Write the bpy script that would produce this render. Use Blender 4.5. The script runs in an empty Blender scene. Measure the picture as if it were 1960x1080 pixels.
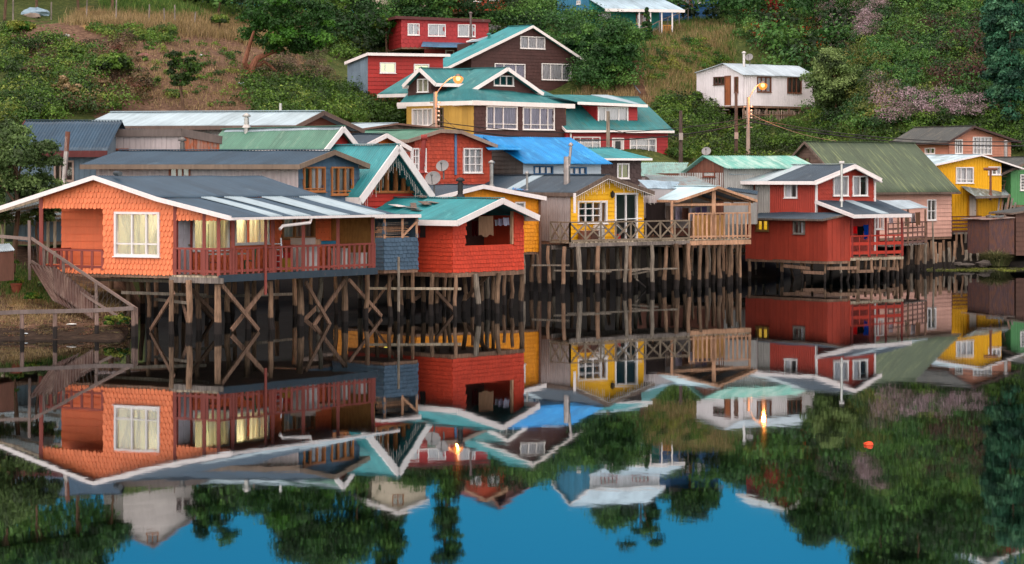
import bpy, math, random
import numpy as np
random.seed(7); rng = np.random.default_rng(7)
R = math.radians
sc = bpy.context.scene
COL = sc.collection
F, H, HOR, CX = 4600.0, 5.7, 336.0, 980.0      # focal length in photo pixels, eye height, horizon row, centre column

# ---------------------------------------------------------------- geometry of the view (only used to measure positions)
def dist(W): return F * H / (W - HOR)                     # a waterline row gives the distance
def P2(x, W): Y = dist(W); return np.array([(x - CX) * Y / F, Y])
def zat(y, Y): return H - (y - HOR) * Y / F
def P3(x, y, W): Y = dist(W); return np.array([(x - CX) * Y / F, Y, zat(y, Y)])
def ang(d): return np.array([math.cos(R(d)), math.sin(R(d))])
def hitline(px, O, D):                                    # where column px meets the vertical plane O + D a
    k = (px - CX) / F
    return (k * O[1] - O[0]) / (D[0] - k * D[1])

# ---------------------------------------------------------------- materials
def lin(h):
    h = h.lstrip('#'); c = [int(h[i:i+2], 16) / 255 for i in (0, 2, 4)]
    return tuple(x / 12.92 if x <= .04045 else ((x + .055) / 1.055) ** 2.4 for x in c)
class NT:
    def __init__(s, name):
        s.m = bpy.data.materials.new(name); s.m.use_nodes = True
        s.t = s.m.node_tree; s.t.nodes.clear()
        s.out = s.n('ShaderNodeOutputMaterial')
    def n(s, typ, **kw):
        o = s.t.nodes.new(typ)
        for k, v in kw.items():
            if k.startswith('i_'):
                key = k[2:]; o.inputs[int(key) if key.isdigit() else key.replace('_', ' ')].default_value = v
            else: setattr(o, k, v)
        return o
    def l(s, a, b, ao=0, bi=0):
        s.t.links.new(a.outputs[ao], b.inputs[bi])
    def ramp(s, src, stops, o=0):
        r = s.n('ShaderNodeValToRGB'); e = r.color_ramp.elements
        while len(e) < len(stops): e.new(.5)
        for i, (p, c) in enumerate(stops):
            e[i].position = p; e[i].color = (*c[:3], 1) if not isinstance(c, (int, float)) else (c, c, c, 1)
        s.l(src, r, o, 0); return r
    def mix(s, f, a, b, mode='MIX', fac=None):
        m = s.n('ShaderNodeMix', data_type='RGBA', blend_type=mode)
        if fac is not None: m.inputs[0].default_value = fac
        if f is not None: s.t.links.new(f, m.inputs[0])
        for v, i in ((a, 6), (b, 7)):
            if isinstance(v, tuple): m.inputs[i].default_value = (*v[:3], 1)
            else: s.t.links.new(v, m.inputs[i])
        return m.outputs[2]
    def noise(s, vec, scale, detail=4, sc3=None, rough=.6):
        if sc3:
            mp = s.n('ShaderNodeMapping'); mp.inputs['Scale'].default_value = sc3; s.t.links.new(vec, mp.inputs[0]); vec = mp.outputs[0]
        n = s.n('ShaderNodeTexNoise'); n.inputs['Scale'].default_value = scale; n.inputs['Detail'].default_value = detail
        n.inputs['Roughness'].default_value = rough
        s.t.links.new(vec, n.inputs['Vector']); return n
def _finish(t, colour, rough=.7, bump=None, bstr=.3, metal=0, spec=.4, transl=0):
    p = t.n('ShaderNodeBsdfPrincipled'); p.inputs['Roughness'].default_value = rough; p.inputs['Metallic'].default_value = metal
    p.inputs['Specular IOR Level'].default_value = spec
    if isinstance(colour, tuple): p.inputs['Base Color'].default_value = (*colour[:3], 1)
    else: t.t.links.new(colour, p.inputs['Base Color'])
    if bump is not None:
        b = t.n('ShaderNodeBump'); b.inputs['Strength'].default_value = bstr; b.inputs['Distance'].default_value = .03
        t.t.links.new(bump, b.inputs['Height']); t.t.links.new(b.outputs[0], p.inputs['Normal'])
    t.t.links.new(p.outputs[0], t.out.inputs[0]); return t.m
_M = {}
def paint(c, var=.22, rough=.65, wear=.12, wearcol='#6b5a50', isl=.16):
    """painted or bare wood: every board or shingle a little different, rain streaks, flaked patches"""
    key = ('p', c, var, rough, wear, wearcol, isl)
    if key in _M: return _M[key]
    t = NT('paint_' + c.strip('#')); g = t.n('ShaderNodeNewGeometry'); pos = g.outputs['Position']
    base = lin(c)
    n1 = t.noise(pos, 1.1, 5); n2 = t.noise(pos, 5, 4, (2.2, 2.2, .25))
    v1 = t.ramp(n1, [(.3, 1 - var), (.7, 1 + var * .3)]); v2 = t.ramp(n2, [(.3, 1 - var * .9), (.62, 1.0)])
    ri = t.n('ShaderNodeMapRange'); ri.inputs[3].default_value = 1 - isl; ri.inputs[4].default_value = 1 + isl * .35
    t.t.links.new(g.outputs['Random Per Island'], ri.inputs[0])
    c1 = t.mix(None, base, v1.outputs[0], 'MULTIPLY', 1); c2 = t.mix(None, c1, v2.outputs[0], 'MULTIPLY', 1)
    c3 = t.mix(None, c2, ri.outputs[0], 'MULTIPLY', 1)
    n3 = t.noise(pos, 3.2, 8, (1.6, 1.6, .7), .75); w = t.ramp(n3, [(.70 - wear * .9, 0.), (.78 - wear * .6, .75)])
    c4 = t.mix(w.outputs[0], c3, lin(wearcol))
    _M[key] = _finish(t, c4, rough, n2.outputs[0], .25); return _M[key]
def wood(c, wet=False, dark=.4):
    """weathered timber; piles carry the dark wet band the tide leaves up to half a metre above the water"""
    key = ('w', c, wet)
    if key in _M: return _M[key]
    t = NT('wood_' + c.strip('#') + ('_tidal' if wet else '')); g = t.n('ShaderNodeNewGeometry'); pos = g.outputs['Position']
    n1 = t.noise(pos, 6, 6, (3, 3, .35)); n2 = t.noise(pos, .9, 3)
    b = lin(c); r1 = t.ramp(n1, [(.3, tuple(x * dark for x in b)), (.52, b), (.75, tuple(min(1, x * 1.45) for x in b))])
    r2 = t.ramp(n2, [(.3, .6), (.7, 1.2)])
    ri = t.n('ShaderNodeMapRange'); ri.inputs[3].default_value = .7; ri.inputs[4].default_value = 1.2
    t.t.links.new(g.outputs['Random Per Island'], ri.inputs[0])
    c1 = t.mix(None, r1.outputs[0], r2.outputs[0], 'MULTIPLY', 1); c1 = t.mix(None, c1, ri.outputs[0], 'MULTIPLY', 1)
    if wet:
        sp = t.n('ShaderNodeSeparateXYZ'); t.l(g, sp); n3 = t.noise(pos, 3, 2)
        ad = t.n('ShaderNodeMath', operation='MULTIPLY_ADD'); ad.inputs[1].default_value = -.22
        t.l(n3, ad); t.t.links.new(sp.outputs[2], ad.inputs[2])
        w = t.ramp(ad, [(.30, 1.), (.36, 0.)])
        c1 = t.mix(w.outputs[0], c1, (.020, .015, .013))
    _M[key] = _finish(t, c1, .8, n1.outputs[0], .6, spec=.25); return _M[key]
def roofm(c, c2=None, amt=.3, rough=.5, metal=0., sheet=.12, streak=.25, diag=False):
    """corrugated sheet roofing: separate sheets, run-off streaks, rust or lichen"""
    key = ('r', c, c2, amt, diag)
    if key in _M: return _M[key]
    t = NT('roofing_' + c.strip('#')); uv = t.n('ShaderNodeUVMap'); b = lin(c)
    sp = t.n('ShaderNodeSeparateXYZ'); t.l(uv, sp)
    fl = t.n('ShaderNodeMath', operation='FLOOR'); dv = t.n('ShaderNodeMath', operation='DIVIDE'); dv.inputs[1].default_value = .85
    t.l(sp, dv); t.l(dv, fl)
    wn = t.n('ShaderNodeTexWhiteNoise', noise_dimensions='1D'); t.t.links.new(fl.outputs[0], wn.inputs['W'])
    mr = t.n('ShaderNodeMapRange'); mr.inputs[3].default_value = 1 - sheet; mr.inputs[4].default_value = 1 + sheet * .5
    t.t.links.new(wn.outputs[0], mr.inputs[0])
    s1 = t.noise(uv.outputs[0], 2, 5, (2.6, .3, 1)); r1 = t.ramp(s1, [(.3, 1 - streak), (.65, 1.05)])
    s2 = t.noise(uv.outputs[0], .7, 6); r2 = t.ramp(s2, [(.3, .82), (.7, 1.08)])
    c1 = t.mix(None, b, mr.outputs[0], 'MULTIPLY', 1); c1 = t.mix(None, c1, r1.outputs[0], 'MULTIPLY', 1)
    c1 = t.mix(None, c1, r2.outputs[0], 'MULTIPLY', 1)
    if c2:
        if diag:
            mp = t.n('ShaderNodeMapping'); mp.inputs['Rotation'].default_value = (0, 0, R(-28)); mp.inputs['Scale'].default_value = (3.2, .28, 1)
            t.t.links.new(uv.outputs[0], mp.inputs[0]); s3 = t.noise(mp.outputs[0], 1.6, 6)
        else: s3 = t.noise(uv.outputs[0], 1.3, 7, (1.6, .5, 1), .7)
        w = t.ramp(s3, [(.66 - amt * .5, 0.), (.80 - amt * .5, .85)])
        c1 = t.mix(w.outputs[0], c1, lin(c2))
    _M[key] = _finish(t, c1, rough, s2.outputs[0], .15, metal); return _M[key]
def plain(c, rough=.6, metal=0., var=.15, scale=4):
    key = ('q', c, rough, metal, var)
    if key in _M: return _M[key]
    t = NT('surface_' + c.strip('#')); g = t.n('ShaderNodeNewGeometry')
    n = t.noise(g.outputs['Position'], scale, 4); r = t.ramp(n, [(.3, 1 - var), (.7, 1 + var * .4)])
    _M[key] = _finish(t, t.mix(None, lin(c), r.outputs[0], 'MULTIPLY', 1), rough, metal=metal); return _M[key]
def emit(c, s):
    key = ('e', c, s)
    if key in _M: return _M[key]
    t = NT('lamp_' + c.strip('#')); e = t.n('ShaderNodeEmission'); e.inputs[0].default_value = (*lin(c), 1); e.inputs[1].default_value = s
    t.l(e, t.out); _M[key] = t.m; return t.m
def glassm():
    if 'g' in _M: return _M['g']
    t = NT('window_glass'); fr = t.n('ShaderNodeFresnel'); fr.inputs[0].default_value = 1.5
    g = t.n('ShaderNodeBsdfGlossy'); g.inputs['Roughness'].default_value = .03
    tr = t.n('ShaderNodeBsdfTransparent'); tr.inputs[0].default_value = (.96, .97, .97, 1)
    ad = t.n('ShaderNodeMath', operation='ADD'); ad.inputs[1].default_value = .05; t.l(fr, ad)
    mx = t.n('ShaderNodeMixShader'); t.l(ad, mx); t.t.links.new(tr.outputs[0], mx.inputs[1]); t.t.links.new(g.outputs[0], mx.inputs[2])
    t.l(mx, t.out); _M['g'] = t.m; return t.m
def cloth(c, transl=.45):
    key = ('c', c)
    if key in _M: return _M[key]
    t = NT('cloth_' + c.strip('#')); d = t.n('ShaderNodeBsdfDiffuse'); tr = t.n('ShaderNodeBsdfTranslucent'); b = lin(c)
    g = t.n('ShaderNodeNewGeometry'); n = t.noise(g.outputs['Position'], 3, 3, (6, 6, .6)); r = t.ramp(n, [(.3, .8), (.7, 1.05)])
    cc = t.mix(None, b, r.outputs[0], 'MULTIPLY', 1)
    t.t.links.new(cc, d.inputs[0]); t.t.links.new(cc, tr.inputs[0])
    mx = t.n('ShaderNodeMixShader'); mx.inputs[0].default_value = transl; t.t.links.new(d.outputs[0], mx.inputs[1]); t.t.links.new(tr.outputs[0], mx.inputs[2])
    t.l(mx, t.out); _M[key] = t.m; return t.m
def leafm(name, cols, transl=.25):
    t = NT(name); at = t.n('ShaderNodeAttribute', attribute_name='tone'); g = t.n('ShaderNodeNewGeometry')
    n = len(cols); r = t.ramp(at, [((i + .5) / n, lin(c)) for i, c in enumerate(cols)], 2)
    ri = t.n('ShaderNodeMapRange'); ri.inputs[3].default_value = .5; ri.inputs[4].default_value = 1.3
    t.t.links.new(g.outputs['Random Per Island'], ri.inputs[0])
    c1 = t.mix(None, r.outputs[0], ri.outputs[0], 'MULTIPLY', 1)
    p = t.n('ShaderNodeBsdfPrincipled'); p.inputs['Roughness'].default_value = .55; p.inputs['Specular IOR Level'].default_value = .25
    t.t.links.new(c1, p.inputs['Base Color']); tr = t.n('ShaderNodeBsdfTranslucent'); t.t.links.new(c1, tr.inputs[0])
    mx = t.n('ShaderNodeMixShader'); mx.inputs[0].default_value = transl; t.t.links.new(p.outputs[0], mx.inputs[1]); t.t.links.new(tr.outputs[0], mx.inputs[2])
    t.l(mx, t.out); return t.m

# ---------------------------------------------------------------- objects
def tag(o, label=None, cat=None, group=None, kind=None):
    for k, v in (('label', label), ('category', cat), ('group', group), ('kind', kind)):
        if v: o[k] = v
    return o
def thing(name, label, cat, loc, group=None):
    o = bpy.data.objects.new(name, None); COL.objects.link(o); o.location = tuple(float(v) for v in loc); o.empty_display_size = .5
    return tag(o, label, cat, group)
def wloc(o):
    v = np.zeros(3)
    while o is not None: v += np.array(o.location); o = o.parent
    return v
def mesh_obj(name, V, Fc, mat, parent=None, uv=None, tone=None, smooth=False, origin=None):
    V = np.asarray(V, float).reshape(-1, 3); me = bpy.data.meshes.new(name)
    off = wloc(parent) if parent is not None else np.zeros(3)
    if origin is None and parent is None:
        origin = np.array([V[:, 0].mean(), V[:, 1].mean(), V[:, 2].min()])
    if origin is not None: off = np.asarray(origin, float)
    V = V - off
    if isinstance(Fc, np.ndarray):
        k = Fc.shape[1]; nf = len(Fc); me.vertices.add(len(V)); me.vertices.foreach_set('co', V.ravel())
        me.loops.add(nf * k); me.loops.foreach_set('vertex_index', Fc.ravel().astype(np.int32))
        me.polygons.add(nf); me.polygons.foreach_set('loop_start', np.arange(0, nf * k, k, dtype=np.int32))
        me.polygons.foreach_set('loop_total', np.full(nf, k, dtype=np.int32)); me.update(calc_edges=True)
    else:
        me.from_pydata([tuple(v) for v in V], [], Fc)
    if uv is not None:
        lay = me.uv_layers.new(name='UVMap'); idx = np.empty(len(me.loops), np.int32); me.loops.foreach_get('vertex_index', idx)
        lay.data.foreach_set('uv', np.asarray(uv, float)[idx].ravel())
    if tone is not None:
        a = me.attributes.new('tone', 'FLOAT', 'FACE'); a.data.foreach_set('value', np.asarray(tone, np.float32))
    if smooth: me.polygons.foreach_set('use_smooth', np.ones(len(me.polygons), bool))
    if isinstance(mat, (list, tuple)):
        for m in mat: me.materials.append(m)
    else: me.materials.append(mat)
    o = bpy.data.objects.new(name, me); COL.objects.link(o)
    if parent is not None: o.parent = parent
    else: o.location = tuple(off)
    return o
class MB:
    def __init__(s): s.v = []; s.f = []
    def quad(s, *p):
        n = len(s.v); s.v += [tuple(q) for q in p]; s.f.append(tuple(range(n, n + len(p))))
    def hexa(s, c):                                       # eight corners: bottom four, top four
        n = len(s.v); s.v += [tuple(q) for q in c]
        s.f += [tuple(n + i for i in q) for q in ((3, 2, 1, 0), (4, 5, 6, 7), (0, 1, 5, 4), (1, 2, 6, 5), (2, 3, 7, 6), (3, 0, 4, 7))]
    def fbox(s, O, D, N, a0, a1, z0, z1, n0, n1):         # a box laid out along a wall
        g = lambda a, n, z: (O[0] + D[0] * a + N[0] * n, O[1] + D[1] * a + N[1] * n, z)
        s.hexa([g(a0, n0, z0), g(a1, n0, z0), g(a1, n1, z0), g(a0, n1, z0), g(a0, n0, z1), g(a1, n0, z1), g(a1, n1, z1), g(a0, n1, z1)])
    def beam(s, p, q, w, h):                              # plank between two points, w across, h high
        p = np.asarray(p, float); q = np.asarray(q, float); d = q - p; L = np.linalg.norm(d) + 1e-9; d = d / L
        side = np.cross(d, (0, 0, 1.)); ls = np.linalg.norm(side)
        side = np.array([1., 0, 0]) if ls < 1e-3 else side / ls
        up = np.cross(side, d); side = side * w / 2; up = up * h / 2
        s.hexa([p - side - up, p + side - up, q + side - up, q - side - up, p - side + up, p + side + up, q + side + up, q - side + up])
    def tube(s, pts, rad, n=8, cap=True):
        pts = [np.asarray(p, float) for p in pts]; rad = rad if isinstance(rad, (list, tuple)) else [rad] * len(pts); b = len(s.v)
        for i, p in enumerate(pts):
            d = pts[min(i + 1, len(pts) - 1)] - pts[max(i - 1, 0)]; d = d / (np.linalg.norm(d) + 1e-9)
            x = np.cross(d, (0, 1., .1)); x = x / (np.linalg.norm(x) + 1e-9); y = np.cross(d, x)
            for k in range(n):
                t = 2 * math.pi * k / n; s.v.append(tuple(p + (x * math.cos(t) + y * math.sin(t)) * rad[i]))
        for i in range(len(pts) - 1):
            for k in range(n):
                k2 = (k + 1) % n; s.f.append((b + i * n + k, b + i * n + k2, b + (i + 1) * n + k2, b + (i + 1) * n + k))
        if cap:
            s.f.append(tuple(b + k for k in range(n))[::-1]); s.f.append(tuple(b + (len(pts) - 1) * n + k for k in range(n)))
    def lathe(s, c, prof, n=12):
        b = len(s.v)
        for r, z in prof:
            for k in range(n):
                t = 2 * math.pi * k / n; s.v.append((c[0] + r * math.cos(t), c[1] + r * math.sin(t), c[2] + z))
        for i in range(len(prof) - 1):
            for k in range(n):
                k2 = (k + 1) % n; s.f.append((b + i * n + k, b + i * n + k2, b + (i + 1) * n + k2, b + (i + 1) * n + k))
        s.f.append(tuple(b + k for k in range(n))[::-1]); s.f.append(tuple(b + (len(prof) - 1) * n + k for k in range(n)))
    def build(s, name, mat, parent=None, **kw):
        if not s.v: return None
        return mesh_obj(name, s.v, s.f, mat, parent, **kw)

# ---------------------------------------------------------------- walls
def ptop(prof, a):
    for (a0, z0), (a1, z1) in zip(prof, prof[1:]):
        if a0 - 1e-6 <= a <= a1 + 1e-6: return z0 + (z1 - z0) * (a - a0) / max(a1 - a0, 1e-6)
    return prof[0][1] if a < prof[0][0] else prof[-1][1]
def spans(prof, z0, holes, a):                            # vertical stretches of wall at position a
    iv = [(z0, ptop(prof, a))]
    for h in holes:
        if h[0] < a < h[1]:
            nv = []
            for lo, hi in iv:
                if h[3] <= lo or h[2] >= hi: nv.append((lo, hi)); continue
                if h[2] > lo: nv.append((lo, h[2]))
                if h[3] < hi: nv.append((h[3], hi))
            iv = nv
    return [(lo, hi) for lo, hi in iv if hi - lo > .02]
def rowspans(prof, zc, holes, amin, amax, zt=None):
    zt = zt or zc
    n = 240; st = (amax - amin) / n; out = []; run = None
    for i in range(n + 1):
        a = amin + (i + .0) * st; ok = i < n and ptop(prof, a + st / 2) > zt and not any(h[0] < a + st / 2 < h[1] and h[2] < zc < h[3] for h in holes)
        if ok and run is None: run = a
        if not ok and run is not None: out.append((run, a)); run = None
    return out
def wall(name, O, D, N, a0, a1, z0, prof, holes, style, mat, parent, size=None):
    m = MB(); g = lambda a, n, z: (O[0] + D[0] * a + N[0] * n, O[1] + D[1] * a + N[1] * n, z)
    br = sorted(set([a0, a1] + [p[0] for p in prof if a0 < p[0] < a1] + [h[i] for h in holes for i in (0, 1) if a0 < h[i] < a1]))
    for b0, b1 in zip(br, br[1:]):
        if b1 - b0 < .004: continue
        e = .001; l = spans(prof, z0, holes, b0 + e); r = spans(prof, z0, holes, b1 - e); md = spans(prof, z0, holes, (b0 + b1) / 2)
        if len(l) == len(r) == len(md):
            for (p, q), (u, v) in zip(l, r): m.quad(g(b0, -.015, p), g(b1, -.015, u), g(b1, -.015, v), g(b0, -.015, q))
        else:
            for p, q in md: m.quad(g(b0, -.015, p), g(b1, -.015, p), g(b1, -.015, q), g(b0, -.015, q))
    ztop = max(p[1] for p in prof); rnd = random.Random(int(abs(O[0] * 100)) + 3)
    if style in ('round', 'square'):
        w, ex = size or (.17, .205); r = 0; z = z0 - .04
        while z < ztop:
            a = a0 - w / 2 * (r % 2)
            while a < a1 + w * .2:
                ww = w * rnd.uniform(.86, 1.1) if style == 'square' else w
                c = a + ww / 2; zc = z + ex * 1.18
                if a0 - .04 < c < a1 + .04 and min(ptop(prof, max(a, a0)), ptop(prof, min(a + ww, a1))) > zc and not any(h[0] - .02 < c < h[1] + .02 and h[2] - ex * .3 < z + ex * .55 < h[3] + ex * .1 for h in holes):
                    x0 = max(a + .008, a0 - .02); x1 = min(a + ww - .008, a1 + .02); dz = rnd.uniform(-.014, .012); n1 = .026 + rnd.uniform(0, .009); zt = z + ex * 1.12; zb = z + dz
                    if style == 'round':
                        q = ww * .3
                        pts = [(x0, zb + q), (x0 + q * .3, zb + q * .35), (x0 + q, zb), (x1 - q, zb), (x1 - q * .3, zb + q * .35), (x1, zb + q)]
                    else: pts = [(x0, zb + rnd.uniform(0, .02)), (x1, zb + rnd.uniform(0, .02))]
                    poly = [g(pa, n1, pz) for pa, pz in pts] + [g(x1, .0, zt), g(x0, .0, zt)]
                    m.quad(*poly)
                    for (pa, pz), (qa, qz) in zip(pts, pts[1:]): m.quad(g(pa, 0.004, pz), g(qa, 0.004, qz), g(qa, n1, qz), g(pa, n1, pz))
                a += ww
            z += ex; r += 1
    elif style == 'clap':
        ex = size or .19; z = z0
        while z < ztop:
            for (s0, s1) in rowspans(prof, z + ex * .5, holes, a0, a1, z + ex * 1.1):
                x = s0
                while x < s1 - .01:
                    x2 = min(s1, x + rnd.uniform(2.2, 4.2)); j = rnd.uniform(0, .008); dz = rnd.uniform(-.008, .008)
                    m.quad(g(x + .004, .038 + j, z + dz), g(x2 - .004, .038 + j, z + dz), g(x2 - .004, .004, z + ex * 1.05), g(x + .004, .004, z + ex * 1.05))
                    m.quad(g(x + .004, -.01, z + dz), g(x2 - .004, -.01, z + dz), g(x2 - .004, .038 + j, z + dz), g(x + .004, .038 + j, z + dz)); x = x2
            z += ex
    elif style == 'vboard':
        w = size or .2; a = a0
        while a < a1 - .02:
            w2 = min(w * rnd.uniform(.8, 1.2), a1 - a); j = rnd.uniform(.008, .026)
            for lo, hi in spans(prof, z0, holes, a + w2 / 2):
                lo2 = lo + (rnd.uniform(-.05, .02) if lo == z0 else 0)
                t0, t1 = (min(hi, ptop(prof, a)), min(hi, ptop(prof, a + w2))) if hi > ptop(prof, a + w2 / 2) - .01 else (hi, hi)
                t0 = max(t0, lo2 + .01); t1 = max(t1, lo2 + .01)
                m.hexa([g(a + .006, -.01, lo2), g(a + w2 - .006, -.01, lo2), g(a + w2 - .006, j, lo2), g(a + .006, j, lo2), g(a + .006, -.01, t0), g(a + w2 - .006, -.01, t1), g(a + w2 - .006, j, t1), g(a + .006, j, t0)])
            a += w2
    elif style == 'corr':
        pt = size or .13; st = pt / 6; n = int((a1 - a0) / st); w = (a1 - a0) / max(n, 1); off = lambda a: .022 + .016 * math.sin(2 * math.pi * a / pt)
        for i in range(n):
            a = a0 + i * w
            for lo, hi in spans(prof, z0, holes, a + w / 2):
                m.quad(g(a, off(a), lo), g(a + w, off(a + w), lo), g(a + w, off(a + w), hi), g(a, off(a), hi))
    return m.build(name, mat, parent)
def sheet(name, a, b, c, d, mat, parent, pitch=.13, amp=.016, origin=None):
    """corrugated sheet roof: a-b one edge, d-c the opposite one, ribs run from a to d"""
    a, b, c, d = [np.asarray(v, float) for v in (a, b, c, d)]; L = max(np.linalg.norm(b - a), np.linalg.norm(c - d)); S = np.linalg.norm(d - a)
    nu = max(2, min(1400, int(L / pitch * 6))); u = np.linspace(0, 1, nu + 1); vv = np.linspace(0, 1, 9)
    nrm = np.cross(b - a, d - a); nrm = nrm / (np.linalg.norm(nrm) + 1e-9)
    if nrm[2] < 0: nrm = -nrm
    U, Vg = np.meshgrid(u, vv)
    pts = ((1 - U) * (1 - Vg))[..., None] * a + (U * (1 - Vg))[..., None] * b + (U * Vg)[..., None] * c + ((1 - U) * Vg)[..., None] * d
    sag = .02 * np.sin(U * L * .9 + a[0]) * np.sin(Vg * 3.1) + .010 * np.sin(U * L * 2.3 + a[1])
    pts = pts + (amp * np.sin(2 * np.pi * U * L / pitch) + sag)[..., None] * nrm
    n = nu + 1; i = np.arange(8)[:, None] * n + np.arange(nu)[None, :]
    Fq = np.stack([i, i + 1, i + 1 + n, i + n], -1).reshape(-1, 4)
    lo = pts - nrm * .03                                   # a thin underside closes the sheet
    V = np.concatenate([pts.reshape(-1, 3), lo.reshape(-1, 3)]); off = pts.shape[0] * pts.shape[1]
    edge = []
    for r in (0, 8):
        e0 = r * n + np.arange(nu); edge.append(np.stack([e0, e0 + 1, e0 + 1 + off, e0 + off], -1))
    for cidx in (0, nu):
        e0 = np.arange(8) * n + cidx; edge.append(np.stack([e0, e0 + n, e0 + n + off, e0 + off], -1))
    Fq = np.concatenate([Fq, Fq + off] + edge); uv = np.stack([U * L, Vg * S], -1).reshape(-1, 2); uv = np.concatenate([uv, uv])
    return mesh_obj(name, V, Fq, mat, parent, uv=uv, origin=origin)

WHITE = paint('#efe8e4', .12, .55, .04, '#8b8078', .05); CURT = cloth('#f0ecf2', .12); LILAC = cloth('#d0c6dc', .12); CREAM = cloth('#efe9cc', .5)
def window(O, D, N, rect, parent, cols=(.5,), rows=(), frame=None, curt='full', cm=None, bar=.06, glass=True, name='window'):
    a0, a1, z0, z1 = rect; fr = frame or WHITE; m = MB(); w = bar * 1.25
    for s in ((a0 - w / 2, a0 + w / 2, z0 - w / 2, z1 + w / 2), (a1 - w / 2, a1 + w / 2, z0 - w / 2, z1 + w / 2)): m.fbox(O, D, N, *s, -.09, .075)
    for s in ((a0 + w / 2, a1 - w / 2, z1 - w / 2, z1 + w / 2), (a0 + w / 2, a1 - w / 2, z0 - w / 2, z0 + w / 2)): m.fbox(O, D, N, *s, -.09, .072)
    m.fbox(O, D, N, a0 - w, a1 + w, z0 - w * .9, z0 - w / 2, .0, .12)
    for c in cols:
        x = a0 + (a1 - a0) * c; m.fbox(O, D, N, x - bar / 2, x + bar / 2, z0 + w / 2, z1 - w / 2, -.07, .045)
    for r in rows:
        zz = z0 + (z1 - z0) * r; m.fbox(O, D, N, a0 + w / 2, a1 - w / 2, zz - bar * .4, zz + bar * .4, -.06, .035)
    o = m.build(name, fr, parent); g = lambda a, n, z: (O[0] + D[0] * a + N[0] * n, O[1] + D[1] * a + N[1] * n, z)
    if glass:
        p = MB(); p.quad(g(a0, -.03, z0), g(a1, -.03, z0), g(a1, -.03, z1), g(a0, -.03, z1)); p.build('pane', glassm(), o)
    if curt:
        rngs = {'full': [(0, 1)], 'sides': [(0, .3), (.7, 1)], 'left': [(0, .45)], 'right': [(.55, 1)], 'half': [(0, .62)], 'most': [(0, .44), (.5, 1)]}[curt]
        for f0, f1 in rngs:
            p = MB(); k = max(8, int((f1 - f0) * (a1 - a0) / .035)); zs = [z1 - .02, (z0 + z1) / 2, z0 + .03]; ph = random.random() * 6
            for j in range(2):
                for i in range(k):
                    q = []
                    for (ii, zz, jj) in ((i, zs[j], j), (i + 1, zs[j], j), (i + 1, zs[j + 1], j + 1), (i, zs[j + 1], j + 1)):
                        x = a0 + (a1 - a0) * (f0 + (f1 - f0) * ii / k)
                        if curt == 'sides' and jj == 1: x = (x - (a0 if f0 == 0 else a1)) * .55 + (a0 if f0 == 0 else a1)
                        q.append(g(x, -.10 + .03 * math.sin(ii * .9 + ph) + .01 * math.sin(ii * .37), zz))
                    p.quad(*q)
            p.build('curtain', cm or CURT, o)
    return o
def door(O, D, N, rect, parent, mat, frame=None, glazed=False):
    a0, a1, z0, z1 = rect; m = MB(); m.fbox(O, D, N, a0 + .05, a1 - .05, z0, z1 - .05, -.05, .02)
    for k in range(2):
        for r in range(3):
            x = a0 + (a1 - a0) * (.16 + .36 * k); zz = z0 + (z1 - z0) * (.08 + .3 * r); m.fbox(O, D, N, x, x + (a1 - a0) * .26, zz, zz + (z1 - z0) * .22, .02, .032)
    o = m.build('door', mat, parent); f = MB()
    f.fbox(O, D, N, a0 - .04, a0 + .05, z0, z1, -.05, .06); f.fbox(O, D, N, a1 - .05, a1 + .04, z0, z1, -.05, .06); f.fbox(O, D, N, a0 - .04, a1 + .04, z1 - .05, z1 + .04, -.05, .061)
    f.build('door_frame', frame or WHITE, o); h = MB(); h.fbox(O, D, N, a1 - .17, a1 - .11, (z0 + z1) / 2 - .04, (z0 + z1) / 2 + .02, .02, .09); h.build('handle', plain('#8f8770', .3, .8), o)
    if glazed:
        p = MB(); p.fbox(O, D, N, a0 + (a1 - a0) * .25, a1 - (a1 - a0) * .25, z0 + (z1 - z0) * .62, z0 + (z1 - z0) * .9, .02, .04); p.build('pane', plain('#15191c', .15), o)
    return o
def chimney(p, h, r, parent, mat, cap=True, lean=(0, 0), name='chimney', elbow=None):
    x, y, z = p; m = MB(); top = (x + lean[0], y + lean[1], z + h); m.tube([(x, y, z - .35), top], [r, r * .96], 12)
    m.lathe((x, y, z), [(r * 1.9, -.04), (r * 1.25, .1)], 12)
    m.tube([(x + lean[0] * .5, y + lean[1] * .5, z + h * .5 - .03), (x + lean[0] * .5, y + lean[1] * .5, z + h * .5 + .03)], r * 1.12, 12)
    o = m.build(name, mat, parent, smooth=False)
    if cap:
        c = MB(); c.lathe((top[0], top[1], top[2]), [(r * 1.1, -.02), (r * 1.1, .03), (r * .8, .031), (r * .8, .08), (r * 1.7, .1), (r * 1.75, .16), (r * .5, .26)], 12); c.build('cowl', mat, o)
    if elbow:
        c = MB(); c.tube([(top[0] - elbow, top[1], top[2] + r), (top[0] + elbow, top[1], top[2] + r)], r * 1.25, 12); c.build('cowl', mat, o)
    return o
PILE = wood('#9a7a62', True); PILE2 = wood('#7d6450', True); PILEG = wood('#8a7e70', True); TIMB = wood('#8b6d5a'); PALE = wood('#b5a58e'); NEWW = wood('#c89a7a', dark=.65); GREYW = wood('#857a72')
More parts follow.
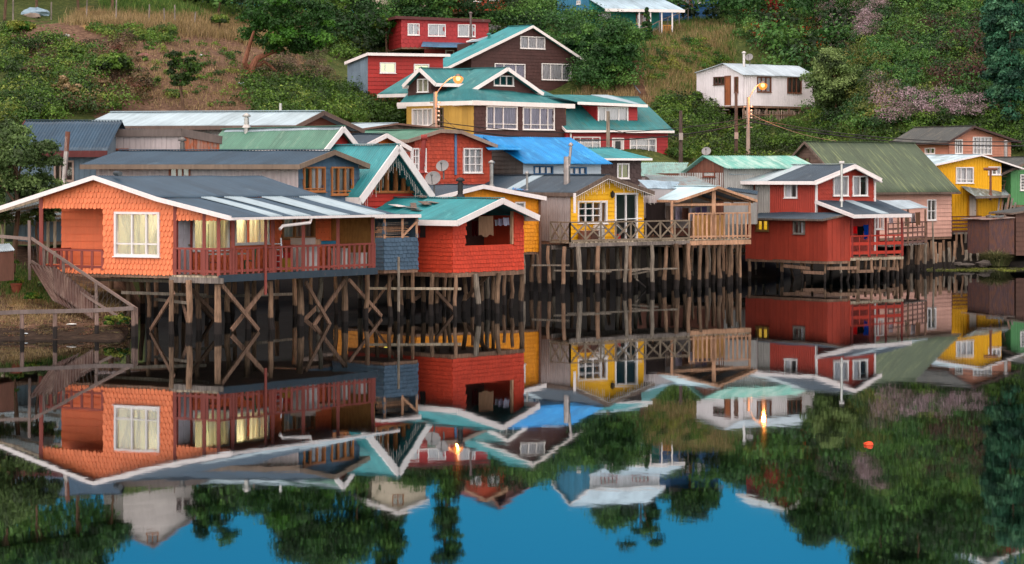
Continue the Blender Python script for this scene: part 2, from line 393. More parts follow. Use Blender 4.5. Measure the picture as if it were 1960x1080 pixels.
def pile(x, y, z1, r, parent, mat=None, z0=-1.2, lean=None):
    rd = random.Random(int(x * 977 + y * 131)); m = MB(); k = 7; lx, ly = lean or (rd.gauss(0, .07), rd.gauss(0, .05)); pts = []; rr = []
    for i in range(k):
        f = i / (k - 1); pts.append((x + lx * (1 - f) + rd.gauss(0, .022), y + ly * (1 - f), z0 + (z1 - z0) * f)); rr.append(r * (1.0 - .2 * f) * rd.uniform(.86, 1.08))
    m.tube(pts, rr, 9); return m.build('pile', mat or rd.choice([PILE, PILE, PILE2, PILE2, PILEG]), parent)
def brace(p, q, parent, mat=None, w=.07, h=.14, name='brace'):
    m = MB(); m.beam(p, q, w, h); return m.build(name, mat or PILE2, parent)
def perp(D, away):
    n = np.array([D[1], -D[0]]); return -n if n @ away > 0 else n
class HS: pass
def house(name, label, corner, U, V, gable, prof, wx, far, zb, cat='house', ov=.35, gst=('clap', None), sst=None, roof=None, fascia=None, fh=.2, prof_m=None,
          group=None, zbm=None, fold=None, nofloor=False, gwall=True, swall=True, farov=.25, holes_g=(), holes_s=(), trim=None, rsplit=None, pitch=.13, base2=None, eave_fascia=True):
    h = HS(); O = P2(*corner); u, v = ang(U), ang(V); D, E = (u, v) if gable == 'R' else (v, u)
    Op = O - E * ov; pr = []
    if prof_m: pr = list(prof_m)
    else:
        for px, py in prof:
            a = hitline(px, Op, D); q = Op + D * a; pr.append((a, zat(py, q[1])))
    pr.sort()
    if fold:                                               # mirror the hidden half of the gable about its apex
        (a0, z0), (a1, z1) = pr[0], pr[-1]; pr.append((a1 + (a1 - a0) * fold, z0))
    wa = hitline(wx, O, D) if not isinstance(wx, tuple) else wx[0]
    kind, fv = far; apex = max(pr, key=lambda t: t[1])[0]
    Lb = fv if kind == 'm' else hitline(fv, O + D * (apex if kind == 'ridge' else 0), E)
    Lb = abs(Lb)
    z0 = zbm if zbm is not None else zat(zb, O[1])
    h.O, h.D, h.E, h.wa, h.Lb, h.z0, h.pr, h.ov = O, D, E, wa, Lb, z0, pr, ov
    h.NG, h.NS = perp(D, E), perp(E, D)
    c = O + D * wa / 2 + E * Lb / 2; h.root = root = thing(name, label, cat, (c[0], c[1], z0), group)
    wp = [(a, z - .05) for a, z in pr]
    wp = [(0, ptop(wp, 0))] + [p for p in wp if 0 < p[0] < wa] + [(wa, ptop(wp, wa))]; h.wp = wp
    def grect(r, depth=0.):
        x0, y0, x1, y1 = r; Oq = O + E * depth; a0, a1 = sorted((hitline(x0, Oq, D), hitline(x1, Oq, D))); Y = (Oq + D * (a0 + a1) / 2)[1]; return (a0, a1, zat(y1, Y), zat(y0, Y))
    def srect(r, depth=0.):
        x0, y0, x1, y1 = r; Oq = O + D * depth; a0, a1 = sorted((hitline(x0, Oq, E), hitline(x1, Oq, E))); Y = (Oq + E * (a0 + a1) / 2)[1]; return (a0, a1, zat(y1, Y), zat(y0, Y))
    h.grect, h.srect = grect, srect; h.wins = []
    h.hg = list(holes_g); h.hs = list(holes_s); h.gst, h.sst = gst, sst or gst
    h.pt = lambda a, b, z: np.array([*(O + D * a + E * b), z])
    roof = roof if isinstance(roof, (list, tuple)) else [roof] * (len(pr) - 1)
    h.roofs = []
    def build_roof():
        for i, ((a0, q0), (a1, q1)) in enumerate(zip(pr, pr[1:])):
            up, lo = ((a0, q0), (a1, q1)) if q0 >= q1 else ((a1, q1), (a0, q0))
            mats = [(-ov, Lb + farov, roof[i])]
            if rsplit and i == rsplit[0]: mats = [(-ov, rsplit[1] * Lb, rsplit[2]), (rsplit[1] * Lb, Lb + farov, roof[i])]
            for b0, b1, mt in mats:
                o = sheet('roof', h.pt(up[0], b0, up[1]), h.pt(up[0], b1, up[1]), h.pt(lo[0], b1, lo[1]), h.pt(lo[0], b0, lo[1]), mt, root, pitch=pitch); h.roofs.append(o)
        if len(pr) > 2 and fascia is not None:
            m = MB(); ap = max(pr, key=lambda t: t[1]); m.beam(h.pt(ap[0], -ov, ap[1] + .03), h.pt(ap[0], Lb + farov, ap[1] + .03), .3, .03); m.build('ridge_cap', roof[0], root, uv=None)
        if fascia is not None:
            m = MB()
            for (a0, q0), (a1, q1) in zip(pr, pr[1:]):
                n = -E * 0; m.beam(h.pt(a0, -ov - .02, q0 - fh * .42), h.pt(a1, -ov - .02, q1 - fh * .42), .045, fh)
            m.build('barge_board', fascia, root)
            if eave_fascia:
                a, q = pr[0]; m = MB(); m.beam(h.pt(a - .02, -ov - .04, q - fh * .48), h.pt(a - .02, Lb + farov, q - fh * .48), .045, fh * .95); m.build('fascia', fascia, root)
            m = MB(); a, q = pr[-1]; m.beam(h.pt(a + .02, -ov, q - fh * .48), h.pt(a + .02, Lb + farov, q - fh * .48), .045, fh * .95); m.build('fascia', fascia, root)
    build_roof()
    def finish():
        for face, r, kw in h.wins:
            (h.hg if face == 'G' else h.hs).append(r)
        if gwall: wall('wall', O, D, h.NG, 0, wa, z0, wp, h.hg, h.gst[0], h.gst[1], root, h.gst[2] if len(h.gst) > 2 else None)
        zt = wp[0][1]
        if swall:
            segs = h.sst if isinstance(h.sst[0], tuple) else [(None,) + tuple(h.sst)]
            b0 = 0
            for sg in segs:
                b1 = Lb if sg[0] is None else hitline(sg[0], O, E)
                wall('wall', O, E, h.NS, b0, min(b1, Lb), z0, [(b0, zt), (b1, zt)], h.hs, sg[1], sg[2], root, sg[3] if len(sg) > 3 else None); b0 = b1
        m = MB(); zr = wp[-1][1]                              # far walls, floor
        m.quad(h.pt(wa, 0, z0), h.pt(wa, Lb, z0), h.pt(wa, Lb, zr), h.pt(wa, 0, zr))
        for (a0, q0), (a1, q1) in zip(wp, wp[1:]): m.quad(h.pt(a0, Lb, z0), h.pt(a1, Lb, z0), h.pt(a1, Lb, q1), h.pt(a0, Lb, q0))
        m.build('back_wall', (h.sst[0][2] if isinstance(h.sst[0], tuple) else h.sst[1]), root)
        if not nofloor:
            m = MB(); p = [h.pt(0, 0, z0), h.pt(wa, 0, z0), h.pt(wa, Lb, z0), h.pt(0, Lb, z0)]
            m.hexa([q - np.array([0, 0, .16]) for q in p] + [q + np.array([0, 0, .0]) for q in p]); m.build('floor', TIMB, root)
        if trim is not None:
            m = MB()
            m.fbox(O, D, h.NG, -.05, .07, z0, zt - .02, -.03, .06); m.fbox(O, D, h.NG, wa - .07, wa + .05, z0, zr - .02, -.03, .06); m.build('corner_trim', trim, root)
        for face, r, kw in h.wins:
            args = (O, D, h.NG) if face == 'G' else (O, E, h.NS); kw = dict(kw); dr = kw.pop('door', None)
            if dr is not None: door(*args, r, root, dr, **kw)
            else: window(*args, r, root, **kw)
    h.finish = finish
    def win(face, r, **kw): h.wins.append((face, grect(r) if face == 'G' else srect(r), kw)); return h
    h.win = win
    return h

def rail(P, Q, hgt, mat, parent, gap=.22, bw=.06, name='railing', style='bal', post=None):
    """balustrade from P to Q (floor points)"""
    P, Q = np.asarray(P, float), np.asarray(Q, float); L = np.linalg.norm((Q - P)[:2]); m = MB(); up = np.array([0, 0, 1.]); rd = random.Random(int(L * 100))
    m.beam(P + up * hgt, Q + up * hgt, .09, .07)
    if style == 'bal':
        m.beam(P + up * .12, Q + up * .12, .05, .09); n = max(2, int(L / gap))
        for i in range(n + 1):
            c = P + (Q - P) * i / n; m.beam(c + up * .0, c + up * hgt, bw, bw * .9)
    elif style == 'x':
        m.beam(P + up * .06, Q + up * .06, .06, .09); n = max(1, int(round(L / gap)))
        for i in range(n + 1):
            c = P + (Q - P) * i / n; m.beam(c, c + up * hgt, .09, .09)
            if i < n:
                e = P + (Q - P) * (i + 1) / n; m.beam(c + up * .1, e + up * (hgt - .05), .04, .075); m.beam(c + up * (hgt - .05) + .01, e + up * .1 + .01, .04, .075)
    elif style == 'board':
        for z in (.18, .62): m.beam(P + up * z * hgt, Q + up * z * hgt, .03, .17)
        n = max(2, int(L / gap))
        for i in range(n + 1): c = P + (Q - P) * i / n; m.beam(c, c + up * hgt, bw, bw)
    elif style == 'slat':
        for z in (.1, .32, .54, .76): m.beam(P + up * z * hgt, Q + up * z * hgt, .03, .1)
        n = max(2, int(L / gap))
        for i in range(n + 1): c = P + (Q - P) * i / n; m.beam(c, c + up * hgt, bw, bw)
    return m.build(name, mat, parent)
def planks(pts, mat, parent, name='deck', th=.07, w=.16):
    """deck boards over a quadrilateral (front-left, front-right, back-right, back-left)"""
    a, b, c, d = [np.asarray(p, float) for p in pts]; L = np.linalg.norm(b - a); n = max(1, int(L / w)); m = MB(); dn = np.array([0, 0, th])
    for i in range(n):
        f0 = (i + .04) / n; f1 = (i + .96) / n; j = random.uniform(-.05, .03)
        p = [a + (b - a) * f0, a + (b - a) * f1, d + (c - d) * f1, d + (c - d) * f0]; p[0] = p[0] + (a - d) / np.linalg.norm(a - d) * j; p[1] = p[1] + (a - d) / np.linalg.norm(a - d) * j
        m.hexa([q - dn for q in p] + p)
    return m.build(name, mat, parent)

# ---------------------------------------------------------------- roof and wall materials
SLATE = roofm('#334a5b', '#566873', .12); SLATE2 = roofm('#324350', '#566167', .2); TEAL = roofm('#2b8489', '#58a09c', .2); TEAL2 = roofm('#2a7375', '#44645c', .3)
ZINC = roofm('#a6b5bc', '#8d979a', .2); ZINCB = roofm('#a9bfcb', '#74848c', .22); BLUE = roofm('#0882c2', '#3a9fd0', .25); GREENR = roofm('#4c7a66', '#6e8a78', .25)
MOSS = roofm('#48563f', '#747e55', .26, diag=True, sheet=.12); DARKR = roofm('#3f4240', '#59564c', .3); RUSTZ = roofm('#8d9a98', '#7c4a33', .3); MINT = roofm('#69aa9c', '#a4bdb2', .42); MINTZ = roofm('#8fb3a8', '#7b6f5f', .3)
BLUER = roofm('#3e6f8f', '#597f92', .25); REDR = roofm('#7a2a25', '#4c2a26', .3)
WF = paint('#f2e8e4', .10, .55, .1, '#7d7068', .06)
ORANGE = paint('#fd8a58', .14, .6, .035, '#a8604a', .10); ORANGE2 = paint('#f67a4a', .1, .6, .01, '#8a4a30', .1); REDB = paint('#93453a', .2, .6, .05, '#55362c', .12)
BROWNB = wood('#6f5f55')

# ================================================================ front row: houses on piles over the water
# --- coral orange house
O1 = P2(420, 641); U1, V1 = ang(54), ang(151.5)
def pline(px, b=0.): return hitline(px, O1 + U1 * b, V1)     # distance leftwards along the front at depth b
root1 = thing('stilt_house', 'coral orange scalloped-shingle house on piles with long veranda and dark roof with pale sheets', 'house', (*(O1 + V1 * 4 + U1 * 4), 1.6))
pt1 = lambda a, b, z: np.array([*(O1 + V1 * a + U1 * b), z])
pr1 = []
for px, py in [(443, 415), (300, 378), (180, 337), (0, 396), (-70, 419)]:
    a = pline(px, -.35); q = O1 - U1 * .35 + V1 * a; pr1.append((a, zat(py, q[1])))
LB1 = hitline(503, O1 + V1 * pr1[2][0], U1)
N1 = perp(V1, U1); NS1 = perp(U1, V1)
for i, mt in zip(range(4), (SLATE, SLATE, SLATE, SLATE)):
    (a0, z0), (a1, z1) = pr1[i], pr1[i + 1]; up, lo = ((a0, z0), (a1, z1)) if z0 > z1 else ((a1, z1), (a0, z0))
    dz = 0.0 if i else -.05
    b1 = LB1 if i else LB1 + .15
    if i == 3: continue
    if i == 2: f_ = (pline(62, -.35) - lo[0]) / (up[0] - lo[0]); lo = (lo[0] + (up[0] - lo[0]) * f_, lo[1] + (up[1] - lo[1]) * f_)
    sheet('roof', pt1(up[0], -.35, up[1] + dz), pt1(up[0], b1, up[1] + dz), pt1(lo[0], b1, lo[1] + dz), pt1(lo[0], -.35, lo[1] + dz), SLATE, root1)
(a0, z0), (a1, z1) = pr1[0], pr1[1]
PALESH = roofm('#9fb1b9', '#83979f', .3)
for x0, x1 in ((380, 402), (424, 458), (496, 533), (568, 604)):    # translucent sheets let into the veranda roof
    b0 = hitline(x0, O1 + V1 * a1, U1); b1 = hitline(x1, O1 + V1 * a1, U1)
    sheet('roof_panel', pt1(a1 - .12, b0, z1 - .005), pt1(a1 - .12, b1, z1 - .005), pt1(a0 + .04, b1, z0 - .01), pt1(a0 + .04, b0, z0 - .01), PALESH, root1)
m = MB()
for (a0, q0), (a1, q1) in zip(pr1, pr1[1:]): m.beam(pt1(a0, -.38, q0 - .06), pt1(a1, -.38, q1 - .06), .045, .16)
m.build('barge_board', WF, root1)
m = MB(); (a0, z0) = pr1[0]; m.beam(pt1(a0 - .05, -.4, z0 - .08), pt1(a0 - .05, LB1 + .2, z0 - .08), .12, .09); m.build('gutter', WF, root1)
m = MB(); m.tube([pt1(a0 - .05, 3.9, z0 - .1), pt1(a0 + .0, 3.9, z0 - .28), pt1(a0 + .1, 2.5, z0 - .38), pt1(a0 + .1, 2.35, z0 - .5)], .06, 8); m.build('downpipe', WF, root1)
# front wall
D1 = V1
zfl = zat(529, O1[1]); zdk = zat(529, O1[1])
gr = lambda x0, y0, x1, y1, b=0.: (lambda aa: (min(aa), max(aa), zat(y1, (O1 + U1 * b + V1 * (sum(aa) / 2))[1]), zat(y0, (O1 + U1 * b + V1 * (sum(aa) / 2))[1])))((pline(x0, b), pline(x1, b)))
aw0 = pline(440); aw1 = pline(76); wp1 = [(a, z - .07) for a, z in pr1]
wp1 = [(aw0, ptop(wp1, aw0))] + [p for p in wp1 if aw0 < p[0] < aw1] + [(aw1, ptop(wp1, aw1))]
z1b = zat(526, (O1 + V1 * pline(330))[1])
hl = gr(76, 399, 197, 506); hr = gr(333, 421, 460, 560); hw = gr(222, 408, 305, 489)
hr = (hr[0] - 1, hr[1], hr[2] - 2, hr[3])
wall('wall', O1, V1, N1, aw0, aw1, z1b, wp1, [hl, hr, hw], 'round', ORANGE, root1, (.175, .2))
window(O1, V1, N1, hw, root1, cols=(.29, .62), rows=(.27,), curt=None, bar=.07)
def drape(O, D, N, a0, a1, z0, z1, pinch, side, mat, parent, n=-.22, name='curtain'):
    m = MB(); K = 22; J = 10
    for j in range(J):
        for i in range(K):
            q = []
            for ii, jj in ((i, j), (i + 1, j), (i + 1, j + 1), (i, j + 1)):
                f = ii / K; t = jj / J; sq = 1 - (1 - pinch) * math.sin(min(1, t / .72) * math.pi / 2) ** 1.5 if t < .72 else pinch + (t - .72) * .5
                fa = f * sq if side < 0 else 1 - (1 - f) * sq
                a = a0 + (a1 - a0) * fa; q.append((O[0] + D[0] * a + N[0] * (n + .025 * math.sin(ii * 1.9)), O[1] + D[1] * a + N[1] * (n + .025 * math.sin(ii * 1.9)), z1 + (z0 - z1) * t))
            m.quad(*q)
    return m.build(name, mat, parent)
am = (hw[0] + hw[1]) / 2
drape(O1, V1, N1, hw[0], hw[0] + (hw[1] - hw[0]) * .33, hw[2], hw[3], .32, 1, CREAM, root1)
drape(O1, V1, N1, hw[0] + (hw[1] - hw[0]) * .52, hw[0] + (hw[1] - hw[0]) * .68, hw[2], hw[3], .35, -1, CREAM, root1)
drape(O1, V1, N1, hw[0] + (hw[1] - hw[0]) * .72, hw[1], hw[2], hw[3], .35, -1, CREAM, root1)
# rooms: back wall and partition behind the big window, ceiling, floor
PALEG = paint('#dfe0c0', .1); ain = pline(333); zc_ = min(ptop(pr1, ain), ptop(pr1, pline(197))) - .2; m = MB()
m.quad(pt1(ain, 3.2, zfl), pt1(pline(200), 3.2, zfl), pt1(pline(200), 3.2, zc_), pt1(ain, 3.2, zc_)); m.build('inner_wall', PALEG, root1)
m = MB(); m.quad(pt1(ain, .1, zc_), pt1(pline(197), .1, zc_), pt1(pline(197), LB1, zc_), pt1(ain, LB1, zc_)); m.build('ceiling', paint('#d8d2b0', .1), root1)
m = MB(); ah = pline(197)
m.hexa([pt1(-.0, .0, zfl - .12), pt1(aw1, .0, zfl - .12), pt1(aw1, LB1, zfl - .12), pt1(0, LB1, zfl - .12), pt1(0, .0, zfl), pt1(aw1, .0, zfl), pt1(aw1, LB1, zfl), pt1(0, LB1, zfl)]); m.build('floor', TIMB, root1)
m = MB(); zs_ = ptop(pr1, pline(197)) - .2; m.quad(pt1(pline(197), .05, zfl), pt1(pline(197), LB1, zfl), pt1(pline(197), LB1, zs_), pt1(pline(197), .05, zs_)); m.build('side_wall', ORANGE2, root1)
m = MB()
for a_, b_ in ((ain + .13, .35), (pline(197) - .05, 3.2)): m.quad(pt1(a_, .05, zfl), pt1(a_, b_, zfl), pt1(a_, b_, zc_), pt1(a_, .05, zc_))
m.build('inner_wall', PALEG, root1)
m = MB(); c_0 = pline(210); m.hexa([pt1(c_0 - .9, 2.6, zfl), pt1(c_0 - .1, 2.6, zfl), pt1(c_0 - .1, 3.15, zfl), pt1(c_0 - .9, 3.15, zfl), pt1(c_0 - .9, 2.6, zc_ - .2), pt1(c_0 - .1, 2.6, zc_ - .2), pt1(c_0 - .1, 3.15, zc_ - .2), pt1(c_0 - .9, 3.15, zc_ - .2)]); m.build('cabinet', paint('#8a5a2c'), root1)
# veranda inner wall, parallel to the long side, with door and windows
Oi = O1 + V1 * ain; Ni = NS1
ir = lambda x0, y0, x1, y1: (hitline(x0, Oi, U1), hitline(x1, Oi, U1), zat(y1, (Oi + U1 * hitline((x0 + x1) / 2, Oi, U1))[1]), zat(y0, (Oi + U1 * hitline((x0 + x1) / 2, Oi, U1))[1]))
dr = ir(337, 412, 365, 519); w1 = ir(369, 408, 436, 478); w2 = ir(449, 410, 512, 466); w3 = ir(540, 414, 600, 455)
ztv = ptop(pr1, ain) - .16; LBw = hitline(640, Oi, U1)
wall('wall', Oi, U1, Ni, 0, LB1, zfl, [(0, ztv), (LB1, ztv)], [(dr[0], dr[1], zfl - .1, dr[3]), w1, w2, w3], 'round', ORANGE2, root1, (.175, .2))
door(Oi, U1, Ni, (dr[0], dr[1], zfl, dr[3]), root1, paint('#b9b4bb', .08), frame=REDB)
window(Oi, U1, Ni, w1, root1, cols=(.3, .72), curt='most', cm=CREAM); window(Oi, U1, Ni, w2, root1, cols=(.33, .74), curt='most', cm=CREAM); window(Oi, U1, Ni, w3, root1, cols=(.4, .7), frame=paint('#a06a3c'), curt='full', cm=cloth('#6d6a6c'))
be = LB1 - .1; pz0, pz1 = zfl, 5.0; a733 = 0
m = MB(); m.fbox(O1 + U1 * be, V1, N1, 0.02, ain - .02, zfl, ptop(pr1, .1) - .15, -.03, .03); m.build('chipboard_wall', paint('#b07a3e', .35, .8, .25, '#7d5226'), root1)
# veranda deck, fascia beam, posts, railings
m = MB(); m.beam(pt1(-.03, -.05, zfl - .09), pt1(-.03, LB1, zfl - .09), .07, .26); m.build('deck_beam', paint('#2f3d48', .2), root1)
planks([pt1(ain + .02, -.12, zfl + .01), pt1(0, -.12, zfl + .01), pt1(0, .9, zfl + .01), pt1(ain + .02, .9, zfl + .01)], PALE, root1)
m = MB(); m.beam(pt1(ain + .1, -.1, zfl - .16), pt1(-.25, -.1, zfl - .16), .08, .2); m.build('deck_beam', GREYW, root1)
for a, b in ((pline(391), 0), (0.03, 0), (0.03, 0.75), (.03, 2.9), (.03, 4.6), (.03, 6.6), (.03, LB1 - .2), (ain - .05, 0)):
    m = MB(); zt = ptop(pr1, a) - .16; m.beam(pt1(a, b, zfl), pt1(a, b, zt), .12, .12); m.build('post', REDB, root1)
rail(pt1(0.02, 0, zfl + .04), pt1(.02, LB1 - .1, zfl + .04), .93, REDB, root1, gap=.30, bw=.085)
rail(pt1(ain - .02, -.02, zfl + .04), pt1(.02, -.02, zfl + .04), .93, REDB, root1, gap=.24, bw=.085)
m = MB(); pp = pt1(-.09, 2.35, 0); m.tube([(pp[0], pp[1], zfl - .75), (pp[0], pp[1], zfl + 2.2)], .055, 8); m.build('downpipe', REDB, root1)
# left porch
al = pline(197); aL = pline(118, 1.5)
ll = gr(118, 400, 197, 506, 1.5)
Op = O1 + U1 * 1.5
wall('wall', Op, V1, N1, pline(200, 1.5), ll[1], zfl, [(pline(200, 1.5), ptop(pr1, pline(200)) - .2), (ll[1], ptop(pr1, ll[1]) - .2)], [], 'clap', ORANGE2, root1, .28)
m = MB(); m.quad(pt1(ll[1], 1.5, zfl), pt1(ll[1], 6, zfl), pt1(ll[1], 6, ptop(pr1, ll[1]) - .2), pt1(ll[1], 1.5, ptop(pr1, ll[1]) - .2)); m.build('side_wall', ORANGE2, root1)
m = MB(); a75 = pline(79); m.beam(pt1(a75, 0, zfl - .3), pt1(a75, 0, ptop(pr1, a75) - .1), .14, .14); m.build('post', REDB, root1)
rail(pt1(al + .02, 0, zfl + .12), pt1(a75, 0, zfl + .12), .72, REDB, root1, gap=.42, bw=.09)
rail(pt1(a75, 0, zfl + .12), pt1(a75, 3, zfl + .12), .72, REDB, root1, gap=.42, bw=.09)
m = MB(); m.tube([pt1(pr1[2][0] - .3, .4, pr1[2][1] + .1), pt1(pr1[2][0] - .8, .1, pr1[2][1] + .08)], .09, 10); m.build('vent_pipe', plain('#4a4f52', .5, .5), root1)
# piles: the row the photograph shows, then the ones in the shade behind
def pilerow(specs, ztop, parent, r=.13):
    for x, W in specs:
        p = P2(x, W); pile(p[0], p[1], ztop, r * random.uniform(.8, 1.15), parent)
pilerow([(417, 640), (471, 630), (516, 631), (574, 624), (614, 618), (660, 616), (704, 612)], zfl - .3, root1, .135)
pilerow([(246, 628), (283, 629), (328, 640), (362, 640), (335, 622), (377, 632), (437, 618), (489, 615), (563, 606), (595, 604), (642, 601), (722, 600)], zfl - .15, root1, .12)
pilerow([(212, 616), (300, 607), (395, 604), (450, 600), (530, 594), (615, 590), (690, 590), (270, 600), (350, 597)], zfl - .15, root1, .12)
def br(x0, y0, W0, x1, y1, W1, parent, mat=None, w=.07, h=.15): return brace(P3(x0, y0, W0), P3(x1, y1, W1), parent, mat, w, h)
for s in ((424, 545, 640, 495, 632, 634), (512, 545, 632, 443, 632, 637), (585, 540, 625, 632, 622, 620), (660, 536, 618, 600, 624, 622), (668, 536, 614, 730, 605, 608), (352, 540, 636, 410, 600, 628),
          (333, 560, 640, 288, 632, 634), (345, 560, 630, 362, 630, 640), (610, 585, 610, 580, 615, 612), (380, 580, 620, 415, 620, 610)): br(*s, root1, TIMB)
for s in ((232, 560, 632, 395, 565, 632), (180, 535, 628, 400, 540, 636), (296, 573, 628, 360, 580, 636), (360, 569, 620, 560, 563, 606)): br(*s, root1, PILEG, .06, .11)
# --- glazed lean-to on the left of the orange house
GR = thing('lean_to', 'translucent sheet lean-to roof on pale rafters left of the orange house', 'lean-to', P3(20, 520, 612))
a, b = P3(-60, 428, 618), P3(120, 398, 618); c, d = P3(120, 420, 600), P3(-60, 428, 600)
CLR = cloth('#cfd8da', .6)
A_, B_, C_, D_ = P3(-70, 423, 622), P3(92, 374, 628), P3(122, 419, 600), P3(-70, 423, 598)
sheet('roof', B_, A_, D_, C_, CLR, GR)
for k in range(6):
    f = k / 5; m = MB(); m.beam(A_ + (D_ - A_) * f - (0, 0, .06), B_ + (C_ - B_) * f - (0, 0, .06), .06, .1); m.build('rafter', PALE, GR)
for x, W in ((5, 616), (92, 604), (160, 606), (105, 604)):
    p = P3(x, 520, W); m = MB(); m.beam((p[0], p[1], 1.7), (p[0], p[1], zat(424, p[1]) + .1), .11, .11); m.build('post', PALE, GR)

# --- blue box porch with stacked wood
BLS = paint('#4a6378', .15, .6, .05, '#5b6b73')
h2b = house('balcony', 'slate blue shingled balcony box with stacked boards inside, between orange and red houses', (735, 609), 44, 134, 'R', [(730, 412), (805, 411)], 800, ('m', 3.2), 516, cat='balcony', ov=.2,
            gst=('square', BLS, (.22, .16)), roof=SLATE, fascia=WF, fh=.13)
h2b.hg.append((.06, h2b.wa - .06, zat(455, dist(607)), 9)); h2b.hs.append((.1, 3, zat(455, dist(607)), zat(420, dist(607)))); h2b.finish()
for a in (.05, h2b.wa * .55, h2b.wa - .05):
    m = MB(); p = h2b.pt(a, .02, 0); m.beam((p[0], p[1], zat(456, dist(607))), (p[0], p[1], zat(412, dist(607)) - .1), .09, .09); m.build('post', NEWW, h2b.root)
m = MB(); p, q = h2b.pt(h2b.wa * .55, .0, 0), h2b.pt(h2b.wa, .0, 0); m.beam((p[0], p[1], zat(452, dist(607))), (q[0], q[1], zat(422, dist(607))), .06, .07); m.build('strut', NEWW, h2b.root)
wp_ = thing('wood_stack', 'pile of loose boards stacked on the blue balcony', 'wood pile', h2b.pt(.8, .6, h2b.z0 + 1.1))
for k in range(14):
    m = MB(); z = h2b.z0 + 1.05 + .06 * k; j = random.uniform(-.1, .1); m.beam(h2b.pt(.12 + j * .3, .35 + .3 * random.random(), z), h2b.pt(h2b.wa - .2 + j * .5, .35 + .3 * random.random(), z + random.uniform(-.03, .1)), .14, .035); m.build('board', random.choice([TIMB, NEWW, GREYW]), wp_)
for x, W in ((745, 606), (768, 604), (790, 602), (757, 596), (778, 592)):
    p = P2(x, W); pile(p[0], p[1], h2b.z0 - .1, .1, h2b.root)
m = MB(); m.beam(P3(700, 552, 606), P3(883, 553, 606), .06, .1); m.build('brace', PALE, h2b.root)
br(702, 600, 604, 760, 520, 604, h2b.root, TIMB, .06, .1)
pp = thing('mooring_pole', 'thin upright pole in the water before the blue balcony', 'pole', P3(763, 660, 640)); m = MB(); m.tube([P3(763, 680, 618), P3(763, 492, 618)], [.06, .05], 8); m.build('shaft', PILEG, pp)

# --- red shingle house with open porch
REDS = paint('#df4a2e', .14, .6, .06, '#8f4034', .14)
h2 = house('stilt_house', 'bright red shingled house on piles with clothes hanging in its open gable porch, teal roof', (866, 605), 49, 139, 'R', [(876, 422), (962, 380), (1032, 413)], 1002, ('ridge', 738), 521,
           ov=.75, gst=('square', REDS, (.19, .17)), roof=TEAL, fascia=WF, fh=.24)
op = h2.grect((891, 400, 982, 469)); h2.hg.append((op[0], op[1], op[2], 9)); so = h2.srect((803, 425, 814, 455)); h2.hs.append(so)
h2.finish()
m = MB(); m.fbox(h2.O, h2.D, h2.NG, op[1] - .1, op[1], op[2], ptop(h2.wp, op[1]) - .02, -.08, .03); m.build('post', NEWW, h2.root)
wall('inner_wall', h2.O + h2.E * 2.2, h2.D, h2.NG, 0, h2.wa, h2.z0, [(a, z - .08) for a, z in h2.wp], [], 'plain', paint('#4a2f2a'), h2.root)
def hang(name, label, cat, c0, c1, z1, ln, mat, group=None, drop=.0, stripes=None):
    """a piece of cloth hanging from a line between two points"""
    c0, c1 = np.asarray(c0, float), np.asarray(c1, float); d = c1 - c0; nn = np.array([-d[1], d[0]]) / (np.linalg.norm(d[:2]) + 1e-9); m = MB(); K, J = 12, 8; ph = random.random() * 6
    G = lambda i, j: (c0[0] + d[0] * i / K + nn[0] * .035 * math.sin(i * 1.1 + ph) * (j / J), c0[1] + d[1] * i / K + nn[1] * .035 * math.sin(i * 1.1 + ph) * (j / J), z1 - ln * (j / J) * (1 + .06 * math.sin(i * .8 + ph)) - .02 * math.sin(i / K * math.pi))
    for j in range(J):
        for i in range(K): m.quad(G(i, j), G(i + 1, j), G(i + 1, j + 1), G(i, j + 1))
    if drop:
        for sgn in (0, 1):                                  # sleeves
            i = 0 if sgn == 0 else K; s = -1 if sgn == 0 else 1; e = d / K * s
            m.quad(G(i, 0), tuple(np.array(G(i, 0)) + (e[0] * 2.5, e[1] * 2.5, -drop)), tuple(np.array(G(i, 1)) + (e[0] * 1.5, e[1] * 1.5, -drop - .06)), G(i, 3))
    o = m.build(name, mat); tag(o, label, cat, group); return o
q = lambda x, y, W: P3(x, y, W)
hang('blanket', 'brown striped blanket hanging in the red house porch', 'blanket', q(916, 414, 601), q(944, 412, 600), q(930, 413, 600)[2], .82, cloth('#8a6b55', .1))
hang('cloth', 'dark red cloth hanging left of the brown blanket', 'cloth', q(903, 424, 599), q(914, 422, 599), q(909, 423, 599)[2], .6, cloth('#5e1a20', .1))
for k, (x0, x1, lb) in enumerate(((947, 953, 'small white sock cloth nearest the brown blanket'), (954, 962, 'white lilac shirt in middle of the porch clothes line'), (963, 974, 'patterned white blouse at right end of the porch line'))):
    hang('garment', lb, 'clothing', q(x0, 421 - k, 599), q(x1, 420 - k, 598), q(x0, 420 - 2 * k, 598)[2], .24 + .04 * k, cloth(['#c9c6d0', '#b7b0c9', '#c5c2d8'][k]), 'washing on the red house porch')
pl = thing('stool', 'wooden stool top seen over the porch wall of the red house', 'stool', h2.pt(1.3, .9, h2.z0)); m = MB(); m.lathe(h2.pt(1.3, .9, h2.z0 + .9), [(.22, 0), (.22, .05)], 12); m.build('seat', NEWW, pl)
for k in range(3): m = MB(); t = k * 2.1; m.beam(h2.pt(1.3 + .16 * math.cos(t), .9 + .16 * math.sin(t), h2.z0), h2.pt(1.3 + .1 * math.cos(t), .9 + .1 * math.sin(t), h2.z0 + .9), .04, .04); m.build('leg', NEWW, pl)
pilerow([(826, 604), (873, 606), (912, 603), (955, 600), (999, 596)], h2.z0 - .1, h2.root, .12)
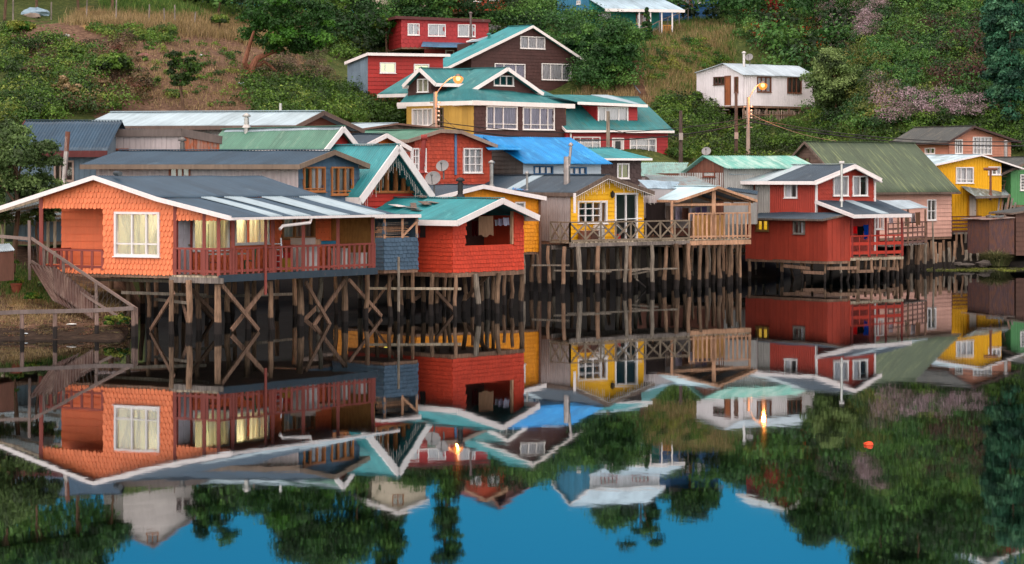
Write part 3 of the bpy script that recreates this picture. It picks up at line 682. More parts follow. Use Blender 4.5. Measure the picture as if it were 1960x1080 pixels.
pilerow([(810, 598), (836, 600), (889, 596), (862, 598), (932, 592), (925, 596), (980, 590), (944, 594), (905, 588), (850, 588), (965, 584)], h2.z0 - .1, h2.root, .12)
br(835, 558, 602, 872, 598, 598, h2.root, TIMB); br(795, 572, 600, 812, 560, 596, h2.root, TIMB); br(940, 520, 600, 893, 570, 596, h2.root, TIMB)
m = MB(); m.beam(h2.pt(.0, -.02, h2.z0 - .14), h2.pt(h2.wa, -.02, h2.z0 - .14), .1, .16); m.beam(h2.pt(0, 0, h2.z0 - .14), h2.pt(0, h2.Lb, h2.z0 - .14), .1, .16); m.build('floor_beam', TIMB, h2.root)
c_ = P3(881, 372, 597); chimney((c_[0], c_[1], c_[2] - .1), .55, .11, h2.root, plain('#2a2828', .5, .4))
# loose sheets and rubbish lying on the teal roof
def on_roof(hh, seg, f, b):                                # point on a roof slope
    (a0, z0), (a1, z1) = hh.pr[seg], hh.pr[seg + 1]; return hh.pt(a0 + (a1 - a0) * f, b, z0 + (z1 - z0) * f)
bd = thing('roof_debris', 'weathered plywood and torn sheet lying on the teal roof of the red house', 'debris', on_roof(h2, 0, .6, 2))
for k in range(7):
    f = random.uniform(.35, .9); b = random.uniform(1.9, 3.6); p0 = on_roof(h2, 0, f, b); p1 = on_roof(h2, 0, min(.97, f + random.uniform(.0, .25)), b + random.uniform(.4, 1.)); m = MB(); up = np.array([0, 0, .06 + .012 * k]); m.beam(p0 + up, p1 + up, random.uniform(.15, .45), .02); m.build('board', random.choice([GREYW, BROWNB, WF, GREYW]), bd)

# --- amber house behind the red one
AMB = paint('#f59a0c', .14, .6, .05, '#a86a1c', .14)
h3 = house('stilt_house', 'amber yellow shingled house on piles behind the red porch house, low white-trimmed gable', (797, 566), 32.5, 128, 'R', [(790, 388), (925, 354), (1045, 377)], 1033, ('m', 7), 481, zbm=2.0,
           gst=('square', AMB, (.18, .19)), roof=SLATE2, fascia=WF, fh=.2, ov=.4)
h3.win('G', (986, 388, 1003, 420), cols=()); h3.finish()
pilerow([(1001, 560), (1020, 557), (1030, 559), (975, 556), (945, 556), (1015, 548)], 1.85, h3.root, .12)
for x, y0, y1, W, r in ((941, 357, 309, 552, .10), (1009, 366, 330, 553, .06)):
    p = P3(x, y0, W); chimney(p, (y0 - y1) * dist(W) / F - .2, r, h3.root, plain('#9a9894', .35, .7, .3))
m = MB(); p = P3(1033, 376, 559); m.tube([p, P3(1034, 485, 559), (P3(1034, 485, 559)[0], p[1], -.8)], .06, 8); m.build('downpipe', paint('#6b4a3a'), h3.root)

# --- yellow house with deck
YEL = paint('#f7b808', .1, .55, .03, '#a87c20', .08); GCOR = paint('#a89c98', .22, .5, .12, '#7b6657', .05)
h4 = house('stilt_house', 'yellow clapboard house with icicle lights along its gable and grey corrugated side, on piles', (1092, 558), 36, 130, 'R', [(1101, 369), (1163, 335), (1252, 367)], 1232, ('ridge', 935), 463,
           ov=.5, gst=('clap', YEL, .21), sst=('corr', GCOR, .17), roof=SLATE2, fascia=BROWNB, fh=.2)
h4.win('G', (1106, 386, 1149, 426), cols=(.33, .66), rows=(.33, .66), curt='sides', cm=cloth('#b87a45')); h4.win('G', (1149, 386, 1160, 426), cols=(), curt='full', cm=cloth('#b87a45'), bar=.08)
sd = h4.grect((1177, 371, 1218, 455)); sd = (sd[0], sd[1], h4.z0 + .05, sd[3]); h4.wins.append(('G', sd, dict(cols=(.5,), curt=None, bar=.07)))
h4.finish()
ln = thing('icicle_lights', 'white icicle string lights hanging along the yellow house gable', 'string lights', h4.pt(h4.wa / 2, -.55, h4.pr[1][1])); m = MB(); ICE = plain('#e9e2d8', .4)
for (a0, z0), (a1, z1) in zip(h4.pr, h4.pr[1:]):
    n = int(abs(a1 - a0) / .11); m.tube([h4.pt(a0, -.56, z0 - .2), h4.pt(a1, -.56, z1 - .2)], .012, 4)
    for i in range(n):
        f = (i + .5) / n; a = a0 + (a1 - a0) * f; z = z0 + (z1 - z0) * f - .2; L = random.choice([.15, .3, .45, .25, .55]); m.tube([h4.pt(a, -.56, z), h4.pt(a + .02, -.56, z - L)], .006, 4)
        for t in np.arange(.1, L, .1): p = h4.pt(a + .02 * t, -.56, z - t); m.lathe(p, [(.003, -.015), (.014, 0), (.003, .015)], 4)
m.build('strand', ICE, ln)
wl = thing('wall_lantern', 'black lantern on the yellow wall left of the sliding door', 'lantern', h4.pt(h4.grect((1170, 370, 1172, 380))[0], -.1, zat(372, h4.O[1]))); p = np.array(wl.location)
m = MB(); m.lathe(p, [(.03, -.2), (.09, -.12), (.11, .05), (.05, .12), (.01, .18)], 8); m.build('shade', plain('#1c1a18', .5), wl); m = MB(); m.beam(p + (0, 0, .1), p + (.05, .2, .12), .03, .03); m.build('bracket', plain('#1c1a18', .5), wl)
for x, y0, y1, W, r, lean in ((1085, 358, 300, 555, .16, (0, 0)), (1088, 316, 283, 555, .07, (.12, 0))):
    p = P3(x, y0, W); chimney(p, (y0 - y1) * dist(W) / F, r, h4.root, plain('#a59a95', .35, .7, .3), cap=r < .1, lean=lean)
o_ = sheet('roof_panel', *[on_roof(h4, 0, f, b) + (0, 0, .02) for f, b in ((.98, 4.3), (.98, 5.2), (.1, 5.2), (.1, 4.3))], PALESH, h4.root)
m = MB(); p = P3(1100, 370, 560); m.tube([p, P3(1100, 408, 560)], .07, 8); m.build('downpipe', WF, h4.root)
dkz = zat(463.5, dist(561)); A4, B4, C4 = P2(1091, 561), P2(1319, 551.5), P2(1436, 547.4); w3 = lambda p, z: np.array([p[0], p[1], z])
DK = thing('deck', 'weathered timber deck with crossed railing on tall piles before the yellow house', 'deck', w3((A4 + B4) / 2, dkz)); bk = ang(125)
planks([w3(A4, dkz), w3(B4, dkz), w3(B4 + bk * 4.2, dkz), w3(A4 + bk * 1.7, dkz)], PALE, DK)
m = MB(); m.beam(w3(A4, dkz - .16), w3(B4, dkz - .16), .12, .18); m.build('deck_beam', GREYW, DK)
m = MB(); m.beam(w3(A4 + bk * 1.5, dkz - .3), w3(B4 + bk * 1.5, dkz - .3), .12, .2); m.build('deck_beam', GREYW, DK)
rail(w3(A4, dkz), w3(B4, dkz), .95, paint('#8d7c68', .3), DK, gap=.98, style='x'); rail(w3(A4, dkz), w3(A4 + bk * 1.6, dkz), .95, paint('#8d7c68', .3), DK, gap=.98, style='x')
pilerow([(1049, 560), (1080, 562), (1107, 561), (1144, 560), (1199, 558), (1247, 557), (1275, 553), (1296, 553), (1318, 552)], dkz - .2, DK, .13)
pilerow([(1060, 552), (1127, 552), (1155, 553), (1181, 551), (1187, 548), (1215, 549), (1240, 547), (1262, 545), (1308, 547), (1095, 545), (1140, 543), (1165, 541), (1225, 541), (1285, 541), (1205, 556)], dkz - .2, DK, .12)
for s in ((1018, 508, 560, 1090, 508, 561), (1060, 518, 561, 1170, 520, 560), (1086, 519, 560, 1300, 514, 553), (1200, 522, 556, 1240, 513, 553), (1218, 535, 556, 1236, 550, 553), (1205, 526, 555, 1260, 516, 552)): br(*s, DK, PILEG, .05, .08)

# --- open timber shelter
h5 = house('timber_shelter', 'open timber shelter with pale zinc roof and washing inside, right end of the deck', (1286, 552), 36, 128, 'R', [(1298, 383), (1375, 357), (1449, 383)], 1436, ('m', 6.2), 463, zbm=dkz, cat='shelter',
           ov=.3, gst=('clap', NEWW), roof=[roofm('#b9d2d8', '#9fb4ba', .15), SLATE2], fascia=NEWW, fh=.13, gwall=False, swall=False, nofloor=True)
h5.z0 = dkz
m = MB(); L5 = h5.Lb; m.quad(h5.pt(0, L5, dkz), h5.pt(h5.wa, L5, dkz), h5.pt(h5.wa, L5, 5.2), h5.pt(0, L5, 5.2)); m.quad(h5.pt(0, L5, dkz), h5.pt(0, 3.2, dkz), h5.pt(0, 3.2, 4.8), h5.pt(0, L5, 4.8)); m.build('back_wall', paint('#3d2f28'), h5.root)
for a, b, s in ((hitline(1366, h5.O, h5.D), 0, .2), (h5.wa - .05, 0, .12), (0, 0, .13), (0, 3, .1), (h5.wa, 3, .1), (h5.wa * .5, 3, .09), (h5.wa * .75, 3, .09), (h5.wa * .25, 3, .09)):
    m = MB(); m.beam(h5.pt(a, b, dkz), h5.pt(a, b, ptop(h5.pr, a) - .04), s, s); m.build('post', NEWW, h5.root)
for b in (0, 1.5, 3., 4.5):
    for (a0, z0), (a1, z1) in zip(h5.pr, h5.pr[1:]): m = MB(); m.beam(h5.pt(a0, b, z0 - .12), h5.pt(a1, b, z1 - .12), .06, .12); m.build('rafter', NEWW, h5.root)
m = MB(); m.beam(h5.pt(0, 0, h5.pr[0][1] - .25), h5.pt(h5.wa, 0, h5.pr[0][1] - .25), .06, .12); m.beam(h5.pt(0, 3, h5.pr[0][1] - .25), h5.pt(h5.wa, 3, h5.pr[0][1] - .25), .06, .12); m.beam(h5.pt(h5.wa * .35, 3, dkz + 1.15), h5.pt(h5.wa, 3, dkz + 1.15), .05, .1); m.build('tie_beam', NEWW, h5.root)
planks([w3(B4, dkz + .0), w3(C4, dkz + .0), w3(C4 + bk * 5, dkz), w3(B4 + bk * 5, dkz)], PALE, h5.root)
m = MB(); m.beam(w3(B4, dkz - .2), w3(C4, dkz - .2), .14, .22); m.build('deck_beam', NEWW, h5.root)
rail(w3(B4, dkz), w3(C4, dkz), 1.3, NEWW, h5.root, gap=.29, bw=.09)
m = MB(); m.fbox(P2(1335, 550), ang(36), perp(ang(36), ang(126)), 0, 2.1, dkz + .05, dkz + 1.2, -.3, -.26); m.build('chipboard_panel', paint('#dda864', .35, .8, .25, '#a87238'), h5.root)
for k, (x0, x1, y, ln_, c, lb) in enumerate(((1293, 1305, 396, .8, '#cfc2da', 'pale lilac shirt hanging first on the shelter line'), (1306, 1318, 398, .75, '#6d4a3e', 'brown towel on the shelter line next to lilac shirt'), (1320, 1329, 398, .75, '#d9d2e2', 'white and yellow printed shirt on the shelter line'),
                                      (1331, 1341, 396, .7, '#7d7196', 'dull violet top on the shelter line'), (1343, 1353, 395, .7, '#6a5f80', 'grey violet trousers at right of the shelter line'), (1275, 1289, 394, .9, '#9a857a', 'grey brown sheet hanging beside the shelter corner post'))):
    hang('garment', lb, 'clothing', q(x0, y, 548.5), q(x1, y, 547.5), q(x0, y, 548)[2], ln_ * .85, cloth(c), 'washing in the timber shelter', drop=.0)
hang('shade_cloth', 'dark mesh cloth screening the gap beside the yellow house', 'cloth', q(1236, 386, 553), q(1273, 388, 551), q(1240, 388, 552)[2], 1.5, cloth('#2b2423', .1))
pilerow([(1341, 552), (1352, 550), (1376, 549), (1417, 546), (1396, 546)], dkz - .25, h5.root, .12)
pilerow([(1337, 541), (1365, 543), (1392, 540), (1400, 543), (1311, 538), (1356, 536), (1326, 534), (1385, 534), (1410, 538)], dkz - .25, h5.root, .11)
ld = thing('ladder', 'thin wooden ladder standing among the piles under the shelter', 'ladder', P3(1322, 540, 543)); m = MB()
for x in (1313, 1327): m.beam(P3(x, 540, 543), P3(x - 2, 478, 543), .04, .04)
m.build('side_rail', PILEG, ld)
for k in range(6): m = MB(); y = 534 - k * 10; m.beam(P3(1313, y, 543), P3(1327, y + 1, 543), .03, .03); m.build('rung', PILEG, ld)
# --- dark red shed on low piles
SHR = paint('#a83c28', .2, .65, .1, '#5d2b22', .14); RED7 = paint('#b03c2a', .16, .6, .06, '#5d2b22', .08)
h6 = house('shed', 'dark red board shed on low piles with one lit yellow window, near right', (1583.5, 539.5), 36, 133, 'R', [(1574, 420), (1630, 408)], 1627, ('side', 1427), 500, cat='shed', ov=.15,
           gst=('vboard', SHR, .3), roof=SLATE2, fascia=BROWNB, fh=.1)
r_ = h6.srect((1449, 422, 1471, 441)); h6.wins.append(('S', r_, dict(cols=(.5,), curt=None, glass=True, frame=paint('#8d6a3a'), bar=.07))); h6.win('S', (1520, 424, 1540, 447), cols=(.55,), curt='left', frame=GREYW)
h6.finish()
m = MB(); g_ = lambda b, n, z: tuple(h6.pt(n, b, z)); m.quad(g_(r_[0], .15, r_[2]), g_(r_[1], .15, r_[2]), g_(r_[1], .15, r_[3]), g_(r_[0], .15, r_[3])); m.build('blind', emit('#e9b41c', .7), h6.root)
pilerow([(1434, 534), (1447, 531), (1497, 535), (1535, 537), (1579, 539), (1609, 538.5), (1625, 538)], h6.z0 - .05, h6.root, .10)
pilerow([(1462, 528), (1488, 528), (1516, 530), (1555, 531), (1470, 524), (1590, 530), (1540, 526)], h6.z0 - .05, h6.root, .10)
for s in ((1500, 509, 536, 1550, 514, 538), (1538, 521, 538, 1578, 523, 539), (1583, 514, 539, 1645, 513, 538), (1512, 510, 536, 1522, 540, 530)): br(*s, h6.root, TIMB, .06, .17)

# --- red house with scalloped white gable
h7 = house('house', 'brick red house with scalloped white gable trim and steel flue, above the board shed', (1562, 535), 35, 140, 'R', [(1559, 347), (1636, 315), (1687, 342)], 1674, ('ridge', 1443), 460, zbm=1.4,
           ov=.5, gst=('round', RED7, (.2, .22)), sst=[(1474, 'corr', RED7, .14), (None, 'corr', paint('#a9a49c', .2, .5, .1, '#7b6657', .05), .16)], roof=[roofm('#a9b6ba', '#7fae9f', .25), SLATE2], fascia=WF, fh=.2, rsplit=(0, .42, SLATE2), trim=WF)
h7.win('G', (1595, 338, 1622, 374), cols=(.6,)); h7.win('G', (1632, 338, 1659, 374), cols=(.5,), curt='half')
h7.win('S', (1503, 349, 1526, 378), cols=(.5,), curt='right'); h7.win('S', (1419, 344, 1445, 372), cols=(), curt=None, frame=paint('#7a4030')); h7.finish()
m = MB(); n_ = 26
for (a0, z0), (a1, z1) in zip(h7.pr, h7.pr[1:]):          # the scalloped edge of the gable boards
    for i in range(n_):
        f = (i + .5) / n_; m.lathe(h7.pt(a0 + (a1 - a0) * f, -.53, z0 + (z1 - z0) * f - .2), [(.02, -.05), (.07, -.02), (.07, .03)], 6)
m.build('scallop_trim', WF, h7.root)
ch = P3(1611, 384, 541); chimney(ch, 1.95, .07, h7.root, plain('#b9b5b0', .3, .7, .2), cap=False, elbow=.13)
# porch roof and porch deck
TL, TR, BR, BL = P3(1560, 383, 535), P3(1676, 381, 530), P3(1745, 409, 534.5), P3(1634, 411, 540)
sheet('porch_roof', TL, TR, BR, BL, SLATE2, h7.root); lp = lambda p, qq, f: p + (qq - p) * f
sheet('roof_panel', lp(TL, TR, .42) + (0, 0, .03), lp(TL, TR, .55) + (0, 0, .03), lp(BL, BR, .6) + (0, 0, .03), lp(BL, BR, .47) + (0, 0, .03), PALESH, h7.root)
m = MB(); m.beam(BL - (0, 0, .1), BR - (0, 0, .1), .05, .2); m.beam(TL - (0, 0, .09), BL - (0, 0, .09), .05, .2); m.build('fascia', WF, h7.root)
PA, PB = P2(1628, 538), P2(1728, 534); pz = zat(492, dist(538)); vb = ang(130)
planks([w3(PA, pz), w3(PB, pz), w3(PB + vb * 2.6, pz), w3(PA + vb * 2.6, pz)], TIMB, h7.root)
for f in (.03, .36, .67, .98):
    p = PA + (PB - PA) * f; m = MB(); m.beam(w3(p, pz - .05), w3(p, zat(412, p[1])), .1, .1); m.build('post', paint('#8d2a22'), h7.root)
rail(w3(PA, pz), w3(PB, pz), 1.12, paint('#c23a26', .2), h7.root, gap=.62, style='board'); m = MB(); m.beam(w3(PA, pz - .14), w3(PB, pz - .14), .12, .14); m.build('deck_beam', PALE, h7.root)
m = MB(); p, p2 = PA + vb * 2.5, PB + vb * 2.5; m.quad(w3(p, pz), w3(p2, pz), w3(p2, pz + 2.3), w3(p, pz + 2.3)); m.build('porch_wall', paint('#7d2420', .2), h7.root)
window(PA + vb * 2.5, ang(36), perp(ang(36), vb), (.3, 1.1, pz + 1.2, pz + 1.9), h7.root, curt=None)
pilerow([(1642, 538), (1668, 537), (1684, 536), (1700, 535), (1717, 534)], pz - .15, h7.root, .11); pilerow([(1634, 531), (1656, 530), (1675, 529), (1694, 529), (1711, 528), (1726, 529)], pz - .15, h7.root, .1)
for s in ((1630, 520, 538, 1672, 519, 537), (1672, 513, 536, 1715, 515, 534)): br(*s, h7.root, TIMB, .06, .16)
hang('garment', 'bright red shirt hanging on the dark red porch', 'clothing', q(1632, 434, 537), q(1641, 433, 536.6), q(1634, 433, 537)[2], .38, cloth('#d8141a', .2), 'washing on the dark red porch')
hang('garment', 'black sweater hanging on the dark red porch', 'clothing', q(1641, 433, 536.6), q(1652, 432, 536.3), q(1645, 433, 536.5)[2], .58, cloth('#141416', .05), 'washing on the dark red porch', drop=.2)
hang('garment', 'blue jacket hanging on the dark red porch', 'clothing', q(1653, 431, 536.2), q(1662, 431, 535.8), q(1656, 430, 536)[2], .75, cloth('#123f9c', .1), 'washing on the dark red porch', drop=.2)
# --- second porch with salmon house
SAL = paint('#e3ae9b', .16, .65, .1, '#8a6a5e', .12)
h8 = house('warehouse', 'large salmon clapboard building under a mossy green corrugated roof', (1622, 512), 41, 131, 'L', [(1628, 369), (1540, 271)], (9.5,), ('side', 1821), 455, zbm=1.75, cat='warehouse', ov=.35, fold=1,
           gst=('clap', paint('#6d5549', .25), .2), sst=('clap', SAL, .26), roof=MOSS, fascia=BROWNB, fh=.14)
h8.win('S', (1774, 383, 1790, 421), cols=(.5,), rows=(.45,), curt='full', cm=cloth('#8c7d72')); h8.win('G', (1531, 302, 1550, 312), cols=(.5,), frame=paint('#5d4438'), curt=None); h8.finish()
pilerow([(1738, 518), (1753, 520), (1768, 517), (1775, 514), (1790, 513), (1800, 515), (1817, 512), (1828, 511), (1760, 512), (1783, 509), (1806, 508), (1745, 510)], 1.6, h8.root, .125)
PR = thing('porch', 'small porch with pale zinc roof, white washing and grey slat rail before the salmon building', 'porch', P3(1730, 470, 522))
sheet('roof', P3(1679, 384, 524), P3(1740, 383, 520), P3(1776, 397, 523), P3(1716, 400, 528), ZINC, PR)
z9 = zat(468, dist(525)); A9, B9 = P2(1700, 529), P2(1774, 521)
planks([w3(A9, z9), w3(B9, z9), w3(B9 + vb * 2.2, z9), w3(A9 + vb * 2.2, z9)], GREYW, PR); rail(w3(A9, z9), w3(B9, z9), 1.25, paint('#7d5a50', .3), PR, gap=.75, style='slat')
for f in (.25, .5, .96): p = A9 + (B9 - A9) * f; m = MB(); m.beam(w3(p, z9), w3(p, zat(401, p[1])), .1, .1); m.build('post', TIMB, PR)
m = MB(); p, p2 = A9 + vb * 2.2, B9 + vb * 2.2 - ang(38) * 1.6; m.quad(w3(p, z9), w3(p2, z9), w3(p2, z9 + 2.3), w3(p, z9 + 2.3)); m.build('porch_wall', paint('#a02a24', .2), PR)
window(A9 + vb * 2.2, ang(38), perp(ang(38), vb), (1.2, 1.95, z9 + .9, z9 + 1.8), PR, curt='left')
for x0, x1, y, l_, c, lb in ((1701, 1709, 412, .5, '#ded8e2', 'white shirt hanging between porch posts'), (1732, 1741, 412, .6, '#cfc3a8', 'cream cloth hanging on the small porch'), (1743, 1751, 408, .5, '#dfe0ea', 'white vest hanging at corner of the small porch'), (1752, 1761, 406, .75, '#8d6a55', 'brown trousers hanging beside the salmon wall')):
    hang('garment', lb, 'clothing', q(x0, y, 525), q(x1, y, 523.5), q(x0, y, 524)[2], l_, cloth(c), 'washing before the salmon building')
pilerow([(1738, 521), (1758, 521), (1771, 520), (1722, 523), (1712, 520), (1790, 517)], z9 - .1, PR, .11)
pole_ = thing('mooring_pole', 'tall thin pole beside the salmon building, standing in the mud', 'pole', P3(1785, 520, 518)); m = MB(); m.tube([P3(1788, 524, 520), P3(1785, 424, 520)], [.07, .05], 8); m.build('shaft', PILEG, pole_)
# --- yellow house right
YL9 = paint('#f2b004', .12, .6, .06, '#9c7a1a', .05)
h9 = house('house', 'bright yellow corrugated two-storey house at the right shore', (1790, 502.5), 19, 118, 'R', [(1786, 316), (1879, 296), (1962, 323)], 1917, ('ridge', 1772), 440, zbm=zat(372, dist(501)), ov=.45,
           gst=('corr', YL9, .2), roof=[roofm('#b9ccd6', '#6c7c74', .38), DARKR], fascia=WF, fh=.1)
h9.win('G', (1830, 321, 1862, 350), cols=(.28, .6), curt='full', rows=(.2,)); h9.win('G', (1892, 320, 1914, 334), cols=(.33, .66), frame=WF, curt='sides'); h9.finish()
wall('lower_wall', h9.O, h9.D, h9.NG, h9.grect((1822, 370, 1918, 440))[0], h9.grect((1822, 370, 1918, 440))[1], zat(443, dist(501)), [(-9, h9.z0), (30, h9.z0)], [], 'corr', YL9, h9.root, .2)
dd = h9.grect((1852, 373, 1868, 433)); door(h9.O - h9.E * .08, h9.D, h9.NG, dd, h9.root, paint('#c9b9ae', .1), frame=paint('#c58a1a'))
sheet('porch_roof', P3(1840, 357, 502), P3(1918, 357, 499), P3(1934, 374, 501), P3(1868, 376, 505), roofm('#68706a', '#9fb0b4', .35), h9.root)
m = MB(); m.beam(P3(1868, 378, 505), P3(1934, 376, 501), .06, .16); m.build('fascia', GREYW, h9.root)
rail(P3(1822, 446, 503), P3(1922, 443, 500), 1.05, paint('#6d4234', .3), h9.root, gap=1.6, style='slat')
m = MB(); m.beam(P3(1822, 447, 503), P3(1925, 444, 500), .3, .12); m.build('walkway', GREYW, h9.root)
pilerow([(1841, 508), (1867, 507), (1873, 509), (1848, 503), (1886, 505), (1830, 505), (1900, 507)], 2.0, h9.root, .11)
c9 = P3(1896, 373, 503); chimney(c9, 1.6, .08, h9.root, paint('#7a4a36'), cap=False, elbow=.45); c9 = P3(1867, 374, 503)
wm = thing('lean_ladder', 'wooden ladder leaning on the yellow house between its roof and the green house', 'ladder', P3(1925, 375, 499))
for dx in (0, 9): m = MB(); m.beam(P3(1908 + dx, 376, 500), P3(1922 + dx, 325, 499), .05, .05); m.build('side_rail', TIMB, wm)
for k in range(6): m = MB(); f = k / 6 + .08; m.beam(P3(1908 + 14 * f, 376 - 51 * f, 500), P3(1917 + 14 * f, 376 - 51 * f, 500), .03, .03); m.build('rung', TIMB, wm)
# --- green house at the edge
h10 = house('house', 'green board house cut by the right edge of the picture', (1935, 500), 18, 112, 'R', [(1915, 333), (1990, 300), (2060, 330)], 2040, ('m', 6), 392, ov=.5, gst=('vboard', paint('#5c9c60', .16, .6, .06, '#4a6a48', .1), .16), roof=DARKR, fascia=BROWNB, fh=.16)
h10.win('G', (1953, 335, 1975, 364), cols=(.33, .66), rows=(.2, .4, .6, .8), curt=None); h10.finish()
m = MB(); m.fbox(h10.O, h10.D, h10.NG, .4, 4, h10.z0 - .85, h10.z0, -2, -.3); m.build('lower_wall', paint('#3f8f55'), h10.root)
# --- shacks at the right shore
PUR = paint('#5d4344', .3, .7, .3, '#6f4630', .1)
h11 = house('shack', 'rusty purple corrugated shack on the right shore behind the grass tussock', (1893, 512), 12, 105, 'R', [(1886, 420), (1943, 416)], 1941, ('m', 3), 478, zbm=.8, cat='shack', ov=.2, gst=('corr', PUR, .16), roof=roofm('#8a8078', '#6b3e2e', .5), fascia=None, nofloor=True); h11.finish()
jk = thing('roof_junk', 'stones and old boards weighing down the rusty shack roof', 'junk', h11.pt(.8, .5, 2.7))
for k in range(9): m = MB(); p = h11.pt(random.uniform(.1, h11.wa - .1), random.uniform(-.1, 1.2), ptop(h11.pr, .6) + .08); m.beam(p, p + np.array([random.uniform(.1, .5), random.uniform(-.3, .3), random.uniform(0, .12)]), random.uniform(.08, .25), random.uniform(.05, .14)); m.build('scrap', random.choice([GREYW, BROWNB, plain('#6d7070')]), jk)
h12 = house('shack', 'brown plank hut at the right edge of the shore', (1944, 511), 10, 103, 'R', [(1938, 408), (2010, 396)], 2000, ('m', 3), 488, zbm=.7, cat='shack', ov=.2, gst=('clap', paint('#6a4638', .3), .3), roof=DARKR, fascia=BROWNB, fh=.1, nofloor=True); h12.finish()
lb_ = thing('leaning_boards', 'old boards leaning against the wall between yellow and green houses', 'boards', P3(1925, 420, 503))
for k in range(6): m = MB(); m.beam(P3(1908 + k * 5, 432, 504), P3(1914 + k * 6, 372 + 8 * (k % 3), 501), .12, .04); m.build('board', random.choice([TIMB, GREYW, BROWNB]), lb_)

# ================================================================ second row
TIN = paint('#b7aaa8', .18, .55, .10, '#8a6a58', .05)
h13 = house('house', 'long pinkish corrugated house with slate blue gable end, right behind the orange house', (571, 607), 57, 178, 'R', [(573, 315), (640, 288), (707, 315)], 687, ('side', 184), 400, zbm=2.2, ov=.4,
            gst=('square', BLS, (.32, .24)), sst=('corr', TIN, .2), roof=SLATE, fascia=paint('#84705f', .25), fh=.2)
WW = paint('#b2713f', .2); WWD = paint('#8c4f38', .2)
h13.win('G', (581, 321, 620, 366), cols=(.33, .66), frame=WW, curt='right', rows=(.1,)); h13.win('G', (634, 321, 674, 372), cols=(.33, .66), frame=WW, rows=(.12,), cm=cloth('#c8c4c6')); h13.win('S', (325, 318, 363, 340), cols=(.35, .65), frame=WWD); h13.finish()
c = P3(349, 294, 600); chimney(c, .42, .1, h13.root, plain('#6b6662', .45, .6))
h14 = house('house', 'red A-frame house with steep teal roof, wide white barge boards and tall wood-framed glazing', (697, 596), 57, 145, 'R', [(690, 378), (763, 277), (829, 373)], 822, ('ridge', 642), 420, zbm=2.2, ov=1.0,
            gst=('clap', paint('#c2362a', .14), .2), roof=TEAL, fascia=WF, fh=.34)
h14.win('G', (716, 320, 740, 367), cols=(.5,), frame=WW, curt=None); h14.win('G', (741, 305, 757, 367), cols=(), frame=WW, curt=None); h14.win('G', (758, 305, 772, 367), cols=(), frame=WW, curt=None); h14.win('G', (773, 320, 792, 367), cols=(.5,), frame=WW, curt=None); h14.finish()
ln = thing('icicle_lights', 'icicle lights hanging inside the steep gable of the A-frame house', 'string lights', h14.pt(3, -.9, h14.pr[1][1] - .5)); m = MB()
for (a0, z0), (a1, z1) in zip(h14.pr, h14.pr[1:]):
    for i in range(22):
        f = (i + .5) / 22; a = a0 + (a1 - a0) * f; z = z0 + (z1 - z0) * f - .45
        if ptop(h14.pr, a) < h14.pr[1][1] - 2.0: continue
        L = random.choice([.2, .4, .6, .3]); m.tube([h14.pt(a, -.85, z), h14.pt(a, -.85, z - L)], .007, 4)
m.build('strand', ICE, ln)
h15 = house('house', 'house under a ribbed green roof with pale ridge sheets, behind the blue gable', (632, 590), 57, 132, 'R', [(622, 286), (657, 242), (684, 276)], 690, ('ridge', 433), 330, zbm=3, ov=.4, gst=('clap', paint('#b5332b'), .2), roof=GREENR, fascia=WF, fh=.24); h15.finish()
o_ = sheet('ridge_sheet', *[on_roof(h15, 0, f, b) + (0, 0, .03) for f, b in ((1, -.3), (1, h15.Lb), (.85, h15.Lb), (.85, -.3))], ZINC, h15.root)
h16 = house('house', 'small orange gable with black roof, squeezed between green roof and terracotta house', (712, 572), 50, 140, 'R', [(703, 275), (740, 256), (787, 283)], 774, ('ridge', 640), 330, zbm=3, ov=.4, gst=('clap', paint('#d0661e')), roof=SLATE2, fascia=WF, fh=.2); h16.finish()
RS = paint('#c1492e', .16, .6, .08, '#6d3226', .16)
h17 = house('house', 'terracotta red shingled house with tall white grid window and blue corner strip', (793, 552), 42, 135, 'R', [(782, 267), (843, 248), (883, 250), (952, 278)], 941, ('m', 6), 345, zbm=3.2, ov=.35, gst=('square', RS, (.26, .2)), roof=[GREENR, GREENR, SLATE2], fascia=paint('#9a8374', .25), fh=.18)
h17.win('G', (887, 285, 921, 330), cols=(.33, .66), rows=(.33, .66)); h17.win('G', (789, 285, 800, 328), cols=(.5,), rows=(.33, .66)); h17.win('G', (806, 285, 814, 328), cols=(), rows=(.33, .66)); h17.finish()
m = MB(); r = h17.grect((869, 250, 873, 335)); m.fbox(h17.O, h17.D, h17.NG, r[0], r[1], r[2], r[3], .03, .07); m.build('corner_strip', paint('#5b7fa6'), h17.root)
c = P3(806, 330, 556); chimney(c, 1.6, .12, h17.root, paint('#96322a'), cap=False, elbow=.15, lean=(.15, 0))
h18 = house('house', 'light green-roofed low building with zinc sheets behind the shingled red house', (690, 530), 35, 150, 'R', [(668, 250), (760, 236), (850, 245)], 830, ('m', 5), 280, zbm=4, gst=('clap', BROWNB), roof=[ZINC, ZINC], fascia=paint('#7a5a4c'), fh=.1); h18.finish()
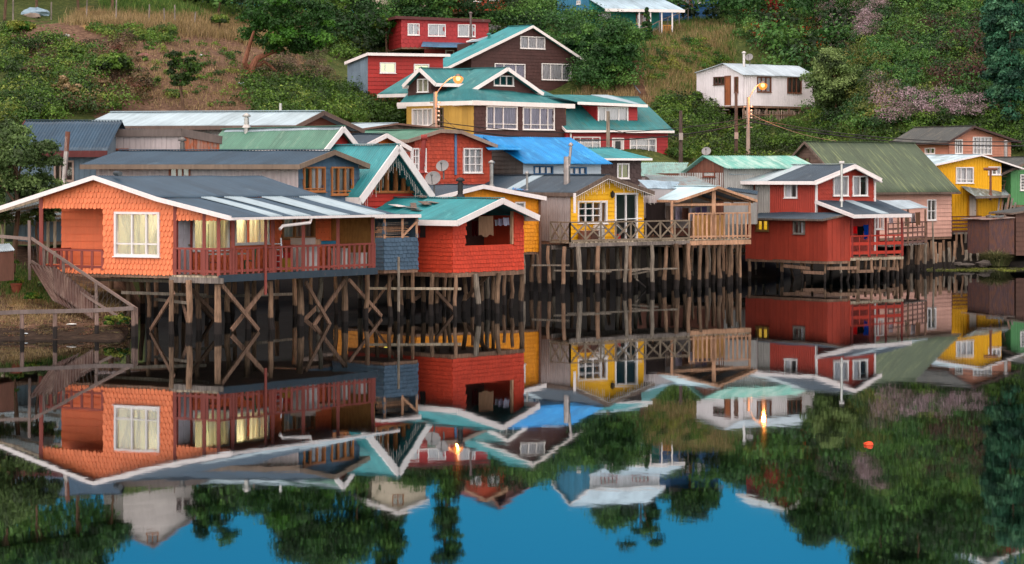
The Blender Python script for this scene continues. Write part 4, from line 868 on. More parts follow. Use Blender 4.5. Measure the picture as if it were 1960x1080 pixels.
# blue roofed wooden house
WH = paint('#b9c4cc', .12, .6, .05)
h19 = house('house', 'house with vivid blue corrugated roof, grey plank gable and white wall with blue-framed windows', (1001, 545), 25, 135, 'L', [(1004, 313), (925, 262)], (2.6,), ('side', 1150), 335, zbm=3.4, ov=.35, fold=.15, gst=('clap', paint('#6f6660', .3), .22), sst=('clap', WH, .2), roof=BLUE, fascia=None)
BF = paint('#2c5e86'); h19.win('S', (1022, 319, 1057, 333), cols=(.33, .66), frame=BF); h19.win('S', (1089, 321, 1121, 334), cols=(.33, .66), frame=BF); h19.finish()
sheet('roof_annex', P3(905, 257, 536), P3(962, 262, 536), P3(1000, 286, 545), P3(935, 286, 549), BLUE, h19.root)
h20 = house('house', 'dark brown shingled house with lime curtains under a teal roof, beside the blue roof', (1131, 538), 12, 130, 'L', [(1133, 303), (1060, 283)], (5,), ('side', 1227), 340, zbm=3.6, ov=.3, fold=.7, gst=('clap', BROWNB), sst=('round', paint('#4d3a37', .2), (.3, .25)), roof=TEAL, fascia=WF, fh=.12)
h20.win('S', (1182, 314, 1203, 341), cols=(.4,), cm=cloth('#a8b03a')); h20.finish()
# low zinc and mint roofs
h21 = house('house', 'brown-gabled corrugated house with mint green roof beyond the shelter', (1385, 532), 22, 140, 'L', [(1391, 322), (1344, 298), (1302, 330)], (6,), ('m', 5.4), 400, zbm=1.8, ov=.3, gst=('vboard', paint('#7a4a38', .3), .2), sst=('corr', paint('#aaa9a4', .2), .16), roof=MINT, fascia=None); h21.win('G', (1347, 329, 1369, 338), cols=(), frame=paint('#7a3f2c'), curt=None); h21.finish(); r = h21.grect((1300, 331, 1390, 345)); wall('lower_wall', h21.O, h21.D, h21.NG, .02, r[1], r[2] - 1, [(-1, r[3]), (20, r[3])], [], 'corr', paint('#c2bfba', .2), h21.root, .16)
def low_roof(label, a, b, c, d, mat, zdrop=2.2, wallm=None, name='shed', cat='shed'):
    A, B, C, D = [P3(*p) for p in (a, b, c, d)]; rt = thing(name, label, cat, ((A + C) / 2) * (1, 1, 0) + (0, 0, min(A[2], C[2]) - zdrop)); sheet('roof', A, B, C, D, mat, rt)
    zb = min(C[2], D[2], A[2], B[2]) - zdrop; m = MB()
    for p, q2 in ((D, C), (C, B), (A, D), (B, A)):
        pc = (A + B + C + D) / 4; p = p + (pc - p) * .05; q2 = q2 + (pc - q2) * .05
        m.quad((p[0], p[1], zb), (q2[0], q2[1], zb), (q2[0], q2[1], q2[2] - .06), (p[0], p[1], p[2] - .06))
    m.build('wall', wallm or TIN, rt); return rt
low_roof('low shed with greenish old zinc roof right of the brown house', (1226, 311, 520), (1318, 311, 518), (1305, 338, 528), (1226, 336, 530), MINTZ)
low_roof('shed with patched rusty zinc roof behind the timber shelter', (1232, 334, 532), (1330, 338, 532), (1372, 357, 543), (1252, 352, 543), RUSTZ)
low_roof('shed with pale blue patched roof right of the yellow gable', (1222, 344, 548), (1300, 348, 540), (1300, 361, 546), (1240, 360, 552), ZINCB, 1.5)
low_roof('shed with small black flat roof right of the timber shelter', (1395, 358, 537), (1452, 366, 536), (1450, 372, 540), (1385, 362, 540), SLATE2, 1.6, paint('#9a9691', .2, .5, .1, '#7b6657'))
low_roof('shed with long light zinc roof left of the scalloped red gable', (1395, 300, 520), (1500, 303, 520), (1490, 335, 530), (1395, 333, 532), ZINC, 1.2)
low_roof('lean-to with blue and red painted tin beside the amber house', (985, 351, 545), (1035, 352, 545), (1037, 367, 553), (980, 362, 553), roofm('#4a86b5', '#a3322c', .3), .6)
h22 = house('house', 'pinkish board shed with weathered timber fascia and a rusty side, left of the green roof', (350, 590), 30, 172, 'R', [(346, 247), (424, 262)], 420, ('side', 193), 330, zbm=4.2, ov=.1, gst=('vboard', paint('#b5603a', .3, .7, .3, '#8b8078'), .16), sst=('vboard', TIN, .24), roof=SLATE2, fascia=paint('#6f625c', .3), fh=.34)
h22.win('S', (213, 286, 245, 300), cols=(.3, .55), frame=WWD, curt=None); h22.finish()
h23 = house('house', 'long white zinc roofed house with dark wooden gable end, below the hillside', (575, 572), 48, 170, 'R', [(567, 240), (620, 213), (697, 249)], 690, ('ridge', 222), 330, zbm=4.5, ov=.6, gst=('clap', paint('#7a4432', .25)), sst=('corr', paint('#b9b5b2', .12), .2), roof=roofm('#a9bac1', '#8b9ba1', .2), fascia=paint('#6f5a50', .3), fh=.2); h23.finish()
for x, y0, y1, W, r, cp in ((472, 243, 228, 578, .11, True), (537, 238, 198, 570, .07, False)):
    c = P3(x, y0, W); chimney(c, (y0 - y1) * dist(W) / F, r, h23.root, plain('#b5b0aa', .35, .6, .2), cap=cp)
GB = paint('#6b7f8c', .2, .65, .1, '#6b5a50', .08)
zE = zat(289, dist(598)); zR = zat(233, dist(585))
h24 = house('house', 'grey blue board house with dark red fascia, far left behind the apple tree', (30, 600), 3, 92, 'L', None, (9.,), ('side', 197), 420, zbm=3, ov=.3, prof_m=[(-.5, zE), (4.3, zR), (9.3, zE)], gst=('vboard', GB, .2), roof=SLATE, fascia=paint('#5e2422', .2), fh=.28)
h24.win('S', (105, 309, 140, 346), cols=(.3, .62), frame=paint('#b49a8a'), cm=cloth('#8b7c72')); h24.finish()
c = P3(121, 352, 606); chimney(c, 1.9, .1, h24.root, plain('#b5aaa4', .35, .7, .3), cap=False, lean=(.17, 0), name='flue'); m = MB(); p = P3(127, 290, 606); m.tube([p, P3(130, 252, 606)], .1, 10); m.build('flue', paint('#7a4a38', .3), h24.root)
rt = low_roof('small green house with scallop-edged white roof behind the apple tree', (24, 322, 586), (68, 322, 586), (88, 362, 596), (8, 362, 598), roofm('#cfe0e8', '#b5c7d0', .1), 2.2, paint('#46503f'), 'house', 'house')
low_roof('grey shed on left bank with pale sheet roof under the lean-to', (-30, 468, 628), (18, 466, 626), (28, 478, 634), (-30, 482, 640), ZINC, 1.1, paint('#7a5648', .3))

# ================================================================ upper houses
BR_ = paint('#4f312d', .18, .65, .06, '#2f2320', .14); YW = paint('#c79d4a', .12, .6, .05); RD = paint('#a8282a', .14, .6, .05, '#5b2824', .1)
T3 = roofm('#2a7577', '#588a86', .25)
h30 = house('house', 'large house with yellow side, dark brown front, teal hipped roof and two gables', (907, 495), 35, 142, 'R', [(903, 193), (1100, 200)], 1083, ('side', 778), 290, zbm=6.5, ov=.25, gst=('square', BR_, (.34, .25)), sst=('vboard', YW, .25), roof=T3, fascia=WF, fh=.3, farov=.4)
for o in h30.roofs: bpy.data.objects.remove(o, do_unlink=True)
h30.win('G', (931, 205, 989, 247), cols=(.25, .55), rows=(.22,), cm=LILAC); h30.win('G', (1001, 207, 1060, 248), cols=(.25, .55, .8), rows=(.22,), cm=LILAC)
h30.win('S', (790, 209, 828, 240), cols=(.25, .5, .75)); h30.win('S', (835, 207, 849, 245), cols=(.5,), rows=(.3, .6), curt=None, frame=paint('#6b5a50')); h30.finish()
EL, EN, ER = P3(761, 201, 489.5), P3(906, 194, 495.5), P3(1100, 200, 488); TLp, TNp, TRp = P3(790, 168, 486), P3(903, 166, 489), P3(1036, 172, 484)
sheet('skirt_roof', TLp, TNp, EN, EL, T3, h30.root); sheet('skirt_roof', TNp, TRp, ER, EN, T3, h30.root)
m = MB(); up = np.array([0, 0, .12]); m.beam(EL - up, EN - up, .06, .3); m.beam(EN - up, ER - up, .06, .3); m.build('fascia', WF, h30.root)
# main ridge block with the right-hand gable
def block(corner, U, V, gable, prof, wx, far, zb, rootp, gmat, smat, roof, ov=.5, fh=.26, wins=(), fold=None):
    hh = house('block', 'x', corner, U, V, gable, prof, wx, far, zb, ov=ov, gst=gmat, sst=smat, roof=roof, fascia=WF, fh=fh, fold=fold)
    for w in wins: hh.win(*w[:2], **w[2])
    hh.finish(); rr = hh.root; off = np.array(rr.location) - np.array(rootp.location)
    for ch in list(rr.children): ch.parent = rootp; ch.location = tuple(np.array(ch.location) + off)
    bpy.data.objects.remove(rr, do_unlink=True); return hh
block((915, 489), 35, 142, 'R', [(896, 176), (972, 129), (1040, 178)], 1024, ('ridge', 803), 182, h30.root, ('square', BR_, (.34, .25)), ('clap', BR_), T3, ov=.6, wins=[('G', (945, 146, 982, 164), dict(cols=(.33, .66), curt=None))])
block((826, 489), 35, 142, 'L', [(834, 159), (803, 130), (771, 163)], 781, ('m', 6.5), 185, h30.root, ('square', BR_, (.34, .25)), ('clap', BR_), T3, ov=.5, wins=[('G', (800, 152, 820, 176), dict(cols=(.5,), cm=CREAM))])
h31 = house('house', 'dark brown shingled house with wide white-edged gable and pale curtained windows, high centre', (902, 473), 35, 142, 'R', [(858, 128), (1020, 49), (1124, 118)], 1110, ('ridge', 978), 180, zbm=11.4, ov=.45, gst=('square', BR_, (.34, .27)), roof=TEAL, fascia=WF, fh=.2)
h31.win('G', (996, 71, 1042, 93), cols=(.33, .66)); h31.win('G', (1037, 123, 1092, 153), cols=(.3, .7)); h31.win('G', (947, 123, 1004, 152), cols=(.3, .7), cm=LILAC); h31.finish()
block((903, 470), 35, 142, 'L', [(905, 75), (893, 79)], 896, ('m', 4), 112, h31.root, ('clap', BR_), ('clap', BR_), ZINC, ov=.2, fh=.1)
bl = P3(900, 104, 470); m = MB(); A_, B_ = P2(899, 471), P2(930, 468); m.fbox(A_, ang(25), perp(ang(25), ang(115)), 0, 1.9, zat(118, A_[1]), zat(82, A_[1]), -2.5, 0); m.build('dormer_wall', BR_, h31.root)
window(A_, ang(25), perp(ang(25), ang(115)), (.3, .95, zat(101, A_[1]), zat(84, A_[1])), h31.root, curt='full'); sheet('dormer_roof', P3(957, 62, 466), P3(1000, 58, 464), P3(940, 76, 470), P3(894, 81, 472), ZINC, h31.root)
c = P3(936, 100, 471); chimney(c, 1.3, .12, h31.root, paint('#2f7d74'), cap=True)
h32 = house('house', 'plain red house with flat white-edged roof and blue board side, two lit windows', (704, 483), 18, 128, 'L', [(705, 101), (660, 119)], 665, ('side', 848), 170, zbm=10.6, ov=.25, gst=('vboard', paint('#7a8d9c', .2), .3), sst=('clap', paint('#b02a24', .16), .3), roof=SLATE2, fascia=WF, fh=.22)
lit = []
for r in ((728, 121, 756, 139), (793, 124, 820, 136)): h32.win('S', r, cols=(.33,) if r[0] < 760 else (.5,), curt=None, bar=.08); lit.append(h32.srect(r))
h32.finish(); PG = emit('#cfe0a8', .75)
for r in lit: m = MB(); m.quad(h32.pt(.12, r[0], r[2]), h32.pt(.12, r[1], r[2]), h32.pt(.12, r[1], r[3]), h32.pt(.12, r[0], r[3])); m.build('blind', PG, h32.root)
h33 = house('house', 'long low red house with flat roof and blue skirt roof, topmost red one', (768, 464), 10, 105, 'R', [(757, 31), (938, 38)], 935, ('m', 5), 72, zbm=zat(94, dist(462)), ov=.25, gst=('round', RD, (.4, .35)), roof=REDR, fascia=paint('#5b2a28'), fh=.25)
h33.win('G', (781, 46, 802, 67), cols=(.5,)); h33.win('G', (820, 47, 852, 69), cols=(.6,)); h33.win('G', (877, 48, 909, 70), cols=(.62,)); h33.finish()
sheet('skirt_roof', P3(812, 72, 462), P3(934, 75, 461), P3(926, 92, 465), P3(806, 89, 466), BLUER, h33.root)
wall('lower_wall', h33.O, h33.D, h33.NG, h33.grect((812, 90, 905, 130))[0], h33.grect((812, 90, 905, 130))[1], zat(132, dist(463)), [(-1, h33.z0), (20, h33.z0)], [], 'clap', paint('#8d2a28'), h33.root, .3)
door(h33.O - h33.E * .06, h33.D, h33.NG, h33.grect((853, 97, 868, 124)), h33.root, paint('#6a3230')); window(h33.O - h33.E * .02, h33.D, h33.NG, h33.grect((888, 97, 902, 112)), h33.root)
c = P3(901, 72, 466); chimney(c, 1.9, .1, h33.root, plain('#6b5a58', .5, .3), cap=True)
h34 = house('shed', 'small white annex beside the long red house', (934, 459), 12, 105, 'R', [(930, 46), (980, 53)], 974, ('m', 3), 66, zbm=14.6, cat='shed', ov=.1, gst=('vboard', paint('#c9c3c0'), .3), roof=ZINC, fascia=WF, fh=.1); h34.win('G', (952, 55, 963, 62), cols=(), frame=BROWNB, curt=None); h34.finish()
# red house with teal roof, dormer, on the street
zE = zat(250, dist(490)); zR = zat(188, dist(483))
h35 = house('house', 'red clapboard house with big teal roof, long dormer and white door on the street', (1083, 491), 15, 114, 'L', None, (9.,), ('side', 1278), 312, zbm=6.2, ov=.2, prof_m=[(-.5, zE), (5., zR), (10, zE)], gst=('clap', RD, .26), roof=TEAL2, fascia=WF, fh=.18)
h35.win('S', (1098, 263, 1148, 290), cols=(.25, .72), rows=(.6,), bar=.07); h35.win('S', (1206, 266, 1255, 298), cols=(.25, .72), rows=(.6,), bar=.07)
r = h35.srect((1172, 265, 1193, 306)); h35.wins.append(('S', (r[0], r[1], h35.z0 + .1, r[3]), dict(door=paint('#d5cdca', .1), glazed=True))); h35.finish()
OD = h35.O + h35.D * 1.1; a0, a1 = hitline(1142, OD, h35.E), hitline(1220, OD, h35.E); zt, zl = zat(203, OD[1]), zat(243, OD[1])
rw = (hitline(1145, OD, h35.E), hitline(1201, OD, h35.E), zat(236, OD[1]), zat(205, OD[1]))
wall('dormer_wall', OD, h35.E, h35.NS, a0, a1, zl - .3, [(a0, zt), (a1, zt)], [rw], 'clap', RD, h35.root, .2); window(OD, h35.E, h35.NS, rw, h35.root, cols=(.25, .7), bar=.07)
dp = lambda a, b, z: np.array([*(h35.O + h35.D * a + h35.E * b), z]); m = MB(); m.quad(dp(1.1, a0, zl), dp(4.9, a0, zl), dp(4.9, a0, zt + .2), dp(1.1, a0, zt)); m.quad(dp(1.1, a1, zl), dp(4.9, a1, zl), dp(4.9, a1, zt + .2), dp(1.1, a1, zt)); m.build('dormer_cheek', RD, h35.root)
e0, e1 = hitline(1100, OD, h35.E), hitline(1234, OD, h35.E); sheet('dormer_roof', dp(4.6, e0 - .6, zR + .1), dp(4.6, e1 - .8, zR + .08), dp(.65, e1, zt + .12), dp(.65, e0, zt + .3), T3, h35.root)
sheet('roof_panel', dp(4.6, (e0 + e1) / 2 + .2, zR + .13), dp(4.6, e1 - 1.2, zR + .11), dp(.7, e1 - .5, zt + .16), dp(.7, (e0 + e1) / 2 + 1.6, zt + .2), PALESH, h35.root)
m = MB(); m.beam(dp(.62, e0, zt + .2), dp(.62, e1, zt + .03), .06, .2); m.build('fascia', WF, h35.root)
m = MB(); p = dp(-.15, .3, 0); m.tube([(p[0], p[1], zE - .1), (p[0], p[1], 6.2)], .07, 8); m.build('downpipe', WF, h35.root)
# white house on stilts
WZ = paint('#ebe4e6', .12, .5, .06, '#8b7468', .05)
h36 = house('stilt_house', 'small white corrugated house with brown door and pale roof, on stilts up the slope', (1423, 473.5), 37, 127, 'L', [(1423, 143), (1383, 121), (1329, 139)], 1334, ('side', 1559), 202, ov=.3, gst=('corr', WZ, .22), roof=roofm('#aab8c0', '#8c9da6', .2), fascia=None)
WBr = paint('#7a4c38'); h36.win('S', (1449, 148, 1475, 176), cols=(.33, .66), frame=WBr); h36.win('S', (1507, 150, 1533, 178), cols=(.33, .66), frame=WBr, cm=cloth('#a89c98')); h36.win('G', (1367, 148, 1387, 162), cols=(.33, .66), frame=paint('#55382c'), curt=None)
r = h36.grect((1388, 146, 1399, 196)); h36.wins.append(('G', (r[0], r[1], h36.z0 + .05, r[3]), dict(door=paint('#9c5a34', .15), frame=WBr))); h36.win('G', (1407, 148, 1413, 177), cols=(), frame=WBr); h36.finish()
c = P3(1424, 132, 472); chimney(c, 1.15, .11, h36.root, plain('#cfc9c6', .35, .3), cap=True)
for b in np.linspace(.2, h36.Lb - .2, 7): m = MB(); m.beam(h36.pt(.2, b, h36.z0 - 2.2), h36.pt(.2, b, h36.z0 - .1), .16, .16); m.build('stilt', TIMB, h36.root)
for b in np.linspace(.2, h36.Lb - .2, 5): m = MB(); m.beam(h36.pt(4, b, h36.z0 - 1.2), h36.pt(4, b, h36.z0 - .1), .16, .16); m.build('stilt', TIMB, h36.root)
pf = thing('picket_fence', 'weathered picket screen under the small white house', 'fence', h36.pt(0, 4, h36.z0 - 1.9)); m = MB(); b = .0
while b < h36.Lb - .1:
    z1 = h36.z0 - .35 + random.uniform(-.12, .08); m.beam(h36.pt(.05, b, h36.z0 - 2.1), h36.pt(.05 + random.uniform(-.03, .03), b + random.uniform(-.03, .03), z1), .09, .025); b += .135
m.build('pickets', paint('#a89080', .3, isl=.4), pf)
m = MB(); m.beam(h36.pt(0, 0, h36.z0 - .7), h36.pt(0, h36.Lb, h36.z0 - .7), .05, .08); m.beam(h36.pt(0, 0, h36.z0 - 1.7), h36.pt(0, h36.Lb, h36.z0 - 1.7), .05, .08); m.build('rail', TIMB, pf)
stp = thing('wooden_steps', 'rough wooden steps at the door of the small white house', 'steps', P3(1388, 205, 475))
for k in range(4): m = MB(); m.fbox(h36.O + h36.D * (r[0] - .1), h36.D, h36.NG, 0, 1.1, h36.z0 - .25 * k - .1, h36.z0 - .25 * k - .04, .05 + .25 * k, .32 + .25 * k); m.build('tread', GREYW, stp)
# blue two-storey house at the top
CB = paint('#3f87a8', .16, .6, .06); TG = paint('#1f8f85', .14)
zU = zat(-28, dist(455)); zRr = zat(-46, dist(452))
h37 = house('house', 'blue and teal house atop the path with zinc porch roof', (1128, 455), 12, 125, 'L', None, (5.,), ('side', 1262), 66, ov=.3, prof_m=[(-.5, zU), (2.5, zRr + .4), (5.4, zU)], gst=('vboard', CB, .35), sst=('clap', TG, .25), roof=ZINCB, fascia=WF, fh=.15)
h37.win('G', (1105, 2, 1111, 8), cols=(.5,)); h37.win('G', (1094, 32, 1100, 46), cols=(.5,)); h37.win('S', (1145, 25, 1168, 36), cols=(.4,)); h37.win('S', (1218, 28, 1240, 47), cols=(.5,), frame=paint('#c07a6a'), cm=cloth('#cc9999'))
h37.win('S', (1150, -14, 1180, -3), cols=(.25, .5, .75), frame=paint('#9a5a52')); h37.win('S', (1210, -14, 1240, -3), cols=(.25, .5, .75), frame=paint('#9a5a52')); h37.finish()
hp = lambda a, b, z: h37.pt(a, b, z); zp = zat(14, dist(457)); zq = zat(-1, dist(455))
wall('upper_wall', h37.O - h37.D * .05, h37.E, h37.NS, 0, h37.Lb, zq, [(0, zU - .05), (h37.Lb, zU - .05)], [w_[1] for w_ in h37.wins if w_[0] == 'S' and w_[1][2] > zq], 'vboard', paint('#c5c4c8'), h37.root, .3)
sheet('porch_roof', hp(-.02, -.2, zq + .1), hp(-.02, h37.Lb + .4, zq + .1), hp(-2.2, h37.Lb + 1.0, zp), hp(-2.2, .1, zp), ZINCB, h37.root)
m = MB(); m.beam(hp(-2.2, .1, zp - .12), hp(-2.2, h37.Lb + 1.0, zp - .12), .06, .26); m.build('fascia', WF, h37.root)
for b in (h37.Lb * .52, h37.Lb * .68, h37.Lb * .84, h37.Lb * .99): m = MB(); m.beam(hp(-2.0, b, h37.z0), hp(-2., b, zp - .2), .12, .12); m.build('post', WF, h37.root)
planks([hp(-2.1, h37.Lb * .5, h37.z0), hp(-2.1, h37.Lb, h37.z0), hp(0, h37.Lb, h37.z0), hp(0, h37.Lb * .5, h37.z0)], TG, h37.root, 'porch_floor', .4); rail(hp(-2, h37.Lb * .5, h37.z0), hp(-2, h37.Lb * .68, h37.z0), .8, WF, h37.root, gap=.22); rail(hp(-2, h37.Lb * .84, h37.z0), hp(-2, h37.Lb * .99, h37.z0), .8, paint('#c8843a'), h37.root, gap=.16)
sheet('side_roof', P3(1090, 32, 456), P3(1090, 31, 452), P3(1065, 39, 452), P3(1066, 40, 457), ZINCB, h37.root)
h38 = house('house', 'deep blue house at top behind the rail fence, long roof', (1284, 448), 14, 118, 'L', None, (6.,), ('side', 1375), 30, ov=.3, zbm=19.5, prof_m=[(-.5, zat(-42, dist(448))), (3, zat(-60, dist(448))), (6.4, zat(-42, dist(448)))], gst=('clap', paint('#205f96', .15), .25), roof=DARKR, fascia=GREYW, fh=.2)
h38.win('S', (1295, -8, 1320, 8), cols=(.33, .66), frame=WW); h38.win('S', (1330, -10, 1348, 6), cols=(.5,)); h38.finish()
# houses that stand above the picture and show in the water
h39 = house('house', 'white gabled house above the left slope, seen mirrored in the water at left', (236, 459), 20, 112, 'R', [(214, -92), (294, -131), (385, -68)], 375, ('m', 8), -20, zbm=21.8, ov=.4, gst=('clap', paint('#cfc6c2', .1), .3), roof=DARKR, fascia=paint('#8d7468'), fh=.2)
h39.win('G', (338, -62, 346, -40), cols=(.5,), frame=paint('#8c7a78'), curt=None); h39.win('G', (352, -62, 362, -40), cols=(.5,), frame=paint('#8c7a78'), curt=None); h39.win('G', (281, -122, 301, -104), cols=(.5,), frame=WW, curt=None); h39.finish()
h40 = house('house', 'cream cottage with low white roof edges on the ridge, mirrored in the water', (712, 458), 14, 108, 'R', [(694, -44), (762, -68), (822, -46)], 815, ('m', 6), -10, zbm=20.6, ov=.5, gst=('clap', paint('#d8c7b0', .1), .3), roof=ZINC, fascia=WF, fh=.3)
h40.win('G', (752, -52, 772, -34), cols=(.5,), frame=WW, cm=CREAM); h40.finish()
h41 = house('house', 'orange red house with brown double gable on the ridge, mirrored near the lamp', (890, 457), 18, 112, 'R', [(882, -20), (929, -48), (972, -24)], 968, ('m', 7), 12, zbm=20.6, ov=.5, gst=('clap', paint('#c04a28', .14), .3), roof=REDR, fascia=paint('#c79a7a'), fh=.22)
h41.win('G', (900, -12, 920, 3), cols=(.5,)); h41.win('G', (934, -14, 954, 1), cols=(.5,)); h41.finish()
h41b = house('house', 'brown annex house right of the orange red one, mirrored under wide eaves', (968, 456), 18, 112, 'R', [(930, -28), (956, -62), (1014, -22)], 1000, ('m', 5), 12, zbm=20.6, ov=.3, gst=('clap', paint('#6a3a30'), .3), roof=DARKR, fascia=paint('#8a5a48'), fh=.2); h41b.finish()
h42 = house('house', 'red house with white sash windows high on the right, mirrored at the lower edge', (1782, 448), 25, 118, 'R', [(1756, -118), (1800, -150), (1878, -170)], 1860, ('m', 7), -90, zbm=25, ov=.4, gst=('clap', paint('#a82c2c', .14), .3), roof=ZINCB, fascia=WF, fh=.2)
h42.win('G', (1800, -138, 1812, -115), cols=(.5,)); h42.win('G', (1828, -140, 1842, -112), cols=(.5,)); h42.finish()
h43 = house('house', 'red house with hipped pale blue roof in the lower right reflection', (1925, 449), 20, 115, 'R', [(1820, -150), (1890, -182), (1990, -150), ], 2010, ('m', 7), -90, zbm=25, ov=.4, gst=('clap', paint('#a82c2c', .14), .3), roof=ZINCB, fascia=WF, fh=.2)
h43.win('G', (1930, -140, 1945, -112), cols=(.5,)); h43.win('G', (1955, -140, 1990, -112), cols=(.33, .66)); h43.finish()
h44 = house('house', 'small red house with white roof behind trees on the right ridge, mirrored faintly', (1490, 449), 20, 115, 'R', [(1475, -66), (1505, -84), (1548, -50)], 1540, ('m', 6), -30, zbm=20, ov=.4, gst=('clap', paint('#a8322c'), .3), roof=ZINC, fascia=WF, fh=.3); h44.finish()
# pinkish house right
SAW = paint('#cc886e', .18, .65, .1, '#6b4a40', .1)
h45 = house('house', 'salmon weatherboard house with dark grey roof and big grid window, behind the yellow house', (1816, 492), 20, 122, 'R', [(1812, 273), (1865, 241), (1954, 271)], 1935, ('ridge', 1755), 310, zbm=4, ov=.6, gst=('clap', SAW, .2), roof=DARKR, fascia=paint('#4a3430'), fh=.14)
h45.win('G', (1862, 263, 1897, 295), cols=(.2, .4, .6, .8), rows=(.33, .66), bar=.05); h45.win('G', (1828, 268, 1841, 294), cols=(.33, .66), curt='half'); h45.win('S', (1772, 284, 1790, 294), cols=(.5,), curt=None); h45.finish()
c = P3(1925, 306, 493); chimney(c, 1.1, .13, h45.root, plain('#a39a96', .4, .6, .2), cap=True)
# ================================================================ terrain
TY = np.array([72, 84, 92, 105, 115, 130, 145, 160, 175, 190, 205, 220, 240, 280, 420, 2500.])
TX = np.array([-500, 0, 225, 285, 500, 750, 980, 1200, 1450, 1570, 1700, 1960, 2500.])
TZ = np.array([
 [-1, .3, 1.9, 2.6, 3.3, 5.0, 9.0, 12.4, 15.3, 18.2, 20.8, 23.5, 26, 29, 32, 20],
 [-1.6, .1, 1.8, 2.6, 3.3, 5.0, 9.0, 12.4, 15.3, 18.2, 20.8, 23.5, 26, 29, 32, 20],
 [-1.6, .1, 1.2, 2.2, 3.0, 4.6, 8.8, 12.2, 15.1, 18.0, 20.6, 23.2, 26, 29, 32, 20],
 [-1.8, -1.5, -1.2, .1, 1.5, 4.0, 8.3, 12.0, 14.9, 17.8, 20.2, 22.6, 25, 28, 30, 20],
 [-2, -2, -1.8, -.6, 1.0, 3.6, 7.0, 10.6, 13.6, 15.8, 18.0, 20., 22, 24, 28, 20],
 [-2, -2, -2, -1.2, .2, 2.3, 5.4, 7.6, 9.8, 12.5, 15.2, 20.2, 21, 22, 26, 20],
 [-2, -2, -2, -1.6, -.9, .0, 3.6, 6.3, 8.0, 11.4, 14.8, 20.0, 20.5, 21, 24, 20],
 [-2, -2, -2, -2, -1.2, -.4, 3.0, 6.0, 8.4, 12.3, 15.8, 18.6, 20.0, 21, 25, 20],
 [-2, -2, -2, -2, -1.4, -.6, 1.6, 5.2, 7.0, 8.5, 12.0, 18.0, 23, 26, 30, 20],
 [-2, -2, -2, -2, -1.5, -.8, -.1, 3.2, 7.0, 8.7, 12.4, 19, 25, 28, 31, 20],
 [-2, -2, -2, -2, -1.6, -1.0, -.5, 1.5, 7.6, 13.5, 20, 25.5, 29.5, 32, 34, 20],
 [-2, -2, -2, -2, -1.8, -1.2, -.1, 1.7, 7.2, 14, 20, 25, 29, 33, 35, 20],
 [-2, -2, -2, -2, -1.8, -1.2, -.1, 1.7, 7.2, 14, 20, 25, 29, 33, 35, 20]])
_ph = rng.uniform(0, 6.28, (9, 3)); _fr = [(.09, .07, .5), (.17, .21, .35), (-.31, .27, .22), (.55, -.4, .13), (.9, .8, .09), (-1.3, 1.1, .06), (2.1, 1.7, .04), (-2.9, 3.1, .03), (4.1, -3.7, .02)]
def ground(X, Y):
    X = np.asarray(X, float); Y = np.asarray(Y, float); px = CX + F * X / np.maximum(Y, 1)
    i = np.clip(np.searchsorted(TX, px) - 1, 0, len(TX) - 2); j = np.clip(np.searchsorted(TY, Y) - 1, 0, len(TY) - 2)
    fx = np.clip((px - TX[i]) / (TX[i + 1] - TX[i]), 0, 1); fx = fx * fx * (3 - 2 * fx); fy = np.clip((Y - TY[j]) / (TY[j + 1] - TY[j]), 0, 1)
    z = (TZ[i, j] * (1 - fy) + TZ[i, j + 1] * fy) * (1 - fx) + (TZ[i + 1, j] * (1 - fy) + TZ[i + 1, j + 1] * fy) * fx
    n = sum(a * np.sin(u * X + v * Y + _ph[k, 0]) for k, (u, v, a) in enumerate(_fr))
    return z + n * np.clip((z + .3) / 3, 0.05, 1) * np.clip(Y / 100 - .5, .2, 1)
def onground(px, py, lo=78, hi=400):
    """where the line of sight through a photo point first meets the ground"""
    Y = np.linspace(lo, hi, 1300); X = (px - CX) * Y / F; z = zat(py, Y); g = ground(X, Y); k = np.argmax(g >= z)
    return np.array([X[k], Y[k], g[k]]) if g[k] >= z[k] else None
def inpoly(px, py, poly):
    c = np.zeros(np.shape(px), bool); n = len(poly)
    for i in range(n):
        x0, y0 = poly[i]; x1, y1 = poly[(i + 1) % n]
        cond = ((y0 > py) != (y1 > py)) & (px < (x1 - x0) * (py - y0) / ((y1 - y0) or 1e-9) + x0); c ^= cond
    return c
def proj(X, Y, Z): return CX + F * X / Y, HOR - (Z - H) * F / Y
# one sheet, fine where it is seen, running on to the horizon
pxs = np.concatenate([np.linspace(-1500, -200, 30), np.linspace(-190, 2150, 330), np.linspace(2170, 3600, 30)])
ys = np.concatenate([np.linspace(72, 100, 60), np.linspace(100.5, 240, 250), np.linspace(242, 420, 40), np.linspace(450, 2500, 16)])
PX, YY = np.meshgrid(pxs, ys); XX = (PX - CX) * YY / F; ZZ = ground(XX, YY); n = len(pxs); i = np.arange(len(ys) - 1)[:, None] * n + np.arange(n - 1)[None, :]
FQ = np.stack([i, i + 1, i + 1 + n, i + n], -1).reshape(-1, 4); V = np.stack([XX, YY, ZZ], -1).reshape(-1, 3)
qx, qy = proj(XX, YY, ZZ)
def soft(poly):                                           # where the cover changes
    s = 0
    for dx, dy in ((0, 0), (14, 5), (-14, 6), (8, -9), (-7, -10)):
        w = 14 * np.sin(XX * .8 + YY * .31) + 9 * np.sin(XX * 2.1 - YY); s = s + inpoly(qx + dx + w, qy + dy + w * .5, poly)
    return s / 5.
SOIL = np.clip(soft([(150, 30), (560, 60), (640, 180), (500, 235), (200, 240), (160, 130), (60, 130), (0, 60)]) + soft([(1190, 50), (1240, 50), (1260, 195), (1200, 195)]) + soft([(0, 540), (260, 560), (270, 660), (0, 665)]) + (YY < 103), 0, 1)
